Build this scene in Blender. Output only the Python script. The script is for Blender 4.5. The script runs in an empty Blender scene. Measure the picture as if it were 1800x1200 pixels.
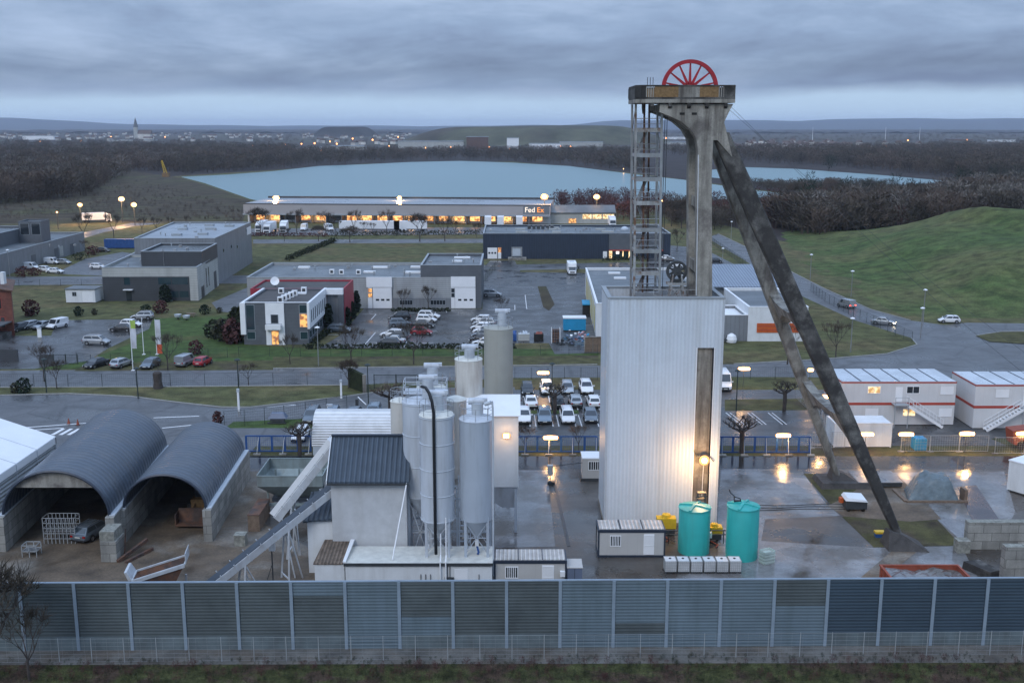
import bpy, math, random
import numpy as np
from mathutils import Vector, Matrix
SC = bpy.context.scene
COL = SC.collection
random.seed(7)
R = math.radians

# ---------------------------------------------------------------- camera
F = 1880.0; TH = R(11.4); H = 38.0
cam_d = bpy.data.cameras.new("camera"); cam = bpy.data.objects.new("camera", cam_d); COL.objects.link(cam)
cam.location = (0, 0, H); cam.rotation_euler = (R(90) - TH, 0, 0)
cam_d.sensor_width = 36; cam_d.lens = F / 1800 * 36; cam_d.clip_start = 0.5; cam_d.clip_end = 60000
SC.camera = cam
SC.render.resolution_x = 1024; SC.render.resolution_y = 682

# ---------------------------------------------------------------- sky, sun, exposure
SUN_EL, SUN_AZ = R(38), R(205)      # azimuth of the light, clockwise from +Y: behind the camera, a little left
w = bpy.data.worlds.new("World"); SC.world = w; w.use_nodes = True
nt = w.node_tree; N = nt.nodes; Lk = nt.links; N.clear()
def wn(t, **k):
    n = N.new(t)
    for a, b in k.items(): setattr(n, a, b)
    return n
out = wn('ShaderNodeOutputWorld'); bg = wn('ShaderNodeBackground'); Lk.new(bg.outputs[0], out.inputs[0])
sky = wn('ShaderNodeTexSky', sky_type='NISHITA', sun_disc=False, sun_elevation=SUN_EL, sun_rotation=SUN_AZ)
sky.air_density = 1.0; sky.dust_density = 3.0
tc = wn('ShaderNodeTexCoord'); sep = wn('ShaderNodeSeparateXYZ'); Lk.new(tc.outputs['Generated'], sep.inputs[0])
def wm(op, a, b=None, clamp=False):
    n = wn('ShaderNodeMath', operation=op, use_clamp=clamp)
    for i, v in enumerate((a, b)):
        if v is None: continue
        if isinstance(v, (int, float)): n.inputs[i].default_value = v
        else: Lk.new(v, n.inputs[i])
    return n.outputs[0]
def wnoise(scale, det, dist, off, rough=0.55, zs=3.0):
    mp = wn('ShaderNodeMapping'); Lk.new(tc.outputs['Generated'], mp.inputs[0])
    mp.inputs['Location'].default_value = off; mp.inputs['Scale'].default_value = (1, 1, zs)
    n = wn('ShaderNodeTexNoise'); n.inputs['Scale'].default_value = scale; n.inputs['Detail'].default_value = det
    n.inputs['Roughness'].default_value = rough; n.inputs['Distortion'].default_value = dist
    Lk.new(mp.outputs[0], n.inputs['Vector']); return n.outputs[0]
n1 = wnoise(3.2, 8, 0.4, (3.1, 1.7, 0.4), 0.6, 4.2)
n2 = wnoise(9.0, 6, 0.3, (8.2, 4.4, 2), 0.6, 3.2)
nn = wm('ADD', wm('MULTIPLY', n1, 0.7), wm('MULTIPLY', n2, 0.3))
ramp = wn('ShaderNodeValToRGB'); Lk.new(nn, ramp.inputs[0])
cr = ramp.color_ramp; cr.elements[0].position = 0.37; cr.elements[1].position = 0.64
cr.elements[0].color = (1.6, 2.15, 3.4, 1); cr.elements[1].color = (3.75, 4.8, 6.6, 1)
e = cr.elements.new(0.5); e.color = (2.4, 3.28, 4.85, 1)
# paler gap in the cloud low over the horizon
el = wn('ShaderNodeMapRange', clamp=True); Lk.new(wm('ADD', sep.outputs[2], wm('MULTIPLY', wm('SUBTRACT', n1, 0.5), 0.03)), el.inputs[0])
el.inputs[1].default_value = 0.033; el.inputs[2].default_value = 0.022; el.inputs[3].default_value = 0; el.inputs[4].default_value = 1
gap = wm('MULTIPLY', el.outputs[0], 0.85, True)
mg = wn('ShaderNodeMix', data_type='RGBA'); Lk.new(gap, mg.inputs[0]); Lk.new(ramp.outputs[0], mg.inputs[6]); mg.inputs[7].default_value = (4.6, 6.2, 7.8, 1)
# overcast: the cloud brightens towards the zenith (beyond the frame)
zr = wn('ShaderNodeMapRange', clamp=True); Lk.new(sep.outputs[2], zr.inputs[0])
zr.inputs[1].default_value = 0.16; zr.inputs[2].default_value = 0.8; zr.inputs[3].default_value = 1.0; zr.inputs[4].default_value = 2.6
mz = wn('ShaderNodeMix', data_type='RGBA', blend_type='MULTIPLY'); mz.inputs[0].default_value = 1
Lk.new(mg.outputs[2], mz.inputs[6]); Lk.new(zr.outputs[0], mz.inputs[7])
# thin share of clear Nishita sky shining through the cloud
dk = wn('ShaderNodeMapRange', clamp=True); Lk.new(wm('ABSOLUTE', wm('SUBTRACT', wm('ADD', sep.outputs[2], wm('MULTIPLY', wm('SUBTRACT', n1, 0.5), 0.05)), 0.047)), dk.inputs[0])
dk.inputs[1].default_value = 0.0; dk.inputs[2].default_value = 0.03; dk.inputs[3].default_value = 0.74; dk.inputs[4].default_value = 1.0
md = wn('ShaderNodeMix', data_type='RGBA', blend_type='MULTIPLY'); md.inputs[0].default_value = 1; Lk.new(mz.outputs[2], md.inputs[6]); Lk.new(dk.outputs[0], md.inputs[7])
ms = wn('ShaderNodeMix', data_type='RGBA'); ms.inputs[0].default_value = 0.06
Lk.new(md.outputs[2], ms.inputs[6]); Lk.new(sky.outputs[0], ms.inputs[7])
Lk.new(ms.outputs[2], bg.inputs[0]); bg.inputs[1].default_value = 0.1
sd = bpy.data.lights.new("sun", 'SUN'); sd.energy = 0.75; sd.angle = R(22); sd.color = (1.0, 0.98, 0.95)
sun = bpy.data.objects.new("sun", sd); COL.objects.link(sun)
dv = Vector((math.sin(SUN_AZ) * math.cos(SUN_EL), math.cos(SUN_AZ) * math.cos(SUN_EL), math.sin(SUN_EL)))
sun.rotation_euler = dv.to_track_quat('Z', 'Y').to_euler(); sun.location = (0, 0, 300)
SC.view_settings.view_transform = 'Standard'; SC.view_settings.look = 'None'
SC.view_settings.exposure = 0.35; SC.view_settings.gamma = 1.0
SC.cycles.use_denoising = True; SC.cycles.max_bounces = 5; SC.cycles.sample_clamp_indirect = 4
SC.cycles.volume_bounces = 1

HAZE = 0.00006
# ---------------------------------------------------------------- photo-frame surveying helpers (metres on the ground)
c_, s_ = math.cos(TH), math.sin(TH)
def _ray(px, py):
    x = (px - 900) / F; v = (600 - py) / F
    return x, c_ + v * s_, -s_ + v * c_
def G(px, py, z=0.0):
    d = _ray(px, py); t = (z - H) / d[2]; return Vector((d[0] * t, d[1] * t, z))
def P(px, py, Y):
    d = _ray(px, py); t = Y / d[1]; return Vector((d[0] * t, Y, H + d[2] * t))

# ---------------------------------------------------------------- materials
def mat(name, col, rough=0.6, metal=0.0, var=0.18, sc=0.6, col2=None, c2pos=(0.45, 0.6), sc2=0.25, streak=None,
        corr=None, bump=0.0, bsc=20, wet=None, spec=0.5, fine=0.0, lines=None, trans=0.0, obj=False, brick=None, cracks=None):
    m = bpy.data.materials.new(name); m.use_nodes = True; t = m.node_tree; n = t.nodes; l = t.links
    b = n['Principled BSDF']
    b.inputs['Roughness'].default_value = rough; b.inputs['Metallic'].default_value = metal
    b.inputs['Specular IOR Level'].default_value = spec
    if trans: b.inputs['Transmission Weight'].default_value = trans
    if obj:
        tcn = n.new('ShaderNodeTexCoord'); pos = tcn.outputs['Object']
    else:
        g = n.new('ShaderNodeNewGeometry'); pos = g.outputs['Position']
    def noise(scale, det=4, vec=(1, 1, 1), rgh=0.6, off=(0, 0, 0)):
        mp = n.new('ShaderNodeMapping'); l.new(pos, mp.inputs[0]); mp.inputs['Scale'].default_value = vec; mp.inputs['Location'].default_value = off
        q = n.new('ShaderNodeTexNoise'); q.inputs['Scale'].default_value = scale; q.inputs['Detail'].default_value = det
        q.inputs['Roughness'].default_value = rgh; l.new(mp.outputs[0], q.inputs['Vector']); return q.outputs[0]
    def mr(v, a, b_, c, d):
        q = n.new('ShaderNodeMapRange'); q.clamp = True; l.new(v, q.inputs[0])
        for i, x in enumerate((a, b_, c, d)): q.inputs[i + 1].default_value = x
        return q.outputs[0]
    def mix(f, a, b_, mode='MIX'):
        q = n.new('ShaderNodeMix'); q.data_type = 'RGBA'; q.blend_type = mode
        for i, x in ((0, f), (6, a), (7, b_)):
            if isinstance(x, (int, float)): q.inputs[i].default_value = x
            elif isinstance(x, tuple): q.inputs[i].default_value = (*x[:3], 1)
            else: l.new(x, q.inputs[i])
        return q.outputs[2]
    def ma(op, a, b_=None):
        q = n.new('ShaderNodeMath'); q.operation = op
        for i, x in enumerate((a, b_)):
            if x is None: continue
            if isinstance(x, (int, float)): q.inputs[i].default_value = x
            else: l.new(x, q.inputs[i])
        return q.outputs[0]
    cur = tuple(col)
    if col2:
        cur = mix(mr(noise(sc2, 5), c2pos[0], c2pos[1], 0, 1), cur, tuple(col2))
    if var:
        k = mr(noise(sc, 6), 0.3, 0.7, 1 - var, 1 + var)
        cur = mix(1.0, cur, k, 'MULTIPLY')
    if fine:
        k = mr(noise(sc * 14, 3, off=(5, 3, 1)), 0.3, 0.7, 1 - fine, 1 + fine)
        cur = mix(1.0, cur, k, 'MULTIPLY')
    if cracks:      # (cell size, patch contrast, crack darkness): repair patches and cracks in paving
        mp = n.new('ShaderNodeMapping'); l.new(pos, mp.inputs[0]); mp.inputs['Rotation'].default_value = (0, 0, 0.35)
        for ft, sc_ in (('F1', cracks[0]), ('DISTANCE_TO_EDGE', cracks[0] * 0.6)):
            q = n.new('ShaderNodeTexVoronoi'); q.feature = ft; q.inputs['Scale'].default_value = 1 / sc_; q.inputs['Randomness'].default_value = 0.85
            if ft == 'F1': q.distance = 'CHEBYCHEV'
            l.new(mp.outputs[0], q.inputs['Vector'])
            if ft == 'F1': cur = mix(1.0, cur, mr(q.outputs['Color'], 0, 1, 1 - cracks[1], 1 + cracks[1]), 'MULTIPLY')
            else: cur = mix(1.0, cur, mr(q.outputs['Distance'], 0.0, 0.035, 1 - cracks[2], 1.0), 'MULTIPLY')
        cur = mix(1.0, cur, mr(noise(0.5, 4, (0.06, 1.6, 1), 0.6, (3, 1, 0)), 0.35, 0.65, 1 - cracks[1], 1 + cracks[1]), 'MULTIPLY')
    if streak:      # (colour, strength, sx): runs of dirt down a face
        k = mr(noise(streak[2], 5, (1, 1, 0.09), 0.65, (9, 2, 4)), 0.46, 0.68, 0, streak[1])
        cur = mix(k, cur, tuple(streak[0]))
    sepn = None
    hts = []
    if corr or lines or brick:
        sp = n.new('ShaderNodeSeparateXYZ'); l.new(pos, sp.inputs[0])
        def axis(a):
            return {'x': sp.outputs[0], 'y': sp.outputs[1], 'z': sp.outputs[2]}[a] if len(a) == 1 else ma('ADD', sp.outputs[0], sp.outputs[1])
    if corr:        # (axis, pitch, height): corrugated sheet
        a = ma('SINE', ma('MULTIPLY', axis(corr[0]), 2 * math.pi / corr[1]))
        hts.append((a, corr[2]))
        if len(corr) > 3: cur = mix(1.0, cur, mr(a, -1, 1, 1 - corr[3], 1 + corr[3] * 0.5), 'MULTIPLY')
    if lines:       # (axis, pitch, width, darkness): joints between boards or panels
        fr = ma('FRACT', ma('DIVIDE', axis(lines[0]), lines[1]))
        k = ma('LESS_THAN', fr, lines[2] / lines[1])
        cur = mix(ma('MULTIPLY', k, lines[3]), cur, (0.02, 0.02, 0.025))
    if brick:       # (w, h, mortar colour)
        cb = n.new('ShaderNodeCombineXYZ'); l.new(axis('xy'), cb.inputs[0]); l.new(sp.outputs[2], cb.inputs[1])
        bt = n.new('ShaderNodeTexBrick'); l.new(cb.outputs[0], bt.inputs['Vector']); bt.inputs['Scale'].default_value = 1
        bt.inputs['Brick Width'].default_value = brick[0]; bt.inputs['Row Height'].default_value = brick[1]
        bt.inputs['Mortar Size'].default_value = brick[3]; bt.inputs['Color1'].default_value = (1, 1, 1, 1); bt.inputs['Color2'].default_value = (0.62, 0.62, 0.62, 1)
        bt.inputs['Mortar'].default_value = (*brick[2], 1)
        cur = mix(1.0, cur, bt.outputs[0], 'MULTIPLY')
    if wet:         # (scale, lo, hi, wet roughness, darkening): film of rain and puddles
        wn_ = mr(noise(wet[0], 5, rgh=0.62, off=(2, 7, 0)), wet[1], wet[2], 0, 1)
        l.new(mr(wn_, 0, 1, rough, wet[3]), b.inputs['Roughness'])
        cur = mix(1.0, cur, mr(wn_, 0, 1, 1.0, wet[4]), 'MULTIPLY')
    if isinstance(cur, tuple): b.inputs['Base Color'].default_value = (*cur[:3], 1)
    else: l.new(cur, b.inputs['Base Color'])
    if bump: hts.append((noise(bsc, 4, off=(1, 1, 1)), bump))
    nrm = None
    for h, st in hts:
        bp = n.new('ShaderNodeBump'); bp.inputs['Distance'].default_value = st; bp.inputs['Strength'].default_value = 1
        l.new(h, bp.inputs['Height'])
        if nrm: l.new(nrm, bp.inputs['Normal'])
        nrm = bp.outputs[0]
        if wet and h is hts[-1][0] and bump:
            l.new(mr(wn_, 0.2, 0.9, 1, 0.05), bp.inputs['Strength'])
    if nrm: l.new(nrm, b.inputs['Normal'])
    return m
def emit(name, col, st):
    m = bpy.data.materials.new(name); m.use_nodes = True; b = m.node_tree.nodes['Principled BSDF']
    b.inputs['Base Color'].default_value = (0.12, 0.1, 0.08, 1); b.inputs['Emission Color'].default_value = (*col, 1); b.inputs['Emission Strength'].default_value = st
    return m
def emit_room(name, c1, c2, st, sc):     # a lit room seen through glass: patchy furniture and walls
    m = emit(name, c1, st); n = m.node_tree.nodes; l = m.node_tree.links; b = n['Principled BSDF']
    g = n.new('ShaderNodeNewGeometry'); q = n.new('ShaderNodeTexNoise'); q.inputs['Scale'].default_value = sc; q.inputs['Detail'].default_value = 3
    l.new(g.outputs['Position'], q.inputs['Vector']); r = n.new('ShaderNodeValToRGB'); l.new(q.outputs[0], r.inputs[0])
    r.color_ramp.elements[0].position = 0.42; r.color_ramp.elements[0].color = (*c2, 1); r.color_ramp.elements[1].position = 0.55; r.color_ramp.elements[1].color = (*c1, 1)
    l.new(r.outputs[0], b.inputs['Emission Color']); b.inputs['Roughness'].default_value = 0.1
    return m

T = {}
T['meadow'] = mat('meadow_grass', (0.088, 0.09, 0.038), 0.95, var=0.5, sc=0.35, col2=(0.115, 0.095, 0.045), c2pos=(0.48, 0.62), sc2=0.05, fine=0.3, bump=0.12, bsc=5, spec=0.2)
T['lawn'] = mat('lawn_grass', (0.056, 0.088, 0.025), 0.95, var=0.45, sc=0.5, col2=(0.085, 0.08, 0.03), c2pos=(0.52, 0.68), sc2=0.09, fine=0.3, bump=0.08, bsc=6, spec=0.2)
T['verge'] = mat('worn_verge', (0.078, 0.074, 0.032), 0.95, var=0.45, sc=0.5, col2=(0.068, 0.054, 0.038), c2pos=(0.5, 0.65), sc2=0.15, fine=0.3, bump=0.08, bsc=6, spec=0.2)
T['bank'] = mat('bank_grass', (0.062, 0.066, 0.026), 0.95, var=0.6, sc=0.8, col2=(0.07, 0.048, 0.034), c2pos=(0.48, 0.58), sc2=0.3, fine=0.5, bump=0.3, bsc=4, spec=0.15)
T['hillgrass'] = mat('mound_grass', (0.058, 0.088, 0.026), 0.95, var=0.55, sc=0.3, col2=(0.095, 0.098, 0.038), c2pos=(0.42, 0.62), sc2=0.03, fine=0.5, bump=0.15, bsc=3, spec=0.2)
T['brownfield'] = mat('brown_scrub_ground', (0.062, 0.05, 0.034), 0.95, var=0.5, sc=0.12, col2=(0.07, 0.072, 0.034), c2pos=(0.5, 0.68), sc2=0.015, fine=0.3, spec=0.15)
T['forestfloor'] = mat('forest_floor', (0.05, 0.042, 0.04), 0.95, var=0.3, sc=0.05, fine=0.2, spec=0.1)
T['asphalt'] = mat('damp_asphalt', (0.066, 0.067, 0.068), 0.5, var=0.25, sc=0.3, fine=0.18, wet=(0.16, 0.42, 0.62, 0.16, 0.6), bump=0.004, bsc=60, cracks=(9, 0.14, 0.4))
T['roadgrey'] = mat('grey_road_surface', (0.098, 0.1, 0.104), 0.55, var=0.2, sc=0.25, fine=0.15, wet=(0.12, 0.44, 0.66, 0.2, 0.66), bump=0.004, bsc=60, cracks=(12, 0.12, 0.35))
T['wetroad'] = mat('wet_dark_asphalt', (0.042, 0.041, 0.041), 0.3, var=0.2, sc=0.5, fine=0.12, wet=(0.22, 0.42, 0.6, 0.07, 0.7), bump=0.01, bsc=14)
T['yard'] = mat('wet_yard_ground', (0.088, 0.08, 0.072), 0.42, var=0.3, sc=0.25, col2=(0.07, 0.054, 0.042), c2pos=(0.46, 0.6), sc2=0.1, fine=0.12, wet=(0.11, 0.44, 0.6, 0.1, 0.72), bump=0.015, bsc=8, cracks=(6, 0.12, 0.18))
T['mud'] = mat('brown_gravel_yard', (0.115, 0.084, 0.056), 0.75, var=0.5, sc=0.35, col2=(0.17, 0.15, 0.125), c2pos=(0.52, 0.62), sc2=0.12, fine=0.25, wet=(0.14, 0.56, 0.72, 0.3, 0.75), bump=0.03, bsc=6)
T['slab'] = mat('pale_wet_concrete', (0.225, 0.225, 0.228), 0.36, var=0.25, sc=0.3, col2=(0.125, 0.11, 0.095), c2pos=(0.47, 0.6), sc2=0.16, fine=0.14, wet=(0.14, 0.42, 0.58, 0.08, 0.75), bump=0.006, bsc=10, cracks=(5, 0.08, 0.14))
T['strip'] = mat('stained_concrete_strip', (0.12, 0.115, 0.105), 0.8, var=0.45, sc=0.5, col2=(0.1, 0.085, 0.07), c2pos=(0.45, 0.6), sc2=0.35, fine=0.2)
T['line'] = mat('road_paint', (0.7, 0.7, 0.7), 0.6, var=0.12, sc=2)
T['water'] = mat('lake_water', (0.13, 0.235, 0.245), 0.28, var=0.06, sc=0.004, bump=0.35, bsc=0.35, spec=0.7)
T['kerb'] = mat('kerb_stone', (0.3, 0.3, 0.29), 0.7, var=0.15, sc=1.5)
T['whitecorr'] = mat('white_ribbed_cladding', (0.58, 0.64, 0.7), 0.42, metal=0.0, var=0.04, sc=0.35, corr=('xy', 0.35, 0.008, 0.06), streak=((0.38, 0.37, 0.35), 0.35, 0.7), fine=0.03)
T['trim'] = mat('grey_trim', (0.3, 0.33, 0.35), 0.5, var=0.08)
T['white'] = mat('white_paint', (0.68, 0.7, 0.71), 0.5, var=0.06, sc=0.8, streak=((0.42, 0.42, 0.4), 0.3, 1.3))
T['cleanwhite'] = mat('bright_white_panel', (0.78, 0.79, 0.8), 0.45, var=0.04, sc=0.8)
T['render'] = mat('pale_roughcast_wall', (0.48, 0.49, 0.5), 0.85, var=0.1, sc=1.2, streak=((0.35, 0.34, 0.32), 0.25, 0.9), fine=0.08)
T['concrete'] = mat('weathered_concrete', (0.3, 0.285, 0.25), 0.85, var=0.28, sc=0.6, col2=(0.17, 0.155, 0.14), c2pos=(0.5, 0.6), sc2=0.4, streak=((0.06, 0.05, 0.042), 0.9, 0.8), fine=0.15, bump=0.01, bsc=8)
T['darkconcrete'] = mat('black_stained_concrete', (0.125, 0.12, 0.11), 0.88, var=0.45, sc=0.9, col2=(0.03, 0.028, 0.026), c2pos=(0.38, 0.54), sc2=0.5, streak=((0.03, 0.028, 0.027), 0.7, 0.8), fine=0.3, bump=0.01, bsc=8)
T['blockwall'] = mat('concrete_block_wall', (0.34, 0.33, 0.3), 0.85, var=0.2, sc=0.8, brick=(1.6, 0.8, (0.25, 0.25, 0.24), 0.02), streak=((0.12, 0.12, 0.11), 0.5, 0.8), fine=0.1)
T['mossblock'] = mat('mossy_block_top', (0.23, 0.23, 0.2), 0.9, var=0.4, sc=3, fine=0.3)
T['galv'] = mat('galvanised_steel', (0.4, 0.41, 0.42), 0.4, metal=0.7, var=0.15, sc=1.5, streak=((0.18, 0.16, 0.14), 0.4, 1.2))
T['rustgalv'] = mat('rusty_painted_steel', (0.36, 0.37, 0.37), 0.6, metal=0.2, var=0.25, sc=1.0, col2=(0.16, 0.08, 0.045), c2pos=(0.53, 0.62), sc2=0.9, streak=((0.1, 0.06, 0.04), 0.5, 1.2))
T['rust'] = mat('rusted_iron', (0.13, 0.065, 0.04), 0.85, var=0.35, sc=1.5, col2=(0.07, 0.05, 0.045), sc2=1.0)
T['darksteel'] = mat('dark_steel', (0.06, 0.065, 0.07), 0.5, metal=0.3, var=0.2, sc=2)
T['redwheel'] = mat('red_wheel_paint', (0.33, 0.012, 0.02), 0.45, var=0.15, sc=2)
T['ochre'] = mat('rusty_ochre_mesh', (0.2, 0.12, 0.05), 0.8, var=0.35, sc=5)
T['darkroof'] = mat('slate_blue_roof_sheet', (0.055, 0.075, 0.1), 0.42, var=0.15, sc=0.8, corr=('x', 0.42, 0.05, 0.3))
T['shedskin'] = mat('blue_grey_corrugated_arch', (0.08, 0.1, 0.128), 0.36, metal=0.25, var=0.1, sc=0.3, corr=('y', 0.8, 0.02, 0.2), streak=((0.2, 0.18, 0.16), 0.25, 0.5))
T['quonset'] = mat('white_corrugated_arch', (0.7, 0.7, 0.7), 0.5, var=0.08, sc=0.5, corr=('z', 0.28, 0.04, 0.22), streak=((0.45, 0.44, 0.42), 0.3, 1.0))
T['tent'] = mat('white_tent_canvas', (0.78, 0.79, 0.8), 0.55, var=0.05, sc=0.4)
T['tentside'] = mat('ribbed_tent_side', (0.4, 0.43, 0.45), 0.5, var=0.08, corr=('z', 0.4, 0.03, 0.2))
T['roofgrey'] = mat('grey_bitumen_roof', (0.12, 0.135, 0.145), 0.6, var=0.28, sc=0.2, fine=0.12, wet=(0.08, 0.42, 0.62, 0.25, 0.8))
T['roofpale'] = mat('pale_metal_roof', (0.27, 0.3, 0.33), 0.4, var=0.15, sc=0.2, lines=('x', 1.1, 0.08, 0.2), wet=(0.05, 0.45, 0.6, 0.2, 0.9))
T['roofdark'] = mat('dark_gravel_roof', (0.075, 0.07, 0.068), 0.85, var=0.2, sc=0.5, fine=0.25)
T['roofbrown'] = mat('lichened_brown_roof', (0.16, 0.12, 0.09), 0.85, var=0.4, sc=1.5, corr=('x', 0.3, 0.04, 0.35), fine=0.35)
T['greyclad'] = mat('grey_slatted_cladding', (0.36, 0.375, 0.38), 0.55, var=0.1, sc=0.5, streak=((0.2, 0.2, 0.2), 0.4, 0.6), lines=('z', 0.42, 0.07, 0.5))
T['midclad'] = mat('mid_grey_ribbed_cladding', (0.2, 0.215, 0.23), 0.5, var=0.1, sc=0.5, streak=((0.12, 0.12, 0.13), 0.45, 0.5), lines=('xy', 0.8, 0.08, 0.3))
T['paleclad'] = mat('pale_panel_cladding', (0.42, 0.43, 0.41), 0.55, var=0.1, sc=0.5, streak=((0.25, 0.25, 0.24), 0.4, 0.6), lines=('z', 0.55, 0.06, 0.4))
T['darkclad'] = mat('anthracite_cladding', (0.05, 0.055, 0.062), 0.5, var=0.12, sc=0.5, lines=('z', 0.4, 0.05, 0.5))
T['navy'] = mat('navy_ribbed_cladding', (0.022, 0.034, 0.058), 0.5, var=0.12, sc=0.5, corr=('xy', 0.5, 0.03, 0.25))
T['slateclad'] = mat('slate_grey_cladding', (0.095, 0.105, 0.118), 0.6, var=0.12, sc=0.6, fine=0.1, lines=('z', 0.6, 0.03, 0.3))
T['glass'] = mat('dark_window_glass', (0.02, 0.026, 0.032), 0.08, var=0.0, spec=0.8)
T['tealglass'] = mat('teal_tinted_glass', (0.02, 0.045, 0.055), 0.08, var=0.0, spec=0.8)
T['redwall'] = mat('crimson_wall', (0.28, 0.02, 0.035), 0.6, var=0.1)
T['brick'] = mat('red_brick', (0.2, 0.07, 0.05), 0.85, var=0.2, sc=0.8, brick=(0.5, 0.18, (0.5, 0.42, 0.36), 0.02))
T['orange'] = mat('orange_paint', (0.5, 0.1, 0.02), 0.5, var=0.15, sc=2)
T['redorange'] = mat('skip_orange_red', (0.27, 0.06, 0.03), 0.6, var=0.25, sc=1.5, col2=(0.2, 0.06, 0.04), sc2=1.5, c2pos=(0.55, 0.65))
T['redtrim'] = mat('red_trim', (0.38, 0.055, 0.035), 0.5, var=0.1)
T['module'] = mat('off_white_module_panel', (0.6, 0.6, 0.6), 0.5, var=0.05, sc=0.5, lines=('xy', 1.2, 0.03, 0.12), streak=((0.4, 0.4, 0.38), 0.2, 0.8))
T['moduleroof'] = mat('wet_white_module_roof', (0.56, 0.6, 0.64), 0.35, var=0.1, sc=0.4, wet=(0.3, 0.4, 0.6, 0.12, 0.9))
T['cabin'] = mat('beige_cabin_panel', (0.47, 0.46, 0.44), 0.55, var=0.05, sc=0.6, lines=('xy', 0.9, 0.025, 0.1))
T['cabinroof'] = mat('pale_trapezoid_roof', (0.6, 0.58, 0.55), 0.5, var=0.15, sc=0.6, corr=('x', 0.35, 0.05, 0.25), streak=((0.3, 0.27, 0.24), 0.4, 1))
T['navytrim'] = mat('dark_blue_frame', (0.025, 0.035, 0.055), 0.45, var=0.1)
T['teal'] = mat('teal_polyethylene', (0.035, 0.4, 0.37), 0.42, var=0.07, sc=0.9, streak=((0.03, 0.2, 0.19), 0.5, 1.1))
T['ibc'] = mat('translucent_white_plastic', (0.62, 0.63, 0.64), 0.4, var=0.12, sc=1.2)
T['yellow'] = mat('machine_yellow', (0.62, 0.4, 0.02), 0.5, var=0.15, sc=2)
T['blue'] = mat('barrier_blue', (0.02, 0.075, 0.24), 0.45, var=0.15, sc=1.5)
T['skyblue'] = mat('bright_blue_plastic', (0.015, 0.25, 0.46), 0.45, var=0.12, sc=1.5)
T['bluegreybox'] = mat('blue_grey_locker', (0.13, 0.16, 0.23), 0.5, var=0.1)
T['siloW'] = mat('silo_white_paint', (0.52, 0.56, 0.61), 0.4, var=0.05, sc=0.5, streak=((0.3, 0.31, 0.32), 0.6, 0.9))
T['siloG'] = mat('silo_grey_paint', (0.4, 0.45, 0.51), 0.38, var=0.05, sc=0.5, streak=((0.24, 0.26, 0.28), 0.6, 0.9))
T['siloB'] = mat('silo_cream_paint', (0.6, 0.58, 0.53), 0.55, var=0.08, sc=0.6, streak=((0.22, 0.15, 0.1), 0.55, 0.9))
T['siloBeige'] = mat('silo_beige_paint', (0.37, 0.37, 0.33), 0.55, var=0.06, sc=0.6, streak=((0.25, 0.24, 0.2), 0.4, 0.7))
T['silotop'] = mat('silo_cream_top', (0.62, 0.62, 0.57), 0.6, var=0.15, sc=1.5)
T['filter'] = mat('filter_grey_paint', (0.45, 0.49, 0.53), 0.4, var=0.08, sc=2)
T['hose'] = mat('black_rubber', (0.012, 0.013, 0.016), 0.45, var=0.1)
T['belt'] = mat('conveyor_belt_dark', (0.035, 0.045, 0.06), 0.5, var=0.25, sc=1)
T['conv'] = mat('conveyor_white_steel', (0.5, 0.53, 0.56), 0.45, metal=0.1, var=0.15, sc=1, streak=((0.25, 0.2, 0.17), 0.3, 1))
T['hopper'] = mat('grey_green_hopper_steel', (0.24, 0.29, 0.29), 0.55, metal=0.2, var=0.15, sc=1, streak=((0.12, 0.1, 0.08), 0.4, 1))
T['barrier'] = mat('noise_wall_panel', (0.125, 0.17, 0.2), 0.5, var=0.15, sc=0.3, corr=('z', 0.25, 0.008, 0.1), streak=((0.07, 0.1, 0.11), 0.4, 0.8), lines=('z', 0.5, 0.04, 0.25))
T['barrierdark'] = mat('darker_noise_wall_panel', (0.075, 0.092, 0.096), 0.6, var=0.3, sc=0.3, corr=('z', 0.25, 0.008, 0.14), lines=('z', 0.5, 0.04, 0.3), streak=((0.09, 0.11, 0.11), 0.3, 0.6))
T['barrierbase'] = mat('noise_wall_plinth', (0.11, 0.14, 0.15), 0.7, var=0.3, sc=0.6, streak=((0.07, 0.08, 0.08), 0.5, 0.9))
T['post'] = mat('blue_grey_steel_post', (0.24, 0.3, 0.36), 0.45, metal=0.1, var=0.12, sc=0.8)
T['fence'] = mat('dark_green_fence', (0.02, 0.032, 0.03), 0.6, var=0.1)
T['mesh'] = mat('galvanised_fence_wire', (0.36, 0.38, 0.39), 0.5, metal=0.2, var=0.1)
T['tarp'] = mat('grey_tarpaulin', (0.12, 0.155, 0.17), 0.38, var=0.25, sc=0.8, bump=0.15, bsc=1.3)
T['wood'] = mat('weathered_wood', (0.17, 0.12, 0.085), 0.8, var=0.3, sc=2, fine=0.2)
T['bark'] = mat('bare_tree_bark', (0.055, 0.045, 0.04), 0.9, var=0.3, sc=2)
T['twig'] = mat('bare_twigs', (0.07, 0.06, 0.048), 0.95, var=0.6, sc=0.07, col2=(0.105, 0.078, 0.062), c2pos=(0.46, 0.58), sc2=0.025, fine=0.3, spec=0.1)
T['twigred'] = mat('reddish_twigs', (0.085, 0.04, 0.038), 0.95, var=0.3, sc=1, spec=0.1)
T['conifer'] = mat('dark_evergreen_needles', (0.018, 0.03, 0.018), 0.9, var=0.4, sc=1.5, spec=0.15)
T['shrub'] = mat('dull_shrub_leaves', (0.045, 0.045, 0.028), 0.9, var=0.4, sc=1.5, spec=0.15)
T['hedge'] = mat('dark_hedge_leaves', (0.025, 0.032, 0.016), 0.9, var=0.4, sc=1.5, spec=0.15)
T['tyre'] = mat('tyre_rubber', (0.012, 0.012, 0.013), 0.8, var=0.0)
T['rim'] = mat('alloy_rim', (0.35, 0.36, 0.38), 0.35, metal=0.8, var=0.0)
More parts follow.
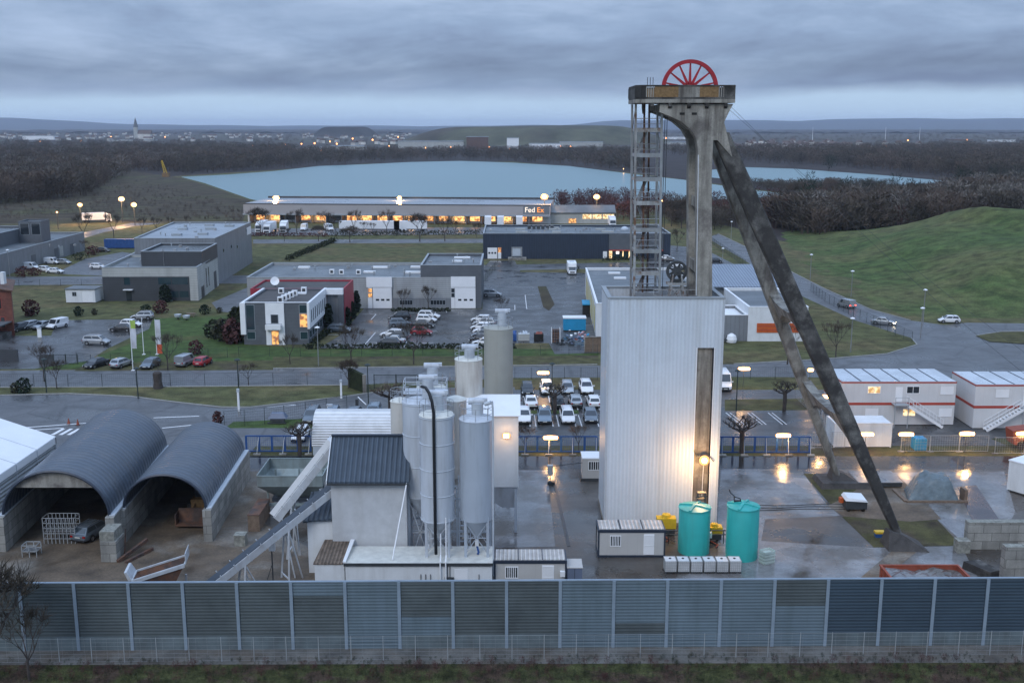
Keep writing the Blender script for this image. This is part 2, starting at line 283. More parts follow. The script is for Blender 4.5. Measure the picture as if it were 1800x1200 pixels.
T['cglass'] = mat('car_glass', (0.03, 0.04, 0.05), 0.06, var=0.0, spec=1.0)
T['hlamp'] = mat('headlamp_glass', (0.55, 0.58, 0.6), 0.15, var=0.0)
T['tlamp'] = mat('tail_lamp_red', (0.3, 0.01, 0.01), 0.2, var=0.0)
T['blackplastic'] = mat('black_plastic', (0.02, 0.02, 0.022), 0.55, var=0.0)
T['plate'] = mat('number_plate', (0.6, 0.6, 0.55), 0.5, var=0.0)
PAINT = {k: mat('car_paint_' + k, c, 0.25, metal=mt, var=0.05, sc=2, spec=0.7) for k, c, mt in (
    ('white', (0.72, 0.73, 0.74), 0), ('silver', (0.42, 0.44, 0.46), 0.6), ('grey', (0.16, 0.19, 0.22), 0.4), ('darkgrey', (0.05, 0.06, 0.07), 0.3),
    ('black', (0.015, 0.017, 0.02), 0.1), ('red', (0.33, 0.015, 0.025), 0.1), ('bluegrey', (0.2, 0.25, 0.3), 0.4))}
T['warmlamp'] = emit('lit_warm_lamp', (1.0, 0.55, 0.2), 9)
T['warmlampfar'] = emit('lit_orange_lamp', (1.0, 0.36, 0.1), 6)
T['lampglow'] = emit('painted_lamp_halo', (1.0, 0.4, 0.12), 0.95)  # orange halo round the lamps, painted as a dim glowing plate
T['bay'] = emit_room('lit_loading_bay', (1.0, 0.5, 0.17), (0.3, 0.1, 0.03), 1.6, 0.9)
T['room'] = emit_room('lit_room', (1.0, 0.5, 0.14), (0.3, 0.1, 0.03), 1.0, 1.3)
T['roompale'] = emit_room('lit_office', (1.0, 0.75, 0.4), (0.4, 0.22, 0.08), 1.3, 1.6)
T['sign'] = emit('lit_white_sign', (1.0, 0.9, 0.8), 2.2)
T['signorange'] = emit('lit_orange_letters', (1.0, 0.3, 0.02), 1.2)
T['signpurple'] = emit('lit_white_letters', (1.0, 0.86, 0.72), 1.1)
T['carlight'] = emit('lit_headlamp', (1.0, 0.85, 0.6), 25)
T['brakelight'] = emit('lit_tail_lamp', (1.0, 0.06, 0.03), 6)
T['houseW'] = mat('house_render', (0.56, 0.54, 0.5), 0.8, var=0.5, sc=0.02)
T['houseroof'] = mat('red_tile_roof', (0.11, 0.075, 0.062), 0.8, var=0.3, sc=0.02)
T['dark'] = mat('unlit_interior', (0.015, 0.014, 0.013), 0.9, var=0.0)
T['barriernavy'] = mat('deep_blue_noise_wall_panel', (0.04, 0.065, 0.09), 0.55, var=0.15, sc=0.3, corr=('z', 0.25, 0.008, 0.14), lines=('z', 0.5, 0.05, 0.4))
T['warehousewall'] = mat('pale_pink_grey_cladding', (0.36, 0.34, 0.34), 0.55, var=0.05, sc=0.1)
T['paleyellow'] = mat('pale_yellow_panel', (0.5, 0.45, 0.2), 0.6, var=0.08)
T['ribroof'] = mat('blue_grey_ribbed_roof', (0.2, 0.24, 0.3), 0.45, var=0.08, sc=0.3, corr=('x', 0.6, 0.04, 0.3))
T['pinkish'] = mat('faded_pink_plastic', (0.5, 0.28, 0.3), 0.6, var=0.2, sc=2)
T['paletwig'] = mat('pale_grey_twigs', (0.15, 0.135, 0.12), 0.95, var=0.3, sc=0.2, spec=0.1)
T['foot'] = mat('wet_black_concrete', (0.06, 0.055, 0.052), 0.8, var=0.4, sc=1.2, fine=0.3)
T['planks'] = mat('wet_reddish_planks', (0.085, 0.062, 0.06), 0.3, var=0.35, sc=0.8, lines=('x', 0.45, 0.05, 0.8), fine=0.2, wet=(0.3, 0.4, 0.6, 0.12, 0.7))
T['townground'] = mat('town_ground', (0.07, 0.062, 0.055), 0.95, var=0.4, sc=0.02, col2=(0.085, 0.09, 0.05), c2pos=(0.5, 0.7), sc2=0.003, spec=0.1)

# ---------------------------------------------------------------- object and mesh helpers
def tag(o, label=None, cat=None, group=None, kind=None):
    if label: o['label'] = label
    if cat: o['category'] = cat
    if group: o['group'] = group
    if kind: o['kind'] = kind
    return o
def thing(name, label, cat, loc=(0, 0, 0), rz=0.0, group=None):
    o = bpy.data.objects.new(name, None); COL.objects.link(o); o.location = loc; o.rotation_euler = (0, 0, rz)
    o.empty_display_size = 0.5
    return tag(o, label, cat, group)
def dup(root, loc, rz=0.0, label=None, group=None, sc=None):
    r = root.copy(); COL.objects.link(r); r.location = loc; r.rotation_euler = (0, 0, rz)
    if sc: r.scale = (sc, sc, sc)
    if label: r['label'] = label
    if group: r['group'] = group
    for ch in list(root.children):
        c = ch.copy(); COL.objects.link(c); c.parent = r
        for g in ch.children:
            d = g.copy(); COL.objects.link(d); d.parent = c
    return r
class MB:
    def __init__(s): s.v = []; s.f = []; s.m = []; s.cur = 0
    def add(s, vs, fs):
        b = len(s.v); s.v += [tuple(x) for x in vs]
        for f in fs: s.f.append(tuple(b + i for i in f)); s.m.append(s.cur)
        return s
    def box(s, x0, x1, y0, y1, z0, z1):
        return s.add([(x0, y0, z0), (x1, y0, z0), (x1, y1, z0), (x0, y1, z0), (x0, y0, z1), (x1, y0, z1), (x1, y1, z1), (x0, y1, z1)],
                     [(0, 3, 2, 1), (4, 5, 6, 7), (0, 1, 5, 4), (1, 2, 6, 5), (2, 3, 7, 6), (3, 0, 4, 7)])
    def prism(s, pts, z0, z1):
        n = len(pts); a = sum(pts[i][0] * pts[(i + 1) % n][1] - pts[(i + 1) % n][0] * pts[i][1] for i in range(n))
        if a < 0: pts = pts[::-1]
        return s.add([(p[0], p[1], z0) for p in pts] + [(p[0], p[1], z1) for p in pts],
                     [tuple(range(n - 1, -1, -1)), tuple(range(n, 2 * n))] + [(i, (i + 1) % n, n + (i + 1) % n, n + i) for i in range(n)])
    def extrude(s, pts, vec):    # planar outline of 3D points swept by vec
        n = len(pts); v = Vector(vec); p = [Vector(q) for q in pts]
        nrm = Vector((0, 0, 0))
        for i in range(n): nrm += p[i].cross(p[(i + 1) % n])
        if nrm.dot(v) > 0: p = p[::-1]
        return s.add(p + [q + v for q in p], [tuple(range(n)), tuple(range(2 * n - 1, n - 1, -1))] + [(i, n + i, n + (i + 1) % n, (i + 1) % n) for i in range(n)])
    def hexa(s, a, b):           # two quads a (4 pts) and b (4 pts)
        return s.add(list(a) + list(b), [(0, 3, 2, 1), (4, 5, 6, 7), (0, 1, 5, 4), (1, 2, 6, 5), (2, 3, 7, 6), (3, 0, 4, 7)])
    def beam(s, p, q, w, h=None, w2=None, h2=None, up=(0, 0, 1)):
        h = h or w; w2 = w2 or w; h2 = h2 or h
        p = Vector(p); q = Vector(q); d = (q - p)
        if d.length < 1e-6: return s
        d.normalize(); u = Vector(up)
        if abs(d.dot(u)) > 0.98: u = Vector((0, 1, 0))
        r = d.cross(u).normalized(); u = r.cross(d)
        A = [p + r * sx * w / 2 + u * sz * h / 2 for sx, sz in ((-1, -1), (1, -1), (1, 1), (-1, 1))]
        B = [q + r * sx * w2 / 2 + u * sz * h2 / 2 for sx, sz in ((-1, -1), (1, -1), (1, 1), (-1, 1))]
        return s.add(A + B, [(0, 1, 2, 3), (7, 6, 5, 4), (0, 4, 5, 1), (1, 5, 6, 2), (2, 6, 7, 3), (3, 7, 4, 0)])
    def tube(s, pts, r, n=8, r2=None, cap=True):
        pts = [Vector(p) for p in pts]; m = len(pts); rings = []; u = None
        for i, p in enumerate(pts):
            d = (pts[min(i + 1, m - 1)] - pts[max(i - 1, 0)]).normalized()
            if u is None:
                u = Vector((0, 0, 1)) if abs(d.z) < 0.9 else Vector((1, 0, 0))
            a = d.cross(u)
            if a.length < 1e-5: a = d.cross(Vector((0, 1, 0.1)))
            a.normalize(); bb = a.cross(d); u = bb
            rr = r if r2 is None else r + (r2 - r) * i / (m - 1)
            rings.append([p + (a * math.cos(t) + bb * math.sin(t)) * rr for t in (2 * math.pi * k / n for k in range(n))])
        fs = [(i * n + k, i * n + (k + 1) % n, (i + 1) * n + (k + 1) % n, (i + 1) * n + k) for i in range(m - 1) for k in range(n)]
        if cap: fs += [tuple(range(n - 1, -1, -1)), tuple((m - 1) * n + k for k in range(n))]
        return s.add([q for g in rings for q in g], fs)
    def lathe(s, x, y, prof, n=24, cap=True):   # prof: (r, z) from bottom to top
        vs = [(x + r * math.cos(2 * math.pi * k / n), y + r * math.sin(2 * math.pi * k / n), z) for r, z in prof for k in range(n)]
        m = len(prof)
        fs = [(i * n + k, i * n + (k + 1) % n, (i + 1) * n + (k + 1) % n, (i + 1) * n + k) for i in range(m - 1) for k in range(n)]
        if cap: fs += [tuple(range(n - 1, -1, -1)), tuple((m - 1) * n + k for k in range(n))]
        return s.add(vs, fs)
    def ring(s, x, y, z, r, t=0.03, n=24, a0=0, a1=2 * math.pi):
        return s.tube([(x + r * math.cos(a0 + (a1 - a0) * k / n), y + r * math.sin(a0 + (a1 - a0) * k / n), z) for k in range(n + 1)], t, 4)
    def build(s, name, mats, parent=None, world=True, smooth=False, **tags):
        if not isinstance(mats, (list, tuple)): mats = [mats]
        me = bpy.data.meshes.new(name)
        off = parent.location if (parent is not None and world) else Vector((0, 0, 0))
        if parent is not None and world and parent.parent is not None: off = off + parent.parent.location
        me.from_pydata([(p[0] - off[0], p[1] - off[1], p[2] - off[2]) for p in s.v], [], s.f)
        for m in mats: me.materials.append(m)
        if len(mats) > 1: me.polygons.foreach_set('material_index', s.m)
        if smooth:
            me.polygons.foreach_set('use_smooth', [True] * len(me.polygons)); me.update()
            try: me.set_sharp_from_angle(angle=R(40))
            except Exception: pass
        me.update()
        o = bpy.data.objects.new(name, me); COL.objects.link(o)
        if parent is not None: o.parent = parent
        if tags: tag(o, **tags)
        return o
def sheet(name, pts, m, z, px=True, **k):
    p = [G(a, b, z) if px else Vector((a, b, z)) for a, b in pts]
    n = len(p); a = sum(p[i].x * p[(i + 1) % n].y - p[(i + 1) % n].x * p[i].y for i in range(n))
    if a < 0: p = p[::-1]
    mb = MB(); mb.add(p, [tuple(range(n))]); return mb.build(name, m, kind='structure')
def inset(pts, d):
    n = len(pts); a = sum(pts[i][0] * pts[(i + 1) % n][1] - pts[(i + 1) % n][0] * pts[i][1] for i in range(n))
    s = 1 if a > 0 else -1; out = []
    for i in range(n):
        p0, p1, p2 = (Vector(pts[(i + k) % n][:2]) for k in (-1, 0, 1))
        d1 = (p1 - p0).normalized(); d2 = (p2 - p1).normalized()
        n1 = Vector((-d1.y, d1.x)) * s; n2 = Vector((-d2.y, d2.x)) * s
        b = (n1 + n2); k = d / max(0.2, (1 + n1.dot(n2))); out.append((p1.x + b.x * k, p1.y + b.y * k))
    return out
def xy(v): return (v[0], v[1])
def shell(root, foot, h, wallm, roofm, par=0.45, z0=0.0, trim=None, th=0.3, wname='wall', rname='roof'):
    foot = [xy(p) for p in foot]; ins = inset(foot, th); n = len(foot)
    a = sum(foot[i][0] * foot[(i + 1) % n][1] - foot[(i + 1) % n][0] * foot[i][1] for i in range(n))
    if a < 0: foot = foot[::-1]; ins = ins[::-1]
    mb = MB()
    vs = [(p[0], p[1], z0) for p in foot] + [(p[0], p[1], h) for p in foot] + [(p[0], p[1], h) for p in ins] + [(p[0], p[1], h - par) for p in ins]
    fs = []
    for i in range(n):
        j = (i + 1) % n
        fs += [(i, j, n + j, n + i), (n + i, n + j, 2 * n + j, 2 * n + i), (2 * n + i, 2 * n + j, 3 * n + j, 3 * n + i)]
    mb.add(vs, fs); wl = mb.build(wname, wallm, root)
    rb = MB(); rb.prism(inset(foot, th + 0.002), h - par - 0.3, h - par - 0.002); rb.build(rname, roofm, root)
    if trim:
        o2 = inset(foot, -0.06); i2 = inset(foot, th + 0.05); tb = MB()
        vs = []
        for z in (h + 0.003, h + 0.12):
            vs += [(p[0], p[1], z) for p in o2] + [(p[0], p[1], z) for p in i2]
        fs = []
        for i in range(n):
            j = (i + 1) % n
            fs += [(2 * n + i, 2 * n + j, 3 * n + j, 3 * n + i), (i, j, 2 * n + j, 2 * n + i), (n + j, n + i, 3 * n + i, 3 * n + j), (j, i, n + i, n + j)]
        tb.add(vs, fs); tb.build('coping', trim, root)
    return wl
def onwall(A, B, u0, u1, z0, z1, t0, t1, mb=None):
    """box lying on the wall A->B (outside on the right-hand side), u in metres along it (or a share when below 1 and negative)"""
    A = Vector((A[0], A[1], 0)); B = Vector((B[0], B[1], 0)); d = (B - A).normalized(); nn = Vector((d.y, -d.x, 0))
    mb = mb or MB()
    a = [A + d * u + nn * t + Vector((0, 0, z)) for u, t, z in ((u0, t0, z0), (u1, t0, z0), (u1, t0, z1), (u0, t0, z1))]
    b = [A + d * u + nn * t + Vector((0, 0, z)) for u, t, z in ((u0, t1, z0), (u1, t1, z0), (u1, t1, z1), (u0, t1, z1))]
    return mb.add(a + b, [(0, 1, 2, 3), (7, 6, 5, 4), (0, 4, 5, 1), (1, 5, 6, 2), (2, 6, 7, 3), (3, 7, 4, 0)])
def window(root, A, B, u0, u1, z0, z1, glass=None, frame=None, t=0.05, name='window', bars=0):
    glass = glass or T['glass']; frame = frame or T['trim']
    fb = MB(); w_ = 0.07
    for a in ((u0 - w_, u1 + w_, z0 - w_, z0), (u0 - w_, u1 + w_, z1, z1 + w_), (u0 - w_, u0, z0, z1), (u1, u1 + w_, z0, z1)): onwall(A, B, *a, 0.0, t, fb)
    for k in range(bars):
        uu = u0 + (u1 - u0) * (k + 1) / (bars + 1); onwall(A, B, uu - 0.03, uu + 0.03, z0, z1, 0.03, t - 0.004, fb)
    fr = fb.build(name, frame, root)
    onwall(A, B, u0, u1, z0, z1, 0.003, 0.025).build('pane', glass, fr)
    return fr
def text(s, size, mt, parent, loc, rot, name='lettering', ext=0.03):
    cu = bpy.data.curves.new(name, 'FONT'); cu.body = s; cu.size = size; cu.extrude = ext; cu.materials.append(mt)
    tmp = bpy.data.objects.new(name, cu); COL.objects.link(tmp); me = bpy.data.meshes.new_from_object(tmp.evaluated_get(bpy.context.evaluated_depsgraph_get())); bpy.data.objects.remove(tmp)
    o = bpy.data.objects.new(name, me); COL.objects.link(o); o.parent = parent; o.location = Vector(loc) - parent.location; o.rotation_euler = rot
    return o
def lamp_light(parent, loc, energy, col=(1.0, 0.56, 0.23), size=0.3, kind='POINT', rot=None, spot=None):
    d = bpy.data.lights.new('light', kind); d.energy = energy; d.color = col
    if kind == 'AREA': d.shape = 'RECTANGLE'; d.size = size; d.size_y = 0.3
    else: d.shadow_soft_size = size
    if spot: d.spot_size = spot; d.spot_blend = 0.5
    o = bpy.data.objects.new('light', d); COL.objects.link(o); o.parent = parent; o.location = Vector(loc) - parent.location
    if rot: o.rotation_euler = rot
    return o

# ---------------------------------------------------------------- ground, roads, water
sheet('ground', [(-16000, -200), (16000, -200), (16000, 30000), (-16000, 30000)], T['meadow'], 0.0, px=False)
sheet('bank', [(-120, 20), (120, 20), (120, 71.6), (-120, 70.4)], T['bank'], 0.004, px=False)
sheet('concrete_strip', [(-120, 70.4), (120, 71.6), (120, 74.6), (-120, 73.4)], T['strip'], 0.008, px=False)
sheet('yard', [(-95, 74.2), (80, 74.2), (80, 115.6), (-95, 115.6)], T['yard'], 0.006, px=False)
sheet('gravel_yard', [(-95, 74.3), (-15.5, 74.3), (-16.4, 88), (-19, 93), (-24.5, 99), (-24.5, 114.8), (-95, 114.8)], T['mud'], 0.010, px=False)
sheet('internal_road', [(-31, 115.6), (100, 115.6), (100, 120.4), (-31, 120.4)], T['wetroad'], 0.014, px=False)
sheet('verge', [(-31, 120.5), (100, 120.5), (100, 124.4), (-31, 124.4)], T['verge'], 0.018, px=False)
sheet('concrete_apron', [(1262, 905), (1268, 815), (1402, 815), (1424, 848), (1455, 888), (1478, 906), (1345, 912), (1338, 950), (1535, 962), (1690, 960), (1725, 1025), (1180, 1035), (1200, 985), (1262, 985)], T['slab'], 0.012)
sheet('concrete_pad', [(870, 826), (962, 826), (976, 960), (870, 962)], T['slab'], 0.012)
sheet('hardstanding', [(1570, 830), (1765, 828), (1785, 900), (1760, 940), (1690, 950), (1600, 870)], T['slab'], 0.013)
sheet('lawn_patch', [(1412, 832), (1530, 834), (1575, 862), (1510, 893), (1458, 884)], T['verge'], 0.020)
sheet('lawn_wedge', [(1480, 908), (1600, 893), (1640, 905), (1690, 958), (1536, 961)], T['verge'], 0.021)
sheet('mud_patch', [(1490, 872), (1530, 840), (1580, 838), (1618, 872), (1655, 912), (1600, 916), (1482, 907), (1455, 888)], T['mud'], 0.024)
sheet('lake', [(318, 311), (400, 307), (480, 301), (560, 292), (640, 289), (720, 285), (810, 283), (900, 286), (1000, 292), (1120, 307), (1200, 316), (1300, 331), (1392, 342), (1380, 346), (1300, 350), (1180, 353), (1120, 357), (1000, 362), (500, 362), (440, 350), (400, 336), (360, 322)], T['water'], 0.06)
sheet('far_lake', [(1245, 299), (1310, 294), (1400, 297), (1550, 308), (1672, 319), (1600, 325), (1480, 323), (1320, 319), (1250, 312)], T['water'], 0.07)
sheet('town_ground', [(-300, 227.5), (2100, 227.5), (2100, 262), (1130, 268), (560, 270), (-300, 258)], T['townground'], 0.02)
sheet('brown_field', [(-60, 300), (200, 296), (318, 313), (360, 325), (440, 352), (425, 395), (300, 392), (130, 392), (-60, 400)], T['brownfield'], 0.05)
sheet('forest_ground', [(-300, 254), (480, 254), (620, 264), (1120, 264), (1400, 262), (2100, 250), (2100, 400), (1560, 400), (1380, 425), (1290, 400), (1180, 372), (1120, 360), (1180, 352), (1392, 346), (1392, 341), (1250, 322), (1120, 305), (900, 284), (640, 288), (480, 299), (318, 309), (200, 318), (-300, 345)], T['forestfloor'], 0.03)
ASP = T['asphalt']; RG = T['roadgrey']
sheet('public_road', [(-90, 652), (1060, 642), (1290, 640), (1440, 632), (1560, 622), (1612, 606), (1602, 594), (1500, 562), (1400, 516), (1370, 496), (1300, 452), (1243, 418), (1262, 411), (1330, 443), (1395, 480), (1450, 508), (1530, 544), (1600, 563), (1660, 571), (1700, 567), (1860, 569), (1900, 660), (1600, 664), (1290, 662), (900, 664), (600, 677), (-90, 681)], RG, 0.012)
sheet('roundabout_island', [(1715, 590), (1760, 583), (1860, 582), (1860, 604), (1800, 604), (1740, 600)], T['verge'], 0.10)
sheet('access_road', [(-90, 696), (120, 692), (230, 697), (300, 706), (390, 716), (440, 716), (600, 698), (715, 682), (905, 680), (905, 806), (-90, 800)], RG, 0.014)
sheet('parking_lawn', [(395, 752), (410, 741), (545, 735), (550, 752)], T['lawn'], 0.018)
sheet('staff_car_park', [(-2, 124.5), (60, 124.5), (54, 152.5), (-2, 152.5)], T['asphalt'], 0.016, px=False)
sheet('grass_median', [(0, 139.2), (9, 139.2), (9, 141.0), (0, 141.0)], T['lawn'], 0.020, px=False)
sheet('car_park_verge', [(1274, 702), (1440, 700), (1470, 720), (1274, 722)], T['verge'], 0.020)
sheet('front_lawn', [(-90, 601), (60, 641), (150, 634), (228, 604), (272, 560), (420, 552), (430, 606), (560, 613), (1052, 613), (1052, 639), (150, 648), (-90, 650)], T['lawn'], 0.008)
sheet('office_parking', [(-90, 640), (-90, 590), (90, 590), (95, 575), (35, 563), (268, 561), (262, 578), (190, 612), (155, 634), (60, 648), (-90, 650)], ASP, 0.016)
sheet('lay_by', [(150, 640), (400, 634), (480, 633), (480, 650), (130, 652)], T['verge'], 0.018)
sheet('roadside_verge', [(480, 627), (1052, 625), (1052, 641), (480, 647)], T['verge'], 0.020)
sheet('business_park_lot', [(562, 611), (600, 588), (640, 542), (848, 543), (850, 470), (862, 458), (905, 458), (915, 478), (1030, 480), (1060, 530), (1058, 620), (975, 622), (965, 603), (905, 603), (905, 611)], ASP, 0.016)
sheet('planting_strip', [(945, 503), (960, 503), (975, 535), (965, 546), (955, 540)], T['brownfield'], 0.022)
sheet('side_road', [(-90, 487), (440, 484), (700, 474), (850, 466), (1110, 461), (1110, 471), (850, 476), (440, 498), (-90, 502)], RG, 0.010)
sheet('warehouse_yard', [(420, 402), (1112, 398), (1112, 411), (420, 414)], RG, 0.010)
sheet('back_lane', [(445, 421), (860, 420), (860, 427), (445, 428)], RG, 0.012)
sheet('hall_forecourt', [(372, 532), (440, 503), (442, 522), (404, 549), (384, 547)], RG, 0.012)
sheet('west_lot', [(95, 481), (150, 455), (215, 443), (245, 447), (245, 470), (185, 485)], RG, 0.014)
sheet('north_lane', [(118, 414), (190, 400), (235, 391), (290, 387), (296, 391), (235, 398), (180, 409), (140, 421)], RG, 0.014)
sheet('east_car_park', [(1140, 428), (1235, 436), (1305, 472), (1140, 474)], ASP, 0.014)
sheet('plank_path', [(1683, 856), (1716, 852), (1768, 930), (1722, 942)], T['planks'], 0.03)
# painted lines
def line(p, q, wd=0.12, z=0.03):
    a, b = (G(*p, z), G(*q, z)) if not isinstance(p, Vector) else (p, q)
    d = (b - a).normalized(); n = Vector((-d.y, d.x, 0)) * wd / 2
    return [a - n, b - n, b + n, a + n]
def marks(name, segs, wd=0.12, z=0.03):
    mb = MB()
    for p, q in segs:
        l = line(p, q, wd, z); mb.add(l, [(0, 1, 2, 3)])
    return mb.build(name, T['line'], kind='structure')
bays = []
for k in range(6):
    for dx in (0.0, 0.75):
        x = 1.6 + k * 2.95 + dx - 2.2
        for y0, y1 in ((145.2, 150.0), (133.0, 138.5), (141.2, 143.0)):
            if y0 == 141.2 and k > 4: continue
            if x < -1: continue
            bays.append((Vector((x, y0, 0.03)), Vector((x - (y1 - y0) * 0.02, y1, 0.03))))
for px_ in (1276, 1314, 1350):
    for d in (0, 7): bays.append(((px_ + d, 725), (px_ + 26 + d, 746)))
marks('bay_markings', bays, 0.13)
marks('lot_markings', [((640, 607), (660, 584)), ((570, 588), (612, 588)), ((652, 562), (661, 552)), ((637, 552), (661, 552)), ((572, 607), (606, 607)), ((710, 610), (722, 586)),
      ((697, 550), (785, 549)), ((697, 550), (697, 547)), ((785, 549), (785, 546)), ((740, 603), (762, 602)), ((740, 583), (768, 582)), ((902, 545), (907, 545)), ((923, 518), (926, 543)), ((926, 543), (952, 542)), ((923, 518), (940, 518)),
      ((888, 505), (938, 505)), ((858, 545), (906, 544)), ((905, 544), (905, 536)), ((825, 586), (837, 586)), ((822, 600), (836, 600))], 0.14)
marks('crossing_markings', [((92 + 14 * k, 764), (112 + 14 * k, 753)) for k in range(4)], 0.5, 0.035)
marks('road_edge_markings', [((30, 752), (170, 742)), ((50, 756), (112, 752)), ((270, 734), (350, 731)), ((285, 752), (345, 746)), ((470, 716), (520, 711))], 0.3, 0.035)
# wheel-worn wet tracks in the yard
for nm, pts in (('wheel_track', [(1500, 1025), (1540, 1025), (1620, 963), (1575, 962)]), ):
    sheet(nm, pts, T['mud'], 0.028)
# kerbs
def kerb(pts, h=0.13):
    mb = MB(); p = [G(*q) for q in pts]
    for a, b in zip(p[:-1], p[1:]): mb.beam(a + Vector((0, 0, h / 2)), b + Vector((0, 0, h / 2)), 0.16, h)
    return mb.build('kerb', T['kerb'], kind='structure')
kerb([(0, 681), (300, 680), (600, 677)]); kerb([(0, 695), (120, 692), (230, 697), (300, 706), (390, 716), (440, 716), (600, 698), (715, 682)])
kerb([(480, 648), (1050, 641)]); kerb([(1262, 411), (1330, 443), (1395, 480), (1450, 508), (1530, 544), (1600, 563)])
kerb([(1602, 594), (1612, 606), (1560, 622), (1440, 632), (1290, 640)]); kerb([(1715, 590), (1760, 583), (1860, 582)])
kerb([(560, 612), (900, 612)])

# ---------------------------------------------------------------- grassed mound on the right, far hills
def terrain(name, x0, x1, y0, y1, nx, ny, fn, m):
    xs = np.linspace(x0, x1, nx); ys = np.linspace(y0, y1, ny); v = []
    for yy in ys:
        for xx in xs: v.append((xx, yy, fn(xx, yy)))
    f = [(j * nx + i, j * nx + i + 1, (j + 1) * nx + i + 1, (j + 1) * nx + i) for j in range(ny - 1) for i in range(nx - 1)]
    mb = MB(); mb.add(v, f); return mb.build(name, m, smooth=True, kind='structure')
def sst(a, b, x):
    t = min(1, max(0, (x - a) / (b - a))); return t * t * (3 - 2 * t)
_rn = random.Random(3); _wv = [(_rn.uniform(0.01, 0.09), _rn.uniform(-0.09, 0.09), _rn.uniform(0, 6.28), _rn.uniform(0.1, 0.35)) for _ in range(14)]
def wob(x, y): return sum(a * math.sin(fx * x + fy * y + p) for fx, fy, p, a in _wv)
edge = [G(*p) for p in ((1385, 432), (1400, 455), (1470, 500), (1545, 540), (1620, 562), (1700, 560), (1900, 560))]
def mound(x, y):
    # distance inside the foot line
    best = 1e9
    for a, b in zip(edge[:-1], edge[1:]):
        d = (b - a).xy; t = max(0, min(1, (Vector((x, y)) - a.xy).dot(d) / d.length_squared)); q = a.xy + d * t
        dd = (Vector((x, y)) - q); sgn = 1 if d.x * (y - a.y) - d.y * (x - a.x) > 0 else -1
        # inside is above/right of the line
        if dd.length < abs(best): best = dd.length * (1 if (d.x * (y - q.y) - d.y * (x - q.x)) > 0 else -1)
    best = -best if False else best
    lft = sst(86, 119, x - (y - 330) * 0.05)
    k = sst(-2, 62, best + wob(x, y) * 1.5)
    h = 9.9 * k * lft
    h += 3.9 * sst(132, 144, x + (y - 330) * 0.25) * sst(262, 325, y)
    h += (wob(x * 1.3, y * 1.3) * 0.6 + wob(x * 5, y * 4.3) * 0.22 + _rn.uniform(-0.07, 0.07)) * k
    h -= 1.3 * math.exp(-((y - 288 + (x - 150) * 0.2) / 7) ** 2) * sst(125, 150, x)
    h *= 1 - sst(322, 400, y)
    return h if best > -1 else -0.3
terrain('grass_mound', 60, 330, 205, 445, 110, 100, mound, T['hillgrass'])
T['farhill'] = mat('far_hill_ground', (0.085, 0.085, 0.055), 0.95, var=0.4, sc=0.02, col2=(0.065, 0.055, 0.042), sc2=0.004, spec=0.1)
T['ridge'] = mat('distant_mountain_forest', (0.03, 0.04, 0.05), 0.95, var=0.2, sc=0.002, spec=0.1)
T['canopy'] = mat('distant_woodland', (0.034, 0.032, 0.032), 0.95, var=0.45, sc=0.012, col2=(0.05, 0.045, 0.04), sc2=0.003, spec=0.1)
def hump(cx, cy, rx, ry, h, n=2.0, rough=0.08):
    def f(x, y):
        d = ((x - cx) / rx) ** 2 + ((y - cy) / ry) ** 2
        return -2 + (h + 2) * (1 - sst(0.25, 1.0, d)) * (1 + rough * wob(x * 0.12, y * 0.12))
    return f
terrain('spoil_hill', -420, 560, 2050, 2650, 70, 30, hump(50, 2400, 330, 300, 37), T['farhill'])
terrain('low_hill', -900, -300, 3700, 4300, 50, 20, hump(-610, 4000, 130, 250, 33), T['canopy'])
def ridge(x, y):
    t = x / 13000.0
    A_ = 62 * sst(0.04, 0.1, t) + 26 * sst(0.24, 0.32, t) + 95 * sst(-0.3, -0.47, t) + 6
    k = max(0, 1 - abs((y - 12500) / 2500))
    return -10 + k * (48 + A_ + 5 * math.sin(x * 0.0011) + 4 * math.sin(x * 0.0031 + 1) + 3 * math.sin(x * 0.0072))
terrain('mountains', -13000, 13000, 10000, 15000, 160, 12, ridge, T['ridge'])
def canopyf(x, y):
    return 5 + 2.2 * math.sin(x * 0.05 + 2 * math.sin(y * 0.013)) + 2.5 * math.sin(x * 0.021 + y * 0.011) + _rn.uniform(-2.5, 2.5)
terrain('distant_woods', -3400, 3400, 5200, 8600, 420, 50, canopyf, T['canopy'])

# ================================================================ MINE SITE
# ---------------------------------------------------------------- headframe
hf = thing('headframe', 'tall weathered concrete mine headframe with raking legs and red wheel platform', 'mine headframe', (24, 101.7, 0))
Z1 = 40.0
def frame_plate(y0, y1, front):
    mb = MB()
    # head: profile in X-Z, left curve sweeping into the upright
    left = [(13.3, 39.9), (13.3, 39.2), (14.3, 38.8), (15.3, 38.35), (16.2, 37.6), (16.7, 36.8), (16.9, 35.8), (16.9, 33.6)]
    right = [(18.2, 33.6), (18.2, 36.7), (18.6, 36.7), (20.0, 35.2), (19.4, 37.4), (19.15, 38.3), (19.5, 39.1), (19.9, 39.9)]
    mb.extrude([(x, y0, z) for x, z in left + right], (0, y1 - y0, 0))
    return mb
lo, hi = (98.5, 99.9), (103.5, 104.9)
for (y0, y1) in (lo, hi):
    mb = frame_plate(y0, y1, y0 < 100)
    mb.build('head_beam', T['concrete'], hf)
    up = MB()
    up.box(17.45, 18.88, y0 + 0.01, y1 - 0.01, 0, 17.0); up.hexa([(17.45, y0 + 0.01, 17), (18.88, y0 + 0.01, 17), (18.88, y1 - 0.01, 17), (17.45, y1 - 0.01, 17)], [(16.9, y0 + 0.01, 33.6), (18.2, y0 + 0.01, 33.6), (18.2, y1 - 0.01, 33.6), (16.9, y1 - 0.01, 33.6)])
    up.build('upright', T['concrete'], hf)
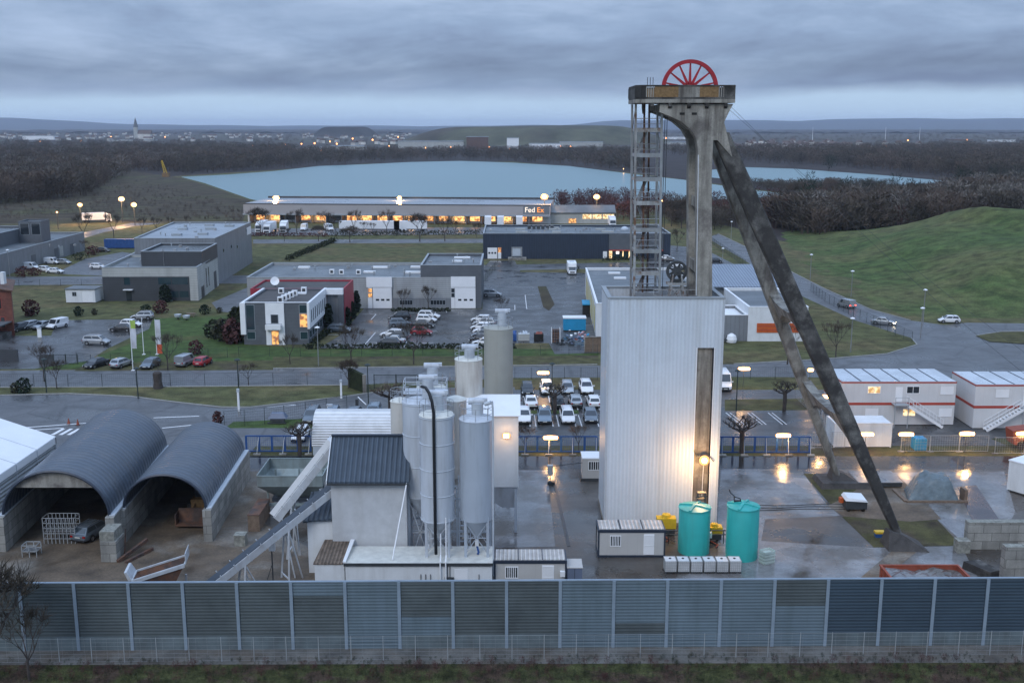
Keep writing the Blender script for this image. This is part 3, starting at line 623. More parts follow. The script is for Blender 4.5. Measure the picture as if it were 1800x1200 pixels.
# cross pieces between front and rear plates
mb = MB(); mb.extrude([(x, 99.9, z) for x, z in [(13.5, 39.9), (13.5, 39.3), (15.3, 38.5), (16.4, 37.6), (19.2, 37.6), (19.0, 38.3), (19.7, 39.9)]], (0, 3.6, 0)); mb.build('head_block', T['concrete'], hf)
for z in (30.5, 24.5):
    mb = MB(); mb.box(17.2, 18.0, 99.88, 103.52, z, z + 1.0); mb.build('cross_beam', T['concrete'], hf)
mb = MB(); mb.tube([(17.15, 98.44, 22.5), (16.95, 98.44, 33.8), (16.9, 98.44, 35.4)], 0.045, 6); mb.build('conduit', T['ibc'], hf)
# raking legs
def leg(top, bot, ws, dt, db, m):
    mb = MB(); n = 8
    pr = None; secs = []
    for k in range(n + 1):
        t = k / n; c = Vector(top).lerp(Vector(bot), t); f_ = t * (len(ws) - 1); i0 = min(int(f_), len(ws) - 2); w_ = ws[i0] + (ws[i0 + 1] - ws[i0]) * (f_ - i0); d_ = dt + (db - dt) * t; ch = 0.16
        pts = [(-w_ / 2, -d_ / 2 + ch), (-w_ / 2 + ch, -d_ / 2), (w_ / 2 - ch, -d_ / 2), (w_ / 2, -d_ / 2 + ch), (w_ / 2, d_ / 2 - ch), (w_ / 2 - ch, d_ / 2), (-w_ / 2 + ch, d_ / 2), (-w_ / 2, d_ / 2 - ch)]
        secs.append([(c.x + a, c.y + b, c.z) for a, b in pts])
    vs = [p for s in secs for p in s]
    mb.add(vs, [(i * 8 + (k + 1) % 8, i * 8 + k, (i + 1) * 8 + k, (i + 1) * 8 + (k + 1) % 8) for i in range(n) for k in range(8)] + [tuple(range(8)), tuple(range((n + 1) * 8 - 1, n * 8 - 1, -1))])
    return mb.build('leg', m, hf)
legF = leg((18.95, 99.5, 37.4), (35.9, 92.9, 0.3), (1.6, 1.85, 1.72, 1.64, 1.58, 1.22, 0.72), 1.2, 0.75, T['darkconcrete']); tag(legF, 'black stained nearer raking leg')
legB = leg((18.95, 103.0, 37.4), (35.4, 110.5, 0.3), (1.6, 1.7, 1.5, 1.38, 1.28, 1.0, 0.66), 1.2, 0.75, T['concrete']); tag(legB, 'paler farther raking leg')
def legx(z, s=-1):
    t = (37.4 - z) / 37.1; return (18.95 + 16.95 * t, 99.5 - 6.6 * t) if s < 0 else (18.95 + 16.45 * t, 103.0 + 7.5 * t)
for zc in (20.2, 10.8):
    x, yf = legx(zc, -1); _, yb = legx(zc, 1); mb = MB(); n = 10; top = []; bot = []
    for k in range(n + 1):
        t = k / n; y = yf + 0.5 + (yb - yf - 1.0) * t; q = abs(2 * t - 1)
        top.append((0, y, zc + 0.45 + 0.9 * q ** 3)); bot.append((0, y, zc - 0.35 - 1.3 * q ** 3))
    hw = 0.5
    vs = [(legx(p[2])[0] - hw, p[1], p[2]) for p in top] + [(legx(p[2])[0] + hw, p[1], p[2]) for p in top] + [(legx(p[2])[0] - hw, p[1], p[2]) for p in bot] + [(legx(p[2])[0] + hw, p[1], p[2]) for p in bot]
    m_ = n + 1; fs = []
    for k in range(n):
        fs += [(k, m_ + k, m_ + k + 1, k + 1), (2 * m_ + k, 2 * m_ + k + 1, 3 * m_ + k + 1, 3 * m_ + k), (k, k + 1, 2 * m_ + k + 1, 2 * m_ + k), (m_ + k, 3 * m_ + k, 3 * m_ + k + 1, m_ + k + 1)]
    mb.add(vs, fs); mb.build('leg_brace', T['concrete'], hf)
for y, m in ((92.9, 0), (110.6, 1)):
    mb = MB()
    b0, t0 = ([(34.3, y - 1.2, 0), (38.0, y - 1.4, 0), (38.0, y + 1.4, 0), (34.3, y + 1.2, 0)], [(34.5, y - 0.5, 1.7), (35.8, y - 0.5, 1.3), (35.8, y + 0.5, 1.3), (34.5, y + 0.5, 1.7)])
    mb.hexa(b0, t0)
    if m: mb.hexa([(33.0, y - 1.9, 0), (39.6, y - 1.9, 0), (39.6, y + 1.9, 0), (33.0, y + 1.9, 0)], [(33.2, y - 1.7, 0.6), (39.4, y - 1.7, 0.6), (39.4, y + 1.7, 0.6), (33.2, y + 1.7, 0.6)])
    mb.build('leg_foot', T['foot'], hf)
# platform with parapet panels
pf = MB(); pts = [(11.1, 98.9), (11.6, 98.2), (20.0, 98.2), (20.0, 105.2), (11.6, 105.2), (11.1, 104.5)]
pf.prism(pts, 40.0, 40.32); plat = pf.build('platform', T['concrete'], hf)
rp = MB(); o = pts; i_ = inset(pts, 0.12)
for k in range(6):
    a, b = o[k], o[(k + 1) % 6]; c, d = i_[k], i_[(k + 1) % 6]
    for z0, z1 in ((40.32, 40.5), (41.42, 41.56)):
        rp.hexa([(*a, z0), (*b, z0), (*d, z0), (*c, z0)], [(*a, z1), (*b, z1), (*d, z1), (*c, z1)])
rp.build('parapet_rail', T['darkconcrete'], plat)
def infill(x0, x1, y, m, open_=False):
    mb = MB()
    if not open_: mb.box(x0, x1, y + 0.03, y + 0.08, 40.5, 41.42)
    else:
        k = x0
        while k < x1: mb.box(k, k + 0.09, y + 0.02, y + 0.1, 40.5, 41.42); k += 0.2
    mb.build('parapet_panel', m, plat)
for y in (98.2, 105.08):
    infill(11.6, 12.0, y, T['darkconcrete']); infill(12.0, 12.75, y, T['concrete'], True); infill(12.75, 14.9, y, T['ochre']); infill(14.9, 16.8, y, T['concrete'])
    infill(16.8, 18.5, y, T['ochre']); infill(18.5, 18.95, y, T['concrete'], True); infill(18.95, 20.0, y, T['darkconcrete'])
mb = MB(); mb.box(19.9, 19.96, 98.3, 105.1, 40.5, 41.42); mb.build('parapet_end', T['darkconcrete'], plat)
mb = MB(); mb.box(11.13, 11.19, 98.95, 104.45, 40.5, 41.42)
for s, e_ in (((11.1, 98.9), (11.6, 98.2)), ((11.6, 105.2), (11.1, 104.5))): mb.beam((*s, 40.96), (*e_, 40.96), 0.08, 0.92)
mb.build('parapet_end', T['darkconcrete'], plat)
for x in (12.6, 14.2, 15.9, 17.5, 19.2):
    for y, sg in ((98.25, 1), (105.15, -1)): bk = MB(); bk.extrude([(x - 0.15, y, 40.0), (x - 0.15, y, 39.7), (x - 0.15, y + 0.7 * sg, 39.1), (x - 0.15, y + 0.7 * sg, 40.0)], (0.3, 0, 0)); bk.build('bracket', T['darkconcrete'], hf)
mb = MB()
for x in (12.2, 12.45, 12.7): mb.tube([(x, 99, 41.4), (x, 99, 42.25)], 0.03, 5)
mb.build('short_mast', T['darksteel'], plat)
for x in (15.1, 16.2): slot = MB(); slot.box(x, x + 0.45, 98.47, 98.52, 38.95, 39.15); slot.build('beam_slot', T['dark'], hf)
# winding wheels
def wheel(name, cx, cy, cz, r, m, par, spokes=14, rim=0.3):
    mb = MB(); n = 56
    for ra, rb, y0, y1 in ((r - rim, r, -0.16, 0.16), (r - rim - 0.05, r - rim + 0.06, -0.2, 0.2)):
        vs = []
        for k in range(n):
            a = 2 * math.pi * k / n; ca, sa = math.cos(a), math.sin(a)
            vs += [(cx + ra * ca, cy + y0, cz + ra * sa), (cx + rb * ca, cy + y0, cz + rb * sa), (cx + rb * ca, cy + y1, cz + rb * sa), (cx + ra * ca, cy + y1, cz + ra * sa)]
        mb.add(vs, [(4 * k + j, 4 * k + (j + 1) % 4, 4 * ((k + 1) % n) + (j + 1) % 4, 4 * ((k + 1) % n) + j) for k in range(n) for j in range(4)])
    wl = mb.build(name, m, par, smooth=False)
    sp = MB()
    for k in range(spokes):
        a = 2 * math.pi * (k + 0.5) / spokes
        sp.beam((cx + 0.25 * math.cos(a), cy, cz + 0.25 * math.sin(a)), (cx + (r - rim) * math.cos(a), cy, cz + (r - rim) * math.sin(a)), 0.3, 0.1, 0.13, 0.1, up=(0, 1, 0))
    sp.build('spoke', m, wl)
    hb = MB(); hb.tube([(cx, cy - 0.35, cz), (cx, cy + 0.35, cz)], 0.4, 16); hb.build('hub', m, wl)
    return wl
wheel('winding_wheel', 16.45, 101.7, 41.35, 2.62, T['redwheel'], hf)
for s in (-0.7, 0.7): mb = MB(); mb.box(15.6, 17.3, 101.7 + s - 0.12, 101.7 + s + 0.12, 40.32, 41.25); mb.build('wheel_bearing', T['redwheel'], hf)
# guy cables
for nm, a, b, r in (('haulage_cable', (19.9, 100.6, 39.9), (62, 96, 5.0), 0.014), ('haulage_cable', (19.9, 102.8, 39.9), (70, 108, 4.0), 0.014)):
    a = Vector(a); b = Vector(b); mb = MB()
    mb.tube([a.lerp(b, k / 12) - Vector((0, 0, 1.6 * math.sin(math.pi * k / 12))) for k in range(13)], r, 4)
    mb.build('cable', T['darksteel'], hf)
# ---------------------------------------------------------------- stair tower
st = thing('stair_tower', 'rusty open steel stair tower climbing beside the concrete headframe', 'stair tower', (12.7, 102, 15.5))
X0, X1, Y0, Y1 = 11.35, 13.75, 100.4, 103.4
def sx(x, z): return x + (40 - z) * 0.018
for (x, y) in ((X0, Y0), (X1, Y0), (X0, Y1), (X1, Y1)):
    mb = MB(); mb.beam((sx(x, 21.4), y, 16), (x, y, 39.95), 0.2, 0.2); mb.build('column', T['galv'] if x > 12 or y > 102 else T['rustgalv'], st)
for (x, y) in ((12.9, 102.9), (12.2, 100.9)):
    mb = MB(); mb.beam((sx(x, 21.4), y, 16), (x, y, 39.95), 0.17, 0.17); mb.build('column', T['rust'], st)
lv = [37.6, 35.3, 33.1, 30.9, 28.4, 26.4, 24.3, 22.3]
for k, z in enumerate(lv):
    mb = MB(); x0, x1 = sx(X0, z), sx(X1, z)
    mb.box(x0 + 0.05, x1 - 0.05, Y0 + 0.05, Y1 - 1.6, z, z + 0.08); mb.box(x0, x1, Y0 - 0.04, Y0 + 0.04, z - 0.18, z + 0.2)
    mb.box(x0, x1, Y1 - 0.04, Y1 + 0.04, z - 0.15, z + 0.15); mb.box(x0 - 0.04, x0 + 0.04, Y0 + 0.1, Y1 - 0.1, z - 0.15, z + 0.15); mb.box(x1 - 0.04, x1 + 0.04, Y0 + 0.1, Y1 - 0.1, z - 0.15, z + 0.15)
    mb.build('landing', T['galv'] if k % 3 else T['rustgalv'], st)
    rb = MB()
    for h in (0.55, 1.05): rb.tube([(x0, Y0, z + h), (x1, Y0, z + h)], 0.025, 5); rb.tube([(x0, Y1, z + h), (x1, Y1, z + h)], 0.025, 5)
    for t in (0.2, 0.5, 0.8): rb.tube([(x0 + (x1 - x0) * t, Y0, z), (x0 + (x1 - x0) * t, Y0, z + 1.05)], 0.02, 4)
    rb.build('handrail', T['galv'], st)
    if k < len(lv) - 1:
        zb = lv[k + 1]; fl = MB(); sgn = 1 if k % 2 else -1; xa, xb = sx(12.15 - 0.45 * sgn, z), sx(12.15 + 0.45 * sgn, zb)
        for yy in (Y1 - 1.5, Y1 - 0.7): fl.beam((xa, yy, z), (xb, yy, zb), 0.06, 0.2)
        for j in range(1, 9):
            t = j / 9; fl.box(xa + (xb - xa) * t - 0.12, xa + (xb - xa) * t + 0.12, Y1 - 1.48, Y1 - 0.72, z + (zb - z) * t - 0.015, z + (zb - z) * t + 0.015)
        fl.build('stair_flight', T['rustgalv'], st)
fb = MB(); zz = [39.9] + lv
for a, b in zip(zz[:-1], zz[1:]):
    fb.beam((sx(X0, a), Y0 + 0.1, a), (sx(X0, b), Y1 - 0.1, b), 0.05); fb.beam((sx(X1, a), Y1 - 0.1, a), (sx(X1, b), Y0 + 0.1, b), 0.05)
fb.build('brace', T['rustgalv'], st)
for x in (14.15, 14.35):
    mb = MB(); mb.tube([(x, 101, 39.9), (x, 101, 19)], 0.03, 4); mb.build('shaft_cable', T['darksteel'], st)
# ---------------------------------------------------------------- clad shaft building
TX0, TX1, TY0, TY1, TH_ = 8.95, 19.75, 98.2, 105.3, 22.25
tb = thing('shaft_building', 'tall white ribbed shaft building wrapped round the headframe foot', 'industrial building', ((TX0 + TX1) / 2, 101.7, 0))
PX0, PX1, PZ = 17.38, 18.95, 17.6       # opening that shows the concrete upright
mb = MB(); t_ = 0.25
mb.box(TX0, PX0, TY0 - 0.05, TY0 + t_, 0.3, TH_); mb.box(PX1, TX1, TY0 - 0.05, TY0 + t_, 0.3, TH_); mb.box(PX0, PX1, TY0 - 0.05, TY0 + t_, PZ, TH_)
mb.box(TX0, TX0 + t_, TY0 + t_, TY1 - t_, 0.3, TH_); mb.box(TX1 - t_, TX1, TY0 + t_, TY1 - t_, 0.3, TH_); mb.box(TX0, TX1, TY1 - t_, TY1, 0.3, TH_)
mb.build('wall', T['whitecorr'], tb)
mb = MB(); mb.box(TX0 - 0.05, PX0 - 0.02, TY0 - 0.1, TY1 + 0.05, 0, 0.3); mb.box(PX1 + 0.02, TX1 + 0.05, TY0 - 0.1, TY1 + 0.05, 0, 0.3); mb.build('plinth', T['concrete'], tb)
mb = MB(); mb.box(TX0 + t_, 17.3, TY0 + 1.8, TY1 - t_, 20.7, 20.9); mb.build('roof', T['rust'], tb)
mb = MB()
for a in ((TX0 - 0.08, TX1 + 0.08, TY0 - 0.14, TY0 + 0.35), (TX0 - 0.08, TX1 + 0.08, TY1 - 0.35, TY1 + 0.08), (TX0 - 0.08, TX0 + 0.35, TY0 + 0.35, TY1 - 0.35), (TX1 - 0.35, TX1 + 0.08, TY0 + 0.35, TY1 - 0.35)):
    mb.box(*a, TH_ + 0.002, TH_ + 0.16)
mb.build('coping', T['trim'], tb)
for x in (TX0 - 0.06, TX1 - 0.14): mb = MB(); mb.box(x, x + 0.2, TY0 - 0.12, TY0 - 0.055, 0.3, TH_ - 0.02); mb.build('corner_flashing', T['filter'], tb)
mb = MB(); mb.box(PX0 - 0.1, PX0, TY0 - 0.12, TY0 + 0.3, 0.3, PZ); mb.box(PX1, PX1 + 0.08, TY0 - 0.12, TY0 + 0.3, 0.3, PZ); mb.build('reveal', T['cleanwhite'], tb)
# rail, winch wheel and frame standing on the roof
mb = MB(); zr = 20.9
for x in [13.2 + 0.8 * k for k in range(6)]: mb.box(x, x + 0.05, 98.9, 98.95, zr, zr + 2.1)
mb.box(13.2, 17.25, 98.9, 98.95, zr + 2.05, zr + 2.12); mb.box(13.2, 17.25, 98.9, 98.95, zr + 1.5, zr + 1.56); mb.box(13.2, 17.25, 98.88, 98.98, zr + 0.9, zr + 1.15)
gr = mb.build('guard_rail', T['rustgalv'], tb)
ww = thing('winch_wheel', 'dark grooved cable wheel on a steel frame above the shaft roof', 'winch wheel', (15.6, 100.6, 20.9))
wheel('wheel', 15.6, 100.6, 24.5, 1.0, T['darksteel'], ww, 8, 0.2)
mb = MB()
for s in (-0.45, 0.45):
    for x in (14.8, 16.4): mb.beam((x, 100.6 + s, 20.9), (15.6 + (x - 15.6) * 0.5, 100.6 + s, 24.2), 0.14)
    mb.box(14.7, 16.5, 100.6 + s - 0.08, 100.6 + s + 0.08, 23.2, 23.45)
    mb.beam((14.8, 100.6 + s, 21.2), (16.2, 100.6 + s, 23.2), 0.08); mb.beam((16.4, 100.6 + s, 21.2), (15.0, 100.6 + s, 23.2), 0.08)
mb.build('frame', T['rustgalv'], ww)
mb = MB(); mb.ring(15.6, 100.1, 24.5, 0.05); mb.build('axle', T['darksteel'], ww)
# red cabinet beside the upright
# floodlight on the upright
def bulb(parent, loc, r, m):
    mb = MB(); mb.lathe(0, 0, [(0.01, -r), (r * 0.7, -r * 0.7), (r, 0), (r * 0.7, r * 0.7), (0.01, r)], 12); o = mb.build('lamp_glass', m, parent, world=False, smooth=True); o.location = Vector(loc) - parent.location; return o
fl = thing('floodlight', 'glowing round floodlight fixed to the concrete upright of the shaft building', 'floodlight', (18.35, 97.75, 6.75))
mb = MB(); mb.box(17.7, 18.95, 97.95, 98.1, 6.95, 7.1); mb.box(18.2, 18.5, 97.85, 98.4, 6.9, 7.1); mb.tube([(17.7, 98.0, 7.0), (17.3, 97.8, 7.7)], 0.03, 5); mb.tube([(18.95, 98.0, 7.0), (19.25, 97.8, 6.6)], 0.05, 5); mb.build('bracket', T['darksteel'], fl)
bulb(fl, (18.35, 97.72, 6.72), 0.3, T['warmlamp']); mb = MB(); mb.extrude([(18.35 + 0.5 * math.cos(a), 97.8, 6.72 + 0.5 * math.sin(a)) for a in [2 * math.pi * k / 20 for k in range(20)]], (0, 0.03, 0)); mb.build('halo_plate', T['lampglow'], fl)  # round plate added behind the lamp to imitate its orange glow
mb = MB(); mb.tube([(18.35, 98.15, 6.5), (18.3, 98.15, 3.0)], 0.03, 5); mb.build('cable', T['cleanwhite'], fl)
lamp_light(fl, (17.9, 95.4, 6.6), 750, size=0.3)
# ---------------------------------------------------------------- bar floodlights on the fences and building
def bar_lamp(label, x, y, z, ground=0.0, w_=0.8, energy=260, wall=False, post=True):
    t = thing('bar_floodlight', label, 'floodlight', (x, y, ground), group='lit bar floodlights round the site')
    mb = MB()
    if post: mb.tube([(x, y + 0.2, ground), (x, y + 0.2, z)], 0.035, 6)
    mb.box(x - w_ * 0.8, x + w_ * 0.8, y + 0.1, y + 0.16, z - 0.12, z + 0.14)
    mb.build('housing', T['darksteel'], t)
    mb = MB(); n = 10
    mb.tube([(x - w_, y - 0.05, z), (x - w_ * 0.5, y - 0.05, z), (x + w_ * 0.5, y - 0.05, z), (x + w_, y - 0.05, z)], 0.2, 8); mb.build('lamp_tube', T['warmlamp'], t, smooth=True); mb = MB(); mb.extrude([(x + (w_ + 0.15) * math.copysign(abs(math.cos(a)) ** 0.7, math.cos(a)), y + 0.06, z + 0.28 * math.sin(a)) for a in [2 * math.pi * k / 20 for k in range(20)]], (0, 0.03, 0)); mb.build('halo_plate', T['lampglow'], t)  # oval plate behind the tube is added, its glow imitates a halo
    lamp_light(t, (x, y - 0.45, z), energy, size=0.35)
    return t
for lb, px, py, Y, en in (
        ('bar floodlight over the parked car rows left of the shaft building', 955, 655, 152, 260),
        ('bar floodlight on the blue barrier below the parked car rows', 968, 769, 121.3, 320),
        ('bar floodlight behind the shaft building beside the white van', 1308, 648, 152, 260),
        ('bar floodlight on the blue barrier in front of the empty parking bays', 1377, 765, 121.3, 380),
        ('bar floodlight between the two raking legs high beside the office blocks', 1445, 697, 131, 260),
        ('bar floodlight in front of the white storage container', 1523, 763, 121.3, 320),
        ('bar floodlight left of the blue tank on the wire fence', 1593, 763, 121.3, 320),
        ('bar floodlight right of the blue tank on the wire fence', 1700, 762, 121.3, 320),
        ('bar floodlight at the right edge before the orange machine', 1799, 762, 121.3, 320)):
    p = P(px, py, Y); bar_lamp(lb, p.x, p.y, p.z, energy=en)
p = P(1425, 650, 152); t = bar_lamp('small bar floodlight on the far fence seen between the raking legs', p.x, p.y, p.z, w_=0.35, energy=150)
# ---------------------------------------------------------------- teal tanks
def tank(x, y, r, h, label):
    t = thing('storage_tank', label, 'tank', (x, y, 0), group='round teal tanks beside the shaft building')
    mb = MB(); pr = [(r, 0), (r, h)]
    mb.lathe(x, y, [(r, 0), (r * 1.005, h * 0.33), (r, h * 0.34), (r, h - 0.12), (r - 0.06, h)], 40, cap=False); mb.build('shell', T['teal'], t, smooth=True)
    mb = MB(); mb.lathe(x, y, [(r + 0.05, h - 0.02), (r + 0.05, h + 0.08), (r * 0.6, h + 0.17), (0.25, h + 0.24), (0.25, h + 0.34), (0.01, h + 0.36)], 40); ld = mb.build('lid', T['teal'], t, smooth=True)
    mb = MB()
    for k in range(4):
        a = math.pi / 4 + k * math.pi / 2 + 0.3; mb.beam((x + 0.2 * math.cos(a), y + 0.2 * math.sin(a), h + 0.3), (x + (r + 0.03) * math.cos(a), y + (r + 0.03) * math.sin(a), h + 0.12), 0.22, 0.14)
    mb.build('rib', T['teal'], ld)
    return t
tank(16.55, 91.9, 1.42, 4.15, 'teal plastic tank standing directly under the shaft building opening')
tank(20.65, 90.6, 1.42, 4.75, 'teal plastic tank nearer the open yard with black fittings on its lid')
sf = thing('valve_frame', 'small black pipe frame standing behind the left teal tank lid', 'pipe frame', (17.4, 93.6, 0))
mb = MB()
for dx, dy in ((0, 0), (0.7, 0), (0, 0.5), (0.7, 0.5)): mb.tube([(17.1 + dx, 93.5 + dy, 0), (17.1 + dx, 93.5 + dy, 5.0)], 0.04, 5)
mb.box(17.05, 17.85, 93.45, 94.05, 4.9, 4.98); mb.box(17.05, 17.85, 93.45, 94.05, 4.3, 4.36); mb.tube([(16.9, 93.7, 4.5), (18.0, 93.7, 4.6)], 0.06, 6); mb.build('frame', T['darksteel'], sf)
vf = thing('level_gauge', 'black pipe fitting on the lid of the right teal tank', 'pipe fitting', (19.9, 91.0, 5.0))
mb = MB(); mb.tube([(19.9, 91.0, 4.9), (19.85, 91, 5.6), (19.5, 91, 5.9), (19.4, 91, 6.2)], 0.05, 6); mb.tube([(19.9, 91, 5.5), (20.4, 91, 5.35), (20.5, 91, 5.0)], 0.05, 6); mb.box(19.9, 20.5, 90.9, 91.2, 4.98, 5.15); mb.build('pipe', T['hose'], vf)
# ---------------------------------------------------------------- IBC containers
def make_ibc(loc, label):
    t = thing('ibc_container', label, 'liquid container', loc, group='caged white liquid containers in a row')
    x, y, z = loc
    mb = MB(); mb.box(x - 0.47, x + 0.47, y - 0.55, y + 0.55, 0.17, 1.12); mb.build('bottle', T['ibc'], t)
    cg = MB()
    for k in range(7):
        h = 0.2 + 0.155 * k
        for s in (-1, 1): cg.beam((x - 0.5, y + s * 0.58, h), (x + 0.5, y + s * 0.58, h), 0.025); cg.beam((x + s * 0.5, y - 0.58, h), (x + s * 0.5, y + 0.58, h), 0.025)
    for k in range(7):
        for s in (-1, 1): cg.beam((x - 0.5 + k / 6, y + s * 0.58, 0.15), (x - 0.5 + k / 6, y + s * 0.58, 1.14), 0.025)
        for s in (-1, 1): cg.beam((x + s * 0.5, y - 0.58 + 1.16 * k / 6, 0.15), (x + s * 0.5, y - 0.58 + 1.16 * k / 6, 1.14), 0.025)
    cg.build('cage', T['mesh'], t)
    mb = MB(); mb.lathe(x, y + 0.1, [(0.11, 1.12), (0.11, 1.17), (0.01, 1.18)], 12); mb.build('cap', T['blackplastic'], t)
    mb = MB(); mb.box(x - 0.5, x + 0.5, y - 0.58, y + 0.58, 0.1, 0.16)
    for dx in (-0.42, 0, 0.42): mb.box(x + dx - 0.07, x + dx + 0.07, y - 0.58, y + 0.58, 0, 0.1)
    mb.build('pallet', T['darksteel'], t)
    return t
ib = [make_ibc((13.75, 87.4, 0), 'white caged liquid container at the left end of the row of six')]
for k, l in enumerate(('second white caged container from the left end of the row', 'third white caged container from the left in front of the teal tank', 'fourth white caged container from the left with the dark cap', 'fifth white caged container just before the right end of the row', 'white caged liquid container at the right end of the row of six')):
    ib.append(dup(ib[0], (13.75 + 1.12 * (k + 1), 87.4 - 0.03 * (k % 2), 0), 0, l))
    if k == 2: ib[-1].rotation_euler.z = R(2)
cs = thing('crate_stack', 'small stack of pale green slatted crates right of the right teal tank', 'crates', (22.6, 89.2, 0), R(25))
for k in range(4):
    mb = MB(); z = 0.02 + k * 0.3
    mb.box(-0.55, 0.55, -0.4, 0.4, z, z + 0.05)
    for s in (-1, 1): mb.box(-0.57, 0.57, s * 0.42 - 0.02, s * 0.42 + 0.02, z + 0.1, z + 0.27); mb.box(s * 0.57 - 0.02, s * 0.57 + 0.02, -0.4, 0.4, z + 0.1, z + 0.27)
    mb.build('crate', mat('pale_green_plastic', (0.42, 0.5, 0.46), 0.6) if k == 0 else bpy.data.materials['pale_green_plastic'], cs, world=False)
# pumps and yellow machinery behind the tanks
for nm, lb, x, y, sc_ in (('pump_unit', 'yellow pump unit half hidden behind the left teal tank', 14.6, 96.0, 1.0), ('pump_unit', 'yellow and black pump seen between the two teal tanks', 18.9, 94.6, 0.8)):
    t = thing(nm, lb, 'pump', (x, y, 0)); s = sc_
    mb = MB(); mb.box(x - 0.9 * s, x + 0.9 * s, y - 0.5, y + 0.5, 0.7, 1.7 * s); mb.lathe(x, y, [(0.45 * s, 1.7 * s), (0.4 * s, 2.0 * s), (0.01, 2.1 * s)], 12); mb.build('body', T['yellow'], t)
    mb = MB(); mb.box(x - 0.8 * s, x + 0.8 * s, y - 0.45, y + 0.45, 0.15, 0.7); mb.tube([(x - 1.2 * s, y - 0.3, 0.5), (x - 1.0 * s, y - 0.8, 0.3), (x, y - 0.9, 0.25)], 0.08, 6); mb.build('frame', T['darksteel'], t)
    mb = MB(); mb.tube([(x - 0.7, y - 0.6, 0.3), (x - 0.2, y - 1.1, 0.15), (x + 0.1, y - 1.6, 0.1), (x - 0.2, y - 2.1, 0.1)], 0.06, 6); mb.build('hose', T['redorange'], t)
t = thing('pipe_rack', 'low pipe rack with blue and white box between the teal tanks', 'pipe rack', (18.5, 93.2, 0))
mb = MB()
for z in (0.9, 1.3): mb.tube([(14.3, 93.6, z), (19.8, 93.6, z)], 0.06, 6)
for x in (14.5, 16, 18, 19.6): mb.box(x - 0.04, x + 0.04, 93.56, 93.64, 0, 1.35)
mb.build('frame', T['darksteel'], t); mb = MB(); mb.box(18.15, 18.45, 93.2, 93.45, 0.7, 1.25); mb.build('control_box', T['cleanwhite'], t)
# ---------------------------------------------------------------- site cabins
def cabin(name, label, x0, x1, y0, y1, h, doors, wins, parts_side=None):
    t = thing(name, label, 'site cabin', ((x0 + x1) / 2, (y0 + y1) / 2, 0))
    mb = MB(); mb.box(x0 + 0.08, x1 - 0.08, y0 + 0.05, y1 - 0.05, 0.15, h - 0.25); mb.build('wall', T['cabin'], t)
    mb = MB()
    for x in (x0, x1 - 0.14):
        for y in (y0, y1 - 0.14): mb.box(x, x + 0.14, y, y + 0.14, 0.1, h - 0.25)
    mb.box(x0 - 0.02, x1 + 0.02, y0 - 0.02, y1 + 0.02, 0.02, 0.2); mb.box(x0 - 0.02, x1 + 0.02, y0 - 0.02, y1 + 0.02, h - 0.27, h - 0.02); mb.build('frame', T['navytrim'], t)
    mb = MB(); mb.box(x0 + 0.12, x1 - 0.12, y0 + 0.12, y1 - 0.12, h - 0.02, h + 0.04); mb.build('roof', T['cabinroof'], t)
    mb = MB()
    for k in (1, 2): mb.box(x0 + (x1 - x0) * k / 3 - 0.04, x0 + (x1 - x0) * k / 3 + 0.04, y0 + 0.1, y1 - 0.1, h + 0.045, h + 0.09)
    mb.build('roof_joint', T['navytrim'], t)
    A, B = (x0, y0 + 0.05), (x1, y0 + 0.05)
    for u0, u1, z0, z1 in wins:
        window(t, A, B, u0, u1, z0, z1, frame=T['cleanwhite'], bars=5)
    for u0, u1 in doors:
        d = onwall(A, B, u0, u1, 0.25, 2.2, 0.0, 0.035).build('door', T['cleanwhite'], t)
        window(t, A, B, u0 + 0.12, u1 - 0.12, 1.15, 2.05, frame=T['cleanwhite'], t=0.07, bars=5)
    return t
cabin('site_cabin', 'beige site cabin with blue frame left of the teal tanks', 7.7, 13.75, 90.4, 92.85, 2.62, [(4.1, 5.05)], [(1.15, 2.0, 1.1, 2.0)])
t = cabin('site_cabin', 'beige site cabin with blue frame close behind the noise wall', -1.5, 4.55, 83.5, 85.95, 2.62, [(4.0, 5.0)], [(1.0, 1.95, 1.1, 2.0)])
mb = MB(); mb.box(4.0, 4.4, 83.2, 83.5, 1.3, 1.75); mb.build('air_conditioner', T['cleanwhite'], t)
t = thing('storage_locker', 'blue grey metal locker against the end of the nearer cabin', 'locker', (5.2, 84.4, 0))
mb = MB(); mb.box(4.62, 5.85, 83.6, 85.4, 0.05, 1.9); mb.build('body', T['bluegreybox'], t); mb = MB(); mb.box(4.58, 5.9, 83.55, 85.45, 1.9, 1.97); mb.build('lid', T['cabin'], t)
mb = MB(); mb.box(5.21, 5.24, 83.58, 83.6, 0.1, 1.85); mb.build('door_gap', T['dark'], t)
t = thing('site_kiosk', 'small beige kiosk cabin tucked against the far left side of the shaft building', 'kiosk', (9.2, 111, 0))
q = G(1038, 845); x0, y0 = q.x - 0.9, q.y
mb = MB(); mb.box(x0, x0 + 2.2, y0, y0 + 2.4, 0.3, 2.5); mb.build('wall', T['cabin'], t); mb = MB(); mb.box(x0 - 0.06, x0 + 2.26, y0 - 0.06, y0 + 2.46, 2.5, 2.62); mb.build('roof', T['cleanwhite'], t)
window(t, (x0, y0), (x0 + 2.2, y0), 0.7, 1.9, 1.3, 2.2, frame=T['cleanwhite'], bars=4); mb = MB(); mb.box(x0 - 0.2, x0 + 2.2, y0 - 0.1, y0 + 2.4, 0.0, 0.3); mb.build('base', T['darksteel'], t)
t = thing('meter_cabinet', 'grey meter cabinet on a post in the middle of the wet pad', 'cabinet', (3.9, 111.5, 0)); q = G(967, 850)
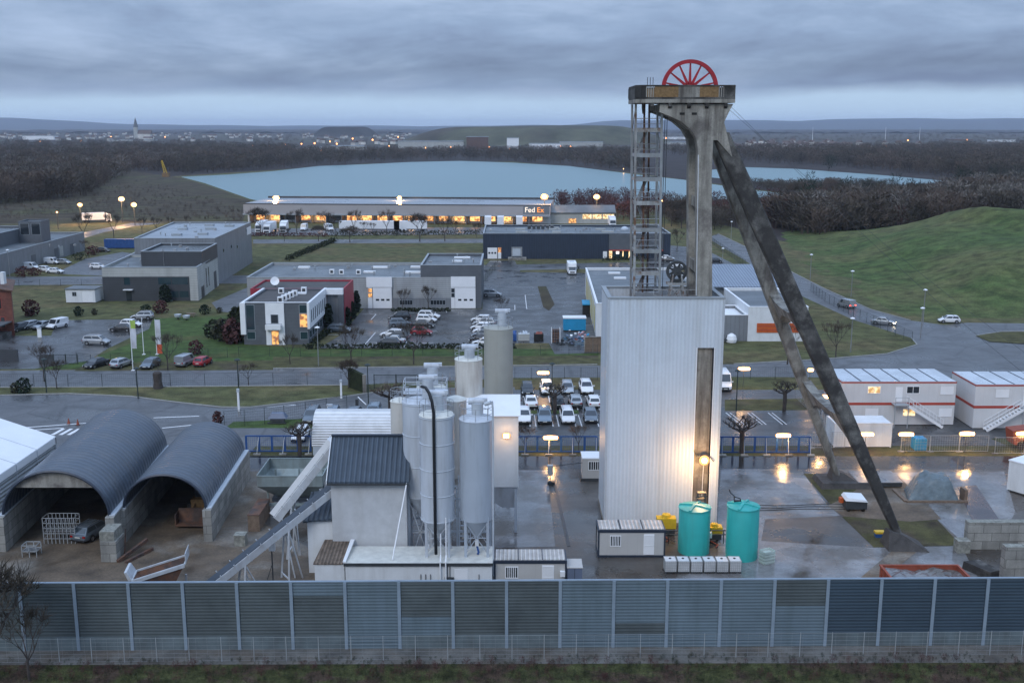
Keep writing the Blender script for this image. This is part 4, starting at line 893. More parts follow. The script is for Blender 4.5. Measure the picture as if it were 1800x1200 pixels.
mb = MB(); mb.box(q.x - 0.3, q.x + 0.3, q.y - 0.2, q.y + 0.3, 1.0, 2.1); mb.build('box', T['cabin'], t); mb = MB(); mb.box(q.x - 0.05, q.x + 0.05, q.y, q.y + 0.1, 0, 1.0); mb.box(q.x - 0.3, q.x + 0.5, q.y - 0.4, q.y, 0, 0.35); mb.build('post', T['darksteel'], t)
mb = MB(); mb.beam((q.x + 0.3, q.y, 2.0), (q.x + 4.2, q.y + 1.5, 2.0), 0.06); mb.beam((q.x + 4.2, q.y + 1.5, 2.0), (q.x + 4.2, q.y + 1.5, 0), 0.06); mb.build('pipe', T['darksteel'], t)
# drain gully and hose lines on the pad
t = MB(); a, b = G(975, 850), G(1000, 960); t.beam(a + Vector((0, 0, 0.02)), b + Vector((0, 0, 0.02)), 0.3, 0.04); t.build('drain_channel', T['darksteel'], kind='structure')
for k, yy in enumerate((889, 893, 897)):
    a, b = G(1285, yy), G(1500, yy - 3); mb = MB(); mb.tube([a.lerp(b, i / 8) + Vector((0, 0.15 * math.sin(i * 1.3 + k), 0.04)) for i in range(9)], 0.035, 5)
    tag(mb.build('ground_hose', T['hose']), ('upper', 'middle', 'lower')[k] + ' of three thin dark hoses lying across the pale yard', 'hose', 'hoses lying across the yard')
# ---------------------------------------------------------------- batching plant
lb_ = thing('plant_annex', 'long low white annex with pale flat roof under the silos', 'building', (-8, 84.5, 0))
mb = MB(); mb.box(-13.75, -1.65, 82.75, 86.35, 0, 2.6); mb.build('wall', T['white'], lb_)
mb = MB(); mb.box(-13.8, -1.6, 82.68, 86.4, 2.6, 2.7); mb.build('roof', T['silotop'], lb_)
mb = MB(); mb.box(-13.85, -1.55, 82.6, 82.68, 2.5, 2.74); mb.build('gutter', T['darksteel'], lb_)
A, B = (-13.75, 82.75), (-1.65, 82.75)
d = onwall(A, B, 9.0, 10.1, 0.05, 2.2, 0.0, 0.04).build('door', T['cleanwhite'], lb_)
for u in (6.2, 6.6, 7.0, 8.4, 8.6, 11.0): 
    onwall(A, B, u, u + 0.05, 1.2, 2.5 if u in (8.4, 8.6) else 1.75, 0.02, 0.1).build('pipe', T['darksteel'], lb_)
onwall(A, B, 6.0, 7.3, 1.15, 1.25, 0.02, 0.16).build('pipe_rack', T['darksteel'], lb_); onwall(A, B, 8.2, 8.95, 1.3, 1.5, 0.02, 0.2).build('pipe_rack', T['darksteel'], lb_)
t = thing('lean_to', 'small white lean-to with lichened brown roof beside the long annex', 'shed', (-15.1, 84, 0))
mb = MB(); mb.box(-16.3, -13.85, 82.9, 86.2, 0, 2.55); mb.build('wall', T['white'], t)
mb = MB(); mb.hexa([(-16.4, 82.8, 2.56), (-13.95, 82.8, 2.56), (-13.85, 87.4, 3.0), (-16.1, 87.4, 3.0)], [(-16.4, 82.8, 2.66), (-13.95, 82.8, 2.66), (-13.85, 87.4, 3.1), (-16.1, 87.4, 3.1)]); mb.build('roof', T['roofbrown'], t)
mb = MB(); mb.hexa([(-13.94, 82.8, 2.7), (-13.7, 82.8, 2.7), (-13.5, 86.6, 3.1), (-13.84, 86.6, 3.1)], [(-13.94, 82.8, 2.85), (-13.7, 82.8, 2.85), (-13.5, 86.6, 3.25), (-13.84, 86.6, 3.25)]); mb.build('flashing', T['cleanwhite'], t)
pt = thing('mixer_building', 'pale roughcast mixer building with slate blue pitched roof', 'building', (-12.1, 89.5, 0))
mb = MB(); mb.box(-15.4, -9.0, 86.7, 92.4, 0, 8.55); mb.build('wall', T['render'], pt)
mb = MB(); mb.extrude([(-9.0, 86.7, 8.55), (-9.0, 92.4, 8.55), (-9.0, 89.6, 11.35)], (-6.4, 0, 0)); mb.build('gable', T['render'], pt)
mb = MB()
for s in (1, -1):
    y0, y1 = (86.25, 89.6) if s == 1 else (92.85, 89.6); z0 = 8.35
    mb.hexa([(-15.65, y0, z0), (-8.75, y0, z0), (-8.75, y1, 11.45), (-15.65, y1, 11.45)], [(-15.65, y0, z0 + 0.16), (-8.75, y0, z0 + 0.16), (-8.75, y1, 11.6), (-15.65, y1, 11.6)])
mb.build('roof', T['darkroof'], pt)
mb = MB(); mb.beam((-15.7, 89.6, 11.64), (-8.7, 89.6, 11.64), 0.35, 0.12); mb.build('ridge_cap', T['navytrim'], pt)
mb = MB(); mb.hexa([(-15.72, 86.2, 8.3), (-15.66, 86.2, 8.3), (-15.66, 89.6, 11.4), (-15.72, 89.6, 11.4)], [(-15.72, 86.2, 8.6), (-15.66, 86.2, 8.6), (-15.66, 89.6, 11.7), (-15.72, 89.6, 11.7)]); mb.build('verge_board', T['cleanwhite'], pt)
mb = MB(); mb.box(-15.65, -8.75, 86.1, 86.24, 8.25, 8.4); mb.build('gutter', T['darksteel'], pt)
t = thing('side_annex', 'narrow white side annex with slate roof left of the mixer building', 'shed', (-16.8, 88, 0))
mb = MB(); mb.box(-17.6, -15.45, 87.0, 90.5, 0, 4.7); mb.build('wall', T['white'], t)
mb = MB(); mb.hexa([(-17.9, 86.6, 4.7), (-15.45, 86.6, 5.0), (-15.45, 90.8, 6.2), (-17.9, 90.8, 5.9)], [(-17.9, 86.6, 4.85), (-15.45, 86.6, 5.15), (-15.45, 90.8, 6.35), (-17.9, 90.8, 6.05)]); mb.build('roof', T['darkroof'], t)
# silos
def silo(label, x, y, r, zb, zt, m, topm, base=2.7, bands=0, legs=4, railing=True, filt=None, cone=True, legm=None, ga=0, cap=0.35):
    t = thing('silo', label, 'silo', (x, y, base), group='storage silos of the batching plant'); legm = legm or m
    mb = MB(); mb.lathe(x, y, [(r, zb), (r, zt)], 36, cap=False); mb.build('shell', m, t, smooth=True)
    mb = MB(); mb.lathe(x, y, [(r, zt), (r + 0.04, zt + 0.02), (r * 0.97, zt + 0.1), (r * 0.3, zt + cap), (0.01, zt + cap + 0.03)], 36, cap=False); top = mb.build('top', topm, t, smooth=True)
    if cone:
        mb = MB(); mb.lathe(x, y, [(0.22, zb - r * 1.25), (r * 0.99, zb)], 32); mb.build('hopper_cone', legm, t, smooth=True)
    if bands:
        for k in range(bands): mb = MB(); mb.ring(x, y, zb + 0.1 + (zt - zb - 0.2) * k / (bands - 1), r + 0.015, 0.045, 36); mb.build('band', T['filter'], t)
    for k in range(legs):
        a = math.pi / 4 + k * math.pi / 2 + ga; lx, ly = x + (r * 0.93) * math.cos(a), y + (r * 0.93) * math.sin(a)
        mb = MB(); mb.beam((lx, ly, base), (lx, ly, zb + 0.3), 0.22); mb.build('leg', legm, t)
    if legs:
        mb = MB(); c4 = [(x + r * 0.93 * math.cos(math.pi / 4 + k * math.pi / 2 + ga), y + r * 0.93 * math.sin(math.pi / 4 + k * math.pi / 2 + ga)) for k in range(4)]
        for k in range(4):
            a, b = c4[k], c4[(k + 1) % 4]; zz0, zz1 = base + 0.3, zb - 0.1
            mb.beam((*a, zz0), (*b, zz1), 0.06); mb.beam((*b, zz0), (*a, zz1), 0.06); mb.beam((*a, (zz0 + zz1) / 2), (*b, (zz0 + zz1) / 2), 0.06)
        mb.build('leg_brace', legm, t)
    if railing:
        mb = MB()
        for h in (0.55, 1.1): mb.ring(x, y, zt + h, r - 0.03, 0.025, 28)
        for k in range(8):
            a = k * math.pi / 4; mb.tube([(x + (r - 0.03) * math.cos(a), y + (r - 0.03) * math.sin(a), zt), (x + (r - 0.03) * math.cos(a), y + (r - 0.03) * math.sin(a), zt + 1.1)], 0.022, 4)
        mb.build('railing', T['galv'], top)
    if filt:
        fx, fy, fw, fh = filt
        mb = MB(); mb.lathe(x + fx, y + fy, [(fw, zt), (fw, zt + fh)], 16); f_ = mb.build('filter', T['filter'], t, smooth=True)
        mb = MB(); mb.tube([(x + fx - fw - 0.25, y + fy, zt + fh + 0.15), (x + fx + fw + 0.1, y + fy, zt + fh + 0.15)], 0.28, 10); mb.box(x + fx + fw, x + fx + fw + 0.35, y + fy - 0.2, y + fy + 0.2, zt + fh + 0.12, zt + fh + 0.4); mb.build('filter_hood', T['siloW'], f_, smooth=True)
    return t
sA = silo('white banded silo front left with a black hose arching over its top', -6.2, 85.0, 1.42, 5.75, 14.75, T['siloW'], T['silotop'], bands=5, filt=(0.1, 0.2, 0.5, 1.6))
sB = silo('plain pale grey silo front right beside the white tower bin', -2.95, 85.0, 1.4, 5.85, 14.4, T['siloG'], T['siloW'], filt=(0.1, 0.1, 0.48, 1.3))
silo('white silo half hidden behind the black hosed one', -8.0, 88.8, 1.4, 6.5, 14.9, T['siloW'], T['siloW'], base=0, bands=4, filt=(0.8, 0, 0.5, 1.9))
silo('white silo at the back of the cluster with railed crown platform', -7.2, 93.0, 1.35, 7.0, 15.0, T['siloW'], T['silotop'], base=0, filt=(0.1, 0, 0.5, 1.9))
silo('short cream silo on the left flank of the cluster', -10.2, 94.6, 0.9, 5.5, 13.4, T['siloB'], T['silotop'], base=0)
silo('cream silo between the cluster and the tall streaked one', -5.2, 95.5, 1.0, 6.0, 13.3, T['siloB'], T['silotop'], base=0, railing=False)
silo('tall cream silo with rust streaked rim behind the front pair', -4.2, 101, 1.33, 4.0, 15.9, T['siloB'], T['silotop'], base=0, filt=(0.1, -0.2, 0.5, 1.1), cap=0.25)
silo('tallest beige silo standing on braced legs nearest the parked cars', -1.45, 112.0, 1.55, 8.6, 16.9, T['siloBeige'], T['siloBeige'], base=0, filt=(0.4, 0.2, 0.5, 1.6), ga=0.1, cap=0.2)
# crown rail, wider than the silo it stands on
t = thing('service_platform', 'railed service walkway linking the rear silo tops', 'walkway', (-7.6, 91, 15.2))
mb = MB(); mb.box(-9.4, -5.7, 89.9, 91.6, 15.2, 15.28)
for h in (0.55, 1.1):
    for y in (89.9, 91.6): mb.tube([(-9.4, y, 15.2 + h), (-5.7, y, 15.2 + h)], 0.03, 5)
    for x in (-9.4, -5.7): mb.tube([(x, 89.9, 15.2 + h), (x, 91.6, 15.2 + h)], 0.03, 5)
for x in (-9.4, -8.2, -7, -5.7):
    for y in (89.9, 91.6): mb.tube([(x, y, 15.2), (x, y, 16.3)], 0.03, 5)
mb.build('walkway', T['siloW'], t)
# service stairs behind the silos
t = thing('access_stair', 'dark steel stair and frame climbing among the silo legs', 'stair', (-3.6, 89, 0))
mb = MB()
for k in range(14): mb.box(-4.6, -3.7, 88.2 + k * 0.22, 88.42 + k * 0.22, 0.9 + k * 0.4, 0.95 + k * 0.4)
for x in (-4.65, -3.65): mb.beam((x, 88.0, 0.6), (x, 91.3, 6.6), 0.06, 0.25)
for x in (-9.8, -4.8, -1.9):
    for y in (88.5, 91.8): mb.beam((x, y, 0), (x, y, 7.2), 0.14)
for z in (3.2, 6.2):
    for y in (88.5, 91.8): mb.beam((-9.8, y, z), (-1.9, y, z), 0.1, 0.18)
mb.beam((-9.8, 88.5, 0.5), (-8.0, 88.5, 6.0), 0.1); mb.beam((-4.8, 88.5, 6), (-3.2, 88.5, 0.5), 0.1)
mb.build('frame', T['filter'], t)
t = thing('cage_ladder', 'caged ladder running down the gap between cream and cluster silos', 'ladder', (-5.6, 98.4, 0))
mb = MB()
for k in range(38): mb.box(-5.85, -5.35, 98.3, 98.36, 0.6 + k * 0.38, 0.64 + k * 0.38)
for x in (-5.87, -5.33): mb.beam((x, 98.33, 0), (x, 98.33, 15.2), 0.05)
mb.build('ladder', T['rustgalv'], t)
# black hose arched over the front silo
hs = MB(); pts = []
for k in range(9):
    a = math.pi * (0.98 - 0.5 * k / 8); pts.append((-7.15 + 1.15 * math.cos(a) + 0.55, 83.6, 15.3 + 2.0 * math.sin(a)))
pts = [(-7.35, 84.6, 17.2), (-7.0, 84.1, 17.25), (-6.7, 83.75, 16.9), (-6.45, 83.55, 16.2), (-6.33, 83.48, 15.3)] + [(-6.33, 83.45, z) for z in (14, 11, 8, 5)] + [(-6.3, 83.45, 3.2)]
hs.tube(pts, 0.13, 8); tag(hs.build('delivery_hose', T['hose'], smooth=True), 'thick black hose arching down the front of the banded silo', 'hose')
hs = MB(); hs.tube([(-1.6, 83.75, 16.2), (-1.55, 83.7, 15.5), (-1.55, 83.68, 1.2)], 0.09, 6); hs.tube([(-2.2, 83.9, 15.9), (-1.7, 83.75, 16.1)], 0.16, 8); tag(hs.build('filling_pipe', T['filter'], smooth=True), 'grey filling pipe running down the right side of the plain silo', 'pipe')
for x, z0, z1 in ((-5.9, 0.6, 5.0), (-5.45, 0.6, 6.4)):
    hs = MB(); hs.tube([(x, 82.55, z0), (x, 82.55, 2.9), (x, 83.3, 3.2), (x, 83.4, z1)], 0.06, 6); tag(hs.build('riser_pipe', T['cleanwhite'], smooth=True), 'thin white riser pipe on the annex front %s' % ('under the black hose' if x < -5.6 else 'just right of the black hose'), 'pipe')
hs = MB(); hs.beam((-9.9, 83.2, 2.8), (-8.9, 86.2, 8.4), 0.09); tag(hs.build('prop_pipe', T['cleanwhite']), 'slanting white pipe between the annex roof and mixer building corner', 'pipe')
# tower bin right of the silos
t = thing('aggregate_bin', 'tall white boxed bin with sloping top behind the plain grey silo', 'bin', (-1.5, 97.5, 0))
mb = MB(); mb.hexa([(-4.3, 96.2, 4.6), (0.6, 96.2, 4.6), (0.6, 100.2, 4.6), (-4.3, 100.2, 4.6)], [(-4.3, 96.2, 11.5), (0.6, 96.2, 11.5), (0.6, 100.2, 12.4), (-4.3, 100.2, 12.4)]); mb.build('wall', T['white'], t)
mb = MB(); mb.hexa([(-4.5, 96.0, 11.52), (0.8, 96.0, 11.52), (0.8, 100.4, 12.47), (-4.5, 100.4, 12.47)], [(-4.5, 96.0, 11.6), (0.8, 96.0, 11.6), (0.8, 100.4, 12.55), (-4.5, 100.4, 12.55)]); mb.build('roof', T['cleanwhite'], t)
mb = MB(); mb.hexa([(-0.9, 97.2, 2.2), (0.3, 97.2, 2.2), (0.3, 98.8, 2.2), (-0.9, 98.8, 2.2)], [(-4.2, 96.3, 4.6), (0.55, 96.3, 4.6), (0.55, 100.1, 4.6), (-4.2, 100.1, 4.6)]); mb.build('hopper', T['siloW'], t)
mb = MB()
for x in (-3.9, 0.35):
    for y in (96.5, 99.8): mb.box(x - 0.12, x + 0.12, y - 0.12, y + 0.12, 0, 4.8)
mb.build('support', T['filter'], t)
p = P(890, 765, 95.9); bar_lamp('small bar floodlight on the white boxed bin', p.x, 95.8, p.z, ground=6.0, w_=0.25, energy=40, post=False)
t = thing('discharge_valve', 'small valve box and blue coupling under the plain grey silo', 'valve', (-2.95, 84.9, 2.7))
mb = MB(); mb.box(-3.1, -2.8, 84.7, 85.0, 3.4, 3.9); mb.build('body', T['cleanwhite'], t); mb = MB(); mb.tube([(-2.95, 84.8, 3.4), (-2.8, 84.6, 2.9), (-2.9, 84.5, 2.75)], 0.1, 6); mb.build('coupling', T['blue'], t)
t = thing('gas_bottles', 'pair of blue bottles lying at the annex foot near the black hose', 'bottles', (-2.0, 82.3, 0))
mb = MB()
for k in range(2): mb.tube([(-2.6 + k * 0.45, 82.1, 0.35), (-2.3 + k * 0.45, 82.1, 0.35)], 0.18, 10)
mb.build('bottle', T['skyblue'], t, smooth=True)
# conveyors
def conveyor(label, a, b, w_, belt, side, cover=False, legs=()):
    a = Vector(a); b = Vector(b); t = thing('conveyor', label, 'conveyor', (a.x, a.y, 0)); d = (b - a).normalized(); r = d.cross(Vector((0, 0, 1))).normalized(); u = r.cross(d)
    mb = MB()
    for s in (-1, 1): mb.beam(a + r * s * w_ / 2 - u * 0.3, b + r * s * w_ / 2 - u * 0.3, 0.1, 0.6)
    mb.build('side_truss', side, t)
    mb = MB(); mb.beam(a + u * 0.02, b + u * 0.02, w_ - 0.1, 0.08)
    if cover: mb.beam(a + u * 0.35, b + u * 0.35, w_ * 0.9, 0.5)
    mb.build('cover' if cover else 'belt', belt, t)
    L = (b - a).length; mb = MB(); n = int(L / 1.25)
    for k in range(n + 1):
        q = a + d * (k * L / n)
        for s in (-1, 1): mb.beam(q + r * s * (w_ / 2 + 0.06) - u * 0.6, q + r * s * (w_ / 2 + 0.06) + u * 0.15, 0.08)
        if not cover: mb.beam(q - r * w_ / 2 - u * 0.5, q + r * w_ / 2 - u * 0.5, 0.08)
    mb.build('rib', side, t)
    for f in legs:
        q = a + d * (L * f); mb = MB()
        for s in (-1, 1): mb.beam(q + r * s * w_ / 2 - u * 0.6, (q.x + r.x * s * w_ * 0.9, q.y + r.y * s * w_ * 0.9, 0), 0.14); mb.beam(q + r * s * w_ / 2 - u * 0.6, (q.x + d.x * 1.4 + r.x * s * w_ * 0.6, q.y + d.y * 1.4, 0), 0.1)
        mb.beam((q.x - r.x * w_ * 0.8, q.y - r.y * w_ * 0.8, 0.5), (q.x + r.x * w_ * 0.8, q.y + r.y * w_ * 0.8, 0.5), 0.1)
        mb.build('support', side, t)
    return t
conveyor('long dark belted conveyor rising from the yard to the mixer building', (-26.0, 81.0, 0.6), (-15.2, 87.9, 7.9), 1.0, T['belt'], T['conv'], legs=(0.32, 0.62))
conveyor('white covered conveyor climbing behind the dark belted one', tuple(P(486, 905, 91.0)), (-15.7, 90.6, 10.7), 1.1, T['cleanwhite'], T['conv'], cover=True, legs=(0.2,))
t = thing('feed_hopper', 'white rimmed tilted feed hopper with rusty inside at the foot of the conveyor', 'hopper', (-27.6, 80.6, 0))
A4 = [(-30.6, 80.6, 2.1), (-26.6, 81.6, 3.1), (-26.9, 83.6, 3.1), (-30.9, 82.6, 2.1)]; B4 = [(-29.2, 81.3, 0.8), (-27.6, 81.6, 1.2), (-27.7, 82.6, 1.2), (-29.3, 82.3, 0.8)]
mb = MB(); mb.add([Vector(p) for p in A4 + B4], [(0, 1, 5, 4), (1, 2, 6, 5), (2, 3, 7, 6), (3, 0, 4, 7), (4, 5, 6, 7)]); mb.build('bowl', T['rust'], t)
mb = MB()
for i in range(4): mb.beam(A4[i], A4[(i + 1) % 4], 0.12, 0.14)
mb.hexa([(-30.6, 80.5, 1.85), (-26.6, 81.5, 2.85), (-26.6, 81.58, 2.85), (-30.6, 80.58, 1.85)], [(-30.6, 80.5, 2.1), (-26.6, 81.5, 3.1), (-26.6, 81.58, 3.1), (-30.6, 80.58, 2.1)])
mb.hexa([(-26.55, 81.6, 3.1), (-26.5, 81.6, 3.1), (-26.8, 83.6, 3.1), (-26.85, 83.6, 3.1)], [(-26.55, 81.6, 4.0), (-26.5, 81.6, 4.0), (-26.8, 83.6, 4.0), (-26.85, 83.6, 4.0)])
mb.hexa([(-30.9, 80.6, 2.1), (-30.6, 80.6, 2.1), (-30.9, 82.6, 2.1), (-31.2, 82.6, 2.1)], [(-31.2, 80.6, 2.8), (-31.0, 80.6, 2.8), (-31.3, 82.6, 2.8), (-31.5, 82.6, 2.8)])
mb.build('rim', T['conv'], t)
mb = MB()
for p_ in ((-29.8, 80.9), (-26.9, 81.7), (-29.9, 82.5), (-27.1, 83.3)): mb.beam((p_[0], p_[1], 0), (p_[0], p_[1], 1.1 if p_[0] < -28 else 1.5), 0.14)
mb.build('leg', T['conv'], t)
# aggregate hopper trailer
t = thing('aggregate_hopper', 'large grey green steel aggregate hopper behind the white conveyor', 'hopper', (-21.5, 104, 0))
x0, x1, y0, y1 = -25.3, -18.8, 101.2, 107.0
mb = MB()
o4 = [(x0, y0), (x1, y0), (x1, y1), (x0, y1)]; 
for i in range(4):
    a, b = o4[i], o4[(i + 1) % 4]; ca, cb = [(p[0] * 0.5 + (x0 + x1) / 2 * 0.5, p[1] * 0.5 + (y0 + y1) / 2 * 0.5) for p in (a, b)]
    mb.add([(*a, 4.0), (*b, 4.0), (*b, 2.9), (*a, 2.9)], [(0, 3, 2, 1)]); mb.add([(*a, 2.9), (*b, 2.9), (*cb, 1.4), (*ca, 1.4)], [(0, 3, 2, 1)])
mb.build('bin', T['hopper'], t)
mb = MB()
for i in range(4): mb.beam((*o4[i], 4.0), (*o4[(i + 1) % 4], 4.0), 0.1)
for x in (x0 + 0.8, (x0 + x1) / 2, x1 - 0.8):
    for y in (y0 + 1, y1 - 1): mb.box(x - 0.09, x + 0.09, y - 0.09, y + 0.09, 0, 3.2)
mb.box(x0 + 1, x1 - 0.6, y0 - 0.3, y0 - 0.1, 1.0, 1.25); mb.build('frame', T['hopper'], t)
mb = MB(); mb.box(x0 + 1.2, x1 - 1.2, y0 + 1, y1 - 1, 1.0, 1.4); mb.build('belt_feeder', T['belt'], t)
for nm, (x, y, w_, d_, h) in {'rusted dark block bin beside the grey green hopper': (-25.2, 96.6, 1.1, 4.6, 1.6), 'low grey stone block in front of the rusted block bin': (-25.6, 92.9, 1.0, 1.0, 1.0)}.items():
    mb = MB(); mb.box(x, x + w_, y, y + d_, 0, h); t = thing('block_bin', nm, 'concrete block', (x, y, 0)); mb.build('block', T['mossblock'] if d_ < 2 else T['wood'], t)
    mb = MB(); mb.box(x - 0.03, x + w_ + 0.03, y - 0.03, y + d_ + 0.03, h, h + 0.08); mb.build('top', T['rust'] if d_ > 2 else T['mossblock'], t)
# control lamp mast among conveyor legs
t = thing('switch_post', 'thin steel post with pale switch box left of the lean-to', 'post', (-20.4, 85.5, 0))
mb = MB(); mb.tube([(-20.4, 85.5, 0), (-20.4, 85.5, 3.6)], 0.06, 6); mb.beam((-20.9, 85.5, 0), (-20.4, 85.5, 1.5), 0.05); mb.build('post', T['darksteel'], t); mb = MB(); mb.box(-20.6, -20.1, 85.3, 85.6, 2.7, 3.5); mb.build('switch_box', T['cleanwhite'], t)

# ---------------------------------------------------------------- arched sheds
def arch_shed(label, cx0, y0, cx1, y1, half, zs, rise, skin, wl, wr, infill_=False):
    t = thing('arched_shed', label, 'shed', (cx0, y0, 0)); n = 22; L = 14
    mb = MB(); d = Vector((cx1 - cx0, y1 - y0, 0)); vs = []
    for off in (0.0, 0.14):
        for j in range(L + 1):
            c = Vector((cx0, y0, 0)) + d * (j / L)
            for k in range(n + 1):
                a = math.pi * k / n; vs.append((c.x - (half + off) * math.cos(a), c.y, zs + (rise + off) * math.sin(a)))
    w_ = n + 1; S = (L + 1) * w_; fs = []
    for j in range(L):
        for k in range(n):
            a = j * w_ + k; fs.append((a, a + 1, a + w_ + 1, a + w_)); b = S + a; fs.append((b, b + w_, b + w_ + 1, b + 1))
    for k in range(n): fs.append((k, S + k, S + k + 1, k + 1)); a = L * w_ + k; fs.append((a, a + 1, S + a + 1, S + a))
    mb.add(vs, fs); mb.build('roof', skin, t, smooth=True)
    mb = MB(); pts = [(cx0 - (half + 0.08) * math.cos(math.pi * k / n), y0 - 0.05, zs + (rise + 0.08) * math.sin(math.pi * k / n)) for k in range(n + 1)]; mb.tube(pts, 0.13, 6); mb.build('front_rim', T['navytrim'], t)
    mb = MB(); q = []
    for k in range(n + 1):
        a = math.pi * k / n; q.append((cx1 - half * math.cos(a), y1 - 0.2, zs + rise * math.sin(a)))
    mb.extrude([(cx1 + half, y1 - 0.2, 0), (cx1 - half, y1 - 0.2, 0)] + q, (0, 0.12, 0)); mb.build('end_wall', T['render'], t)
    if infill_:
        h0 = 0.62; q = [(cx0 - half * math.cos(a), y0 + 0.3, zs + rise * math.sin(a)) for a in [math.asin(h0) + (math.pi - 2 * math.asin(h0)) * k / 12 for k in range(13)]]
        mb = MB(); mb.extrude(q, (0, 0.1, 0)); mb.build('tympanum', T['concrete'], t)
    for on, s in ((wl, -1), (wr, 1)):
        if not on: continue
        x0_, x1_ = cx0 + s * (half + 0.25), cx1 + s * (half + 0.25); mb = MB()
        mb.hexa([(x0_ - 0.4, y0 - 0.6, 0), (x0_ + 0.4, y0 - 0.6, 0), (x1_ + 0.4, y1, 0), (x1_ - 0.4, y1, 0)], [(x0_ - 0.4, y0 - 0.6, zs), (x0_ + 0.4, y0 - 0.6, zs), (x1_ + 0.4, y1, zs), (x1_ - 0.4, y1, zs)])
        mb.build('side_wall', T['blockwall'], t)
        mb = MB(); mb.beam((x0_ + 0.1, y0 - 0.2, zs + 0.06), (x1_ + 0.1, y1, zs + 0.06), 0.5, 0.1); mb.build('wall_cap', T['filter'], t)
    return t
arch_shed('larger dark corrugated arched shed beside the white tent hall', -41.4, 92.2, -43.0, 113.6, 4.75, 3.3, 4.1, T['shedskin'], True, True, True)
arch_shed('smaller dark corrugated arched shed with long block side wall', -32.3, 94.6, -33.2, 112.6, 3.75, 3.1, 3.15, T['shedskin'], True, True)
t = thing('block_stack', 'pile of concrete blocks ending the wall between the two arched sheds', 'concrete blocks', (-36, 90.5, 0))
for (x, y, h, m) in ((-36.5, 89.3, 1.9, 'blockwall'), (-36.6, 89.4, 2.7, 'mossblock')):
    mb = MB()
    if m == 'blockwall': mb.box(x, x + 1.4, y, y + 2.2, 0, 1.9)
    else: mb.box(x + 0.05, x + 1.35, y + 0.05, y + 2.1, 1.9, 2.8)
    mb.build('block', T[m], t)
t = thing('steel_beams', 'rusty steel beams leaning against the block stack between the sheds', 'beams', (-34.5, 90, 0))
mb = MB(); mb.beam((-35.0, 89.2, 0.1), (-33.4, 92.4, 0.9), 0.25, 0.3); mb.beam((-34.2, 89.0, 0.1), (-32.8, 92.0, 0.2), 0.22, 0.25); mb.beam((-34.9, 90.6, 0.0), (-34.85, 91.2, 2.4), 0.1); mb.build('beam', T['rust'], t)
def cage(name, label, x, y, w_, d_, h, nx, nz, cat='cage'):
    t = thing(name, label, cat, (x, y, 0)); mb = MB()
    for i in range(nx + 1):
        for yy in (y, y + d_): mb.beam((x + w_ * i / nx, yy, 0), (x + w_ * i / nx, yy, h), 0.06)
    for j in range(1, nz + 1):
        z = h * j / nz
        for yy in (y, y + d_): mb.beam((x, yy, z), (x + w_, yy, z), 0.06)
        for xx in (x, x + w_): mb.beam((xx, y, z), (xx, y + d_, z), 0.06)
    mb.build('frame', T['mesh'], t)
    mb = MB(); mb.box(x + 0.1, x + w_ - 0.1, y + 0.1, y + d_ - 0.1, h * 0.45, h * 0.5); mb.build('shelf', T['galv'], t); return t
cage('storage_cage', 'tall wire storage cage just inside the larger arched shed', -43.4, 93.6, 2.9, 1.3, 2.5, 8, 5)
cage('step_frame', 'low open steel step frame standing before the wire cage', -44.0, 90.4, 1.3, 1.0, 1.1, 2, 2, 'frame')
# loader bucket and loader in the small shed
t = thing('wheel_loader', 'dark wheel loader with wide bucket parked inside the smaller arched shed', 'loader', (-30.4, 99, 0))
mb = MB(); mb.extrude([(-32.3, 97.2, 0.3), (-32.3, 98.4, 0.25), (-32.3, 98.6, 1.7), (-32.3, 98.3, 1.75), (-32.3, 98.1, 0.5), (-32.3, 97.2, 0.45)], (3.0, 0, 0)); mb.box(-32.35, -32.25, 97.2, 98.6, 0.3, 1.5); mb.box(-29.35, -29.25, 97.2, 98.6, 0.3, 1.5); mb.build('bucket', T['rust'], t)
mb = MB(); mb.box(-31.6, -30.0, 100, 104, 0.9, 2.0); mb.beam((-31.4, 98.6, 0.8), (-31.2, 100.4, 1.8), 0.2); mb.beam((-30.2, 98.6, 0.8), (-30.4, 100.4, 1.8), 0.2); mb.build('body', T['ochre'], t)
mb = MB(); mb.box(-31.4, -30.2, 100.8, 102.2, 2.0, 3.3); mb.build('cab', T['glass'], t)
for dx in (-32.0, -30.0):
    for y in (100.6, 103.3):
        mb = MB(); mb.tube([(dx, y, 0.75), (dx + 0.45, y, 0.75)], 0.75, 16); mb.build('wheel', T['tyre'], t, smooth=True)
# ---------------------------------------------------------------- white tent hall at the left edge
t = thing('tent_hall', 'white canvas gabled storage hall cut by the left edge', 'tent hall', (-57, 101, 0))
xe, xr, xl, y0, y1, ze, zr_ = -49.9, -57.5, -65, 86, 112.2, 4.7, 7.4
mb = MB(); mb.hexa([(xe - 0.05, y0, 0.3), (xe, y0, 0.3), (xe, y1, 0.3), (xe - 0.05, y1, 0.3)], [(xe - 0.05, y0, ze), (xe, y0, ze), (xe, y1, ze), (xe - 0.05, y1, ze)])
mb.extrude([(xe, y1, 0), (xl, y1, 0), (xl, y1, ze), (xr, y1, zr_), (xe, y1, ze)], (0, -0.08, 0)); mb.extrude([(xe, y0, 0), (xl, y0, 0), (xl, y0, ze), (xr, y0, zr_), (xe, y0, ze)], (0, 0.08, 0)); mb.build('wall', T['tentside'], t)
mb = MB(); mb.hexa([(xe + 0.1, y0 - 0.1, ze), (xe + 0.1, y1 + 0.1, ze), (xr, y1 + 0.1, zr_), (xr, y0 - 0.1, zr_)], [(xe + 0.12, y0 - 0.1, ze + 0.1), (xe + 0.12, y1 + 0.1, ze + 0.1), (xr, y1 + 0.1, zr_ + 0.1), (xr, y0 - 0.1, zr_ + 0.1)])
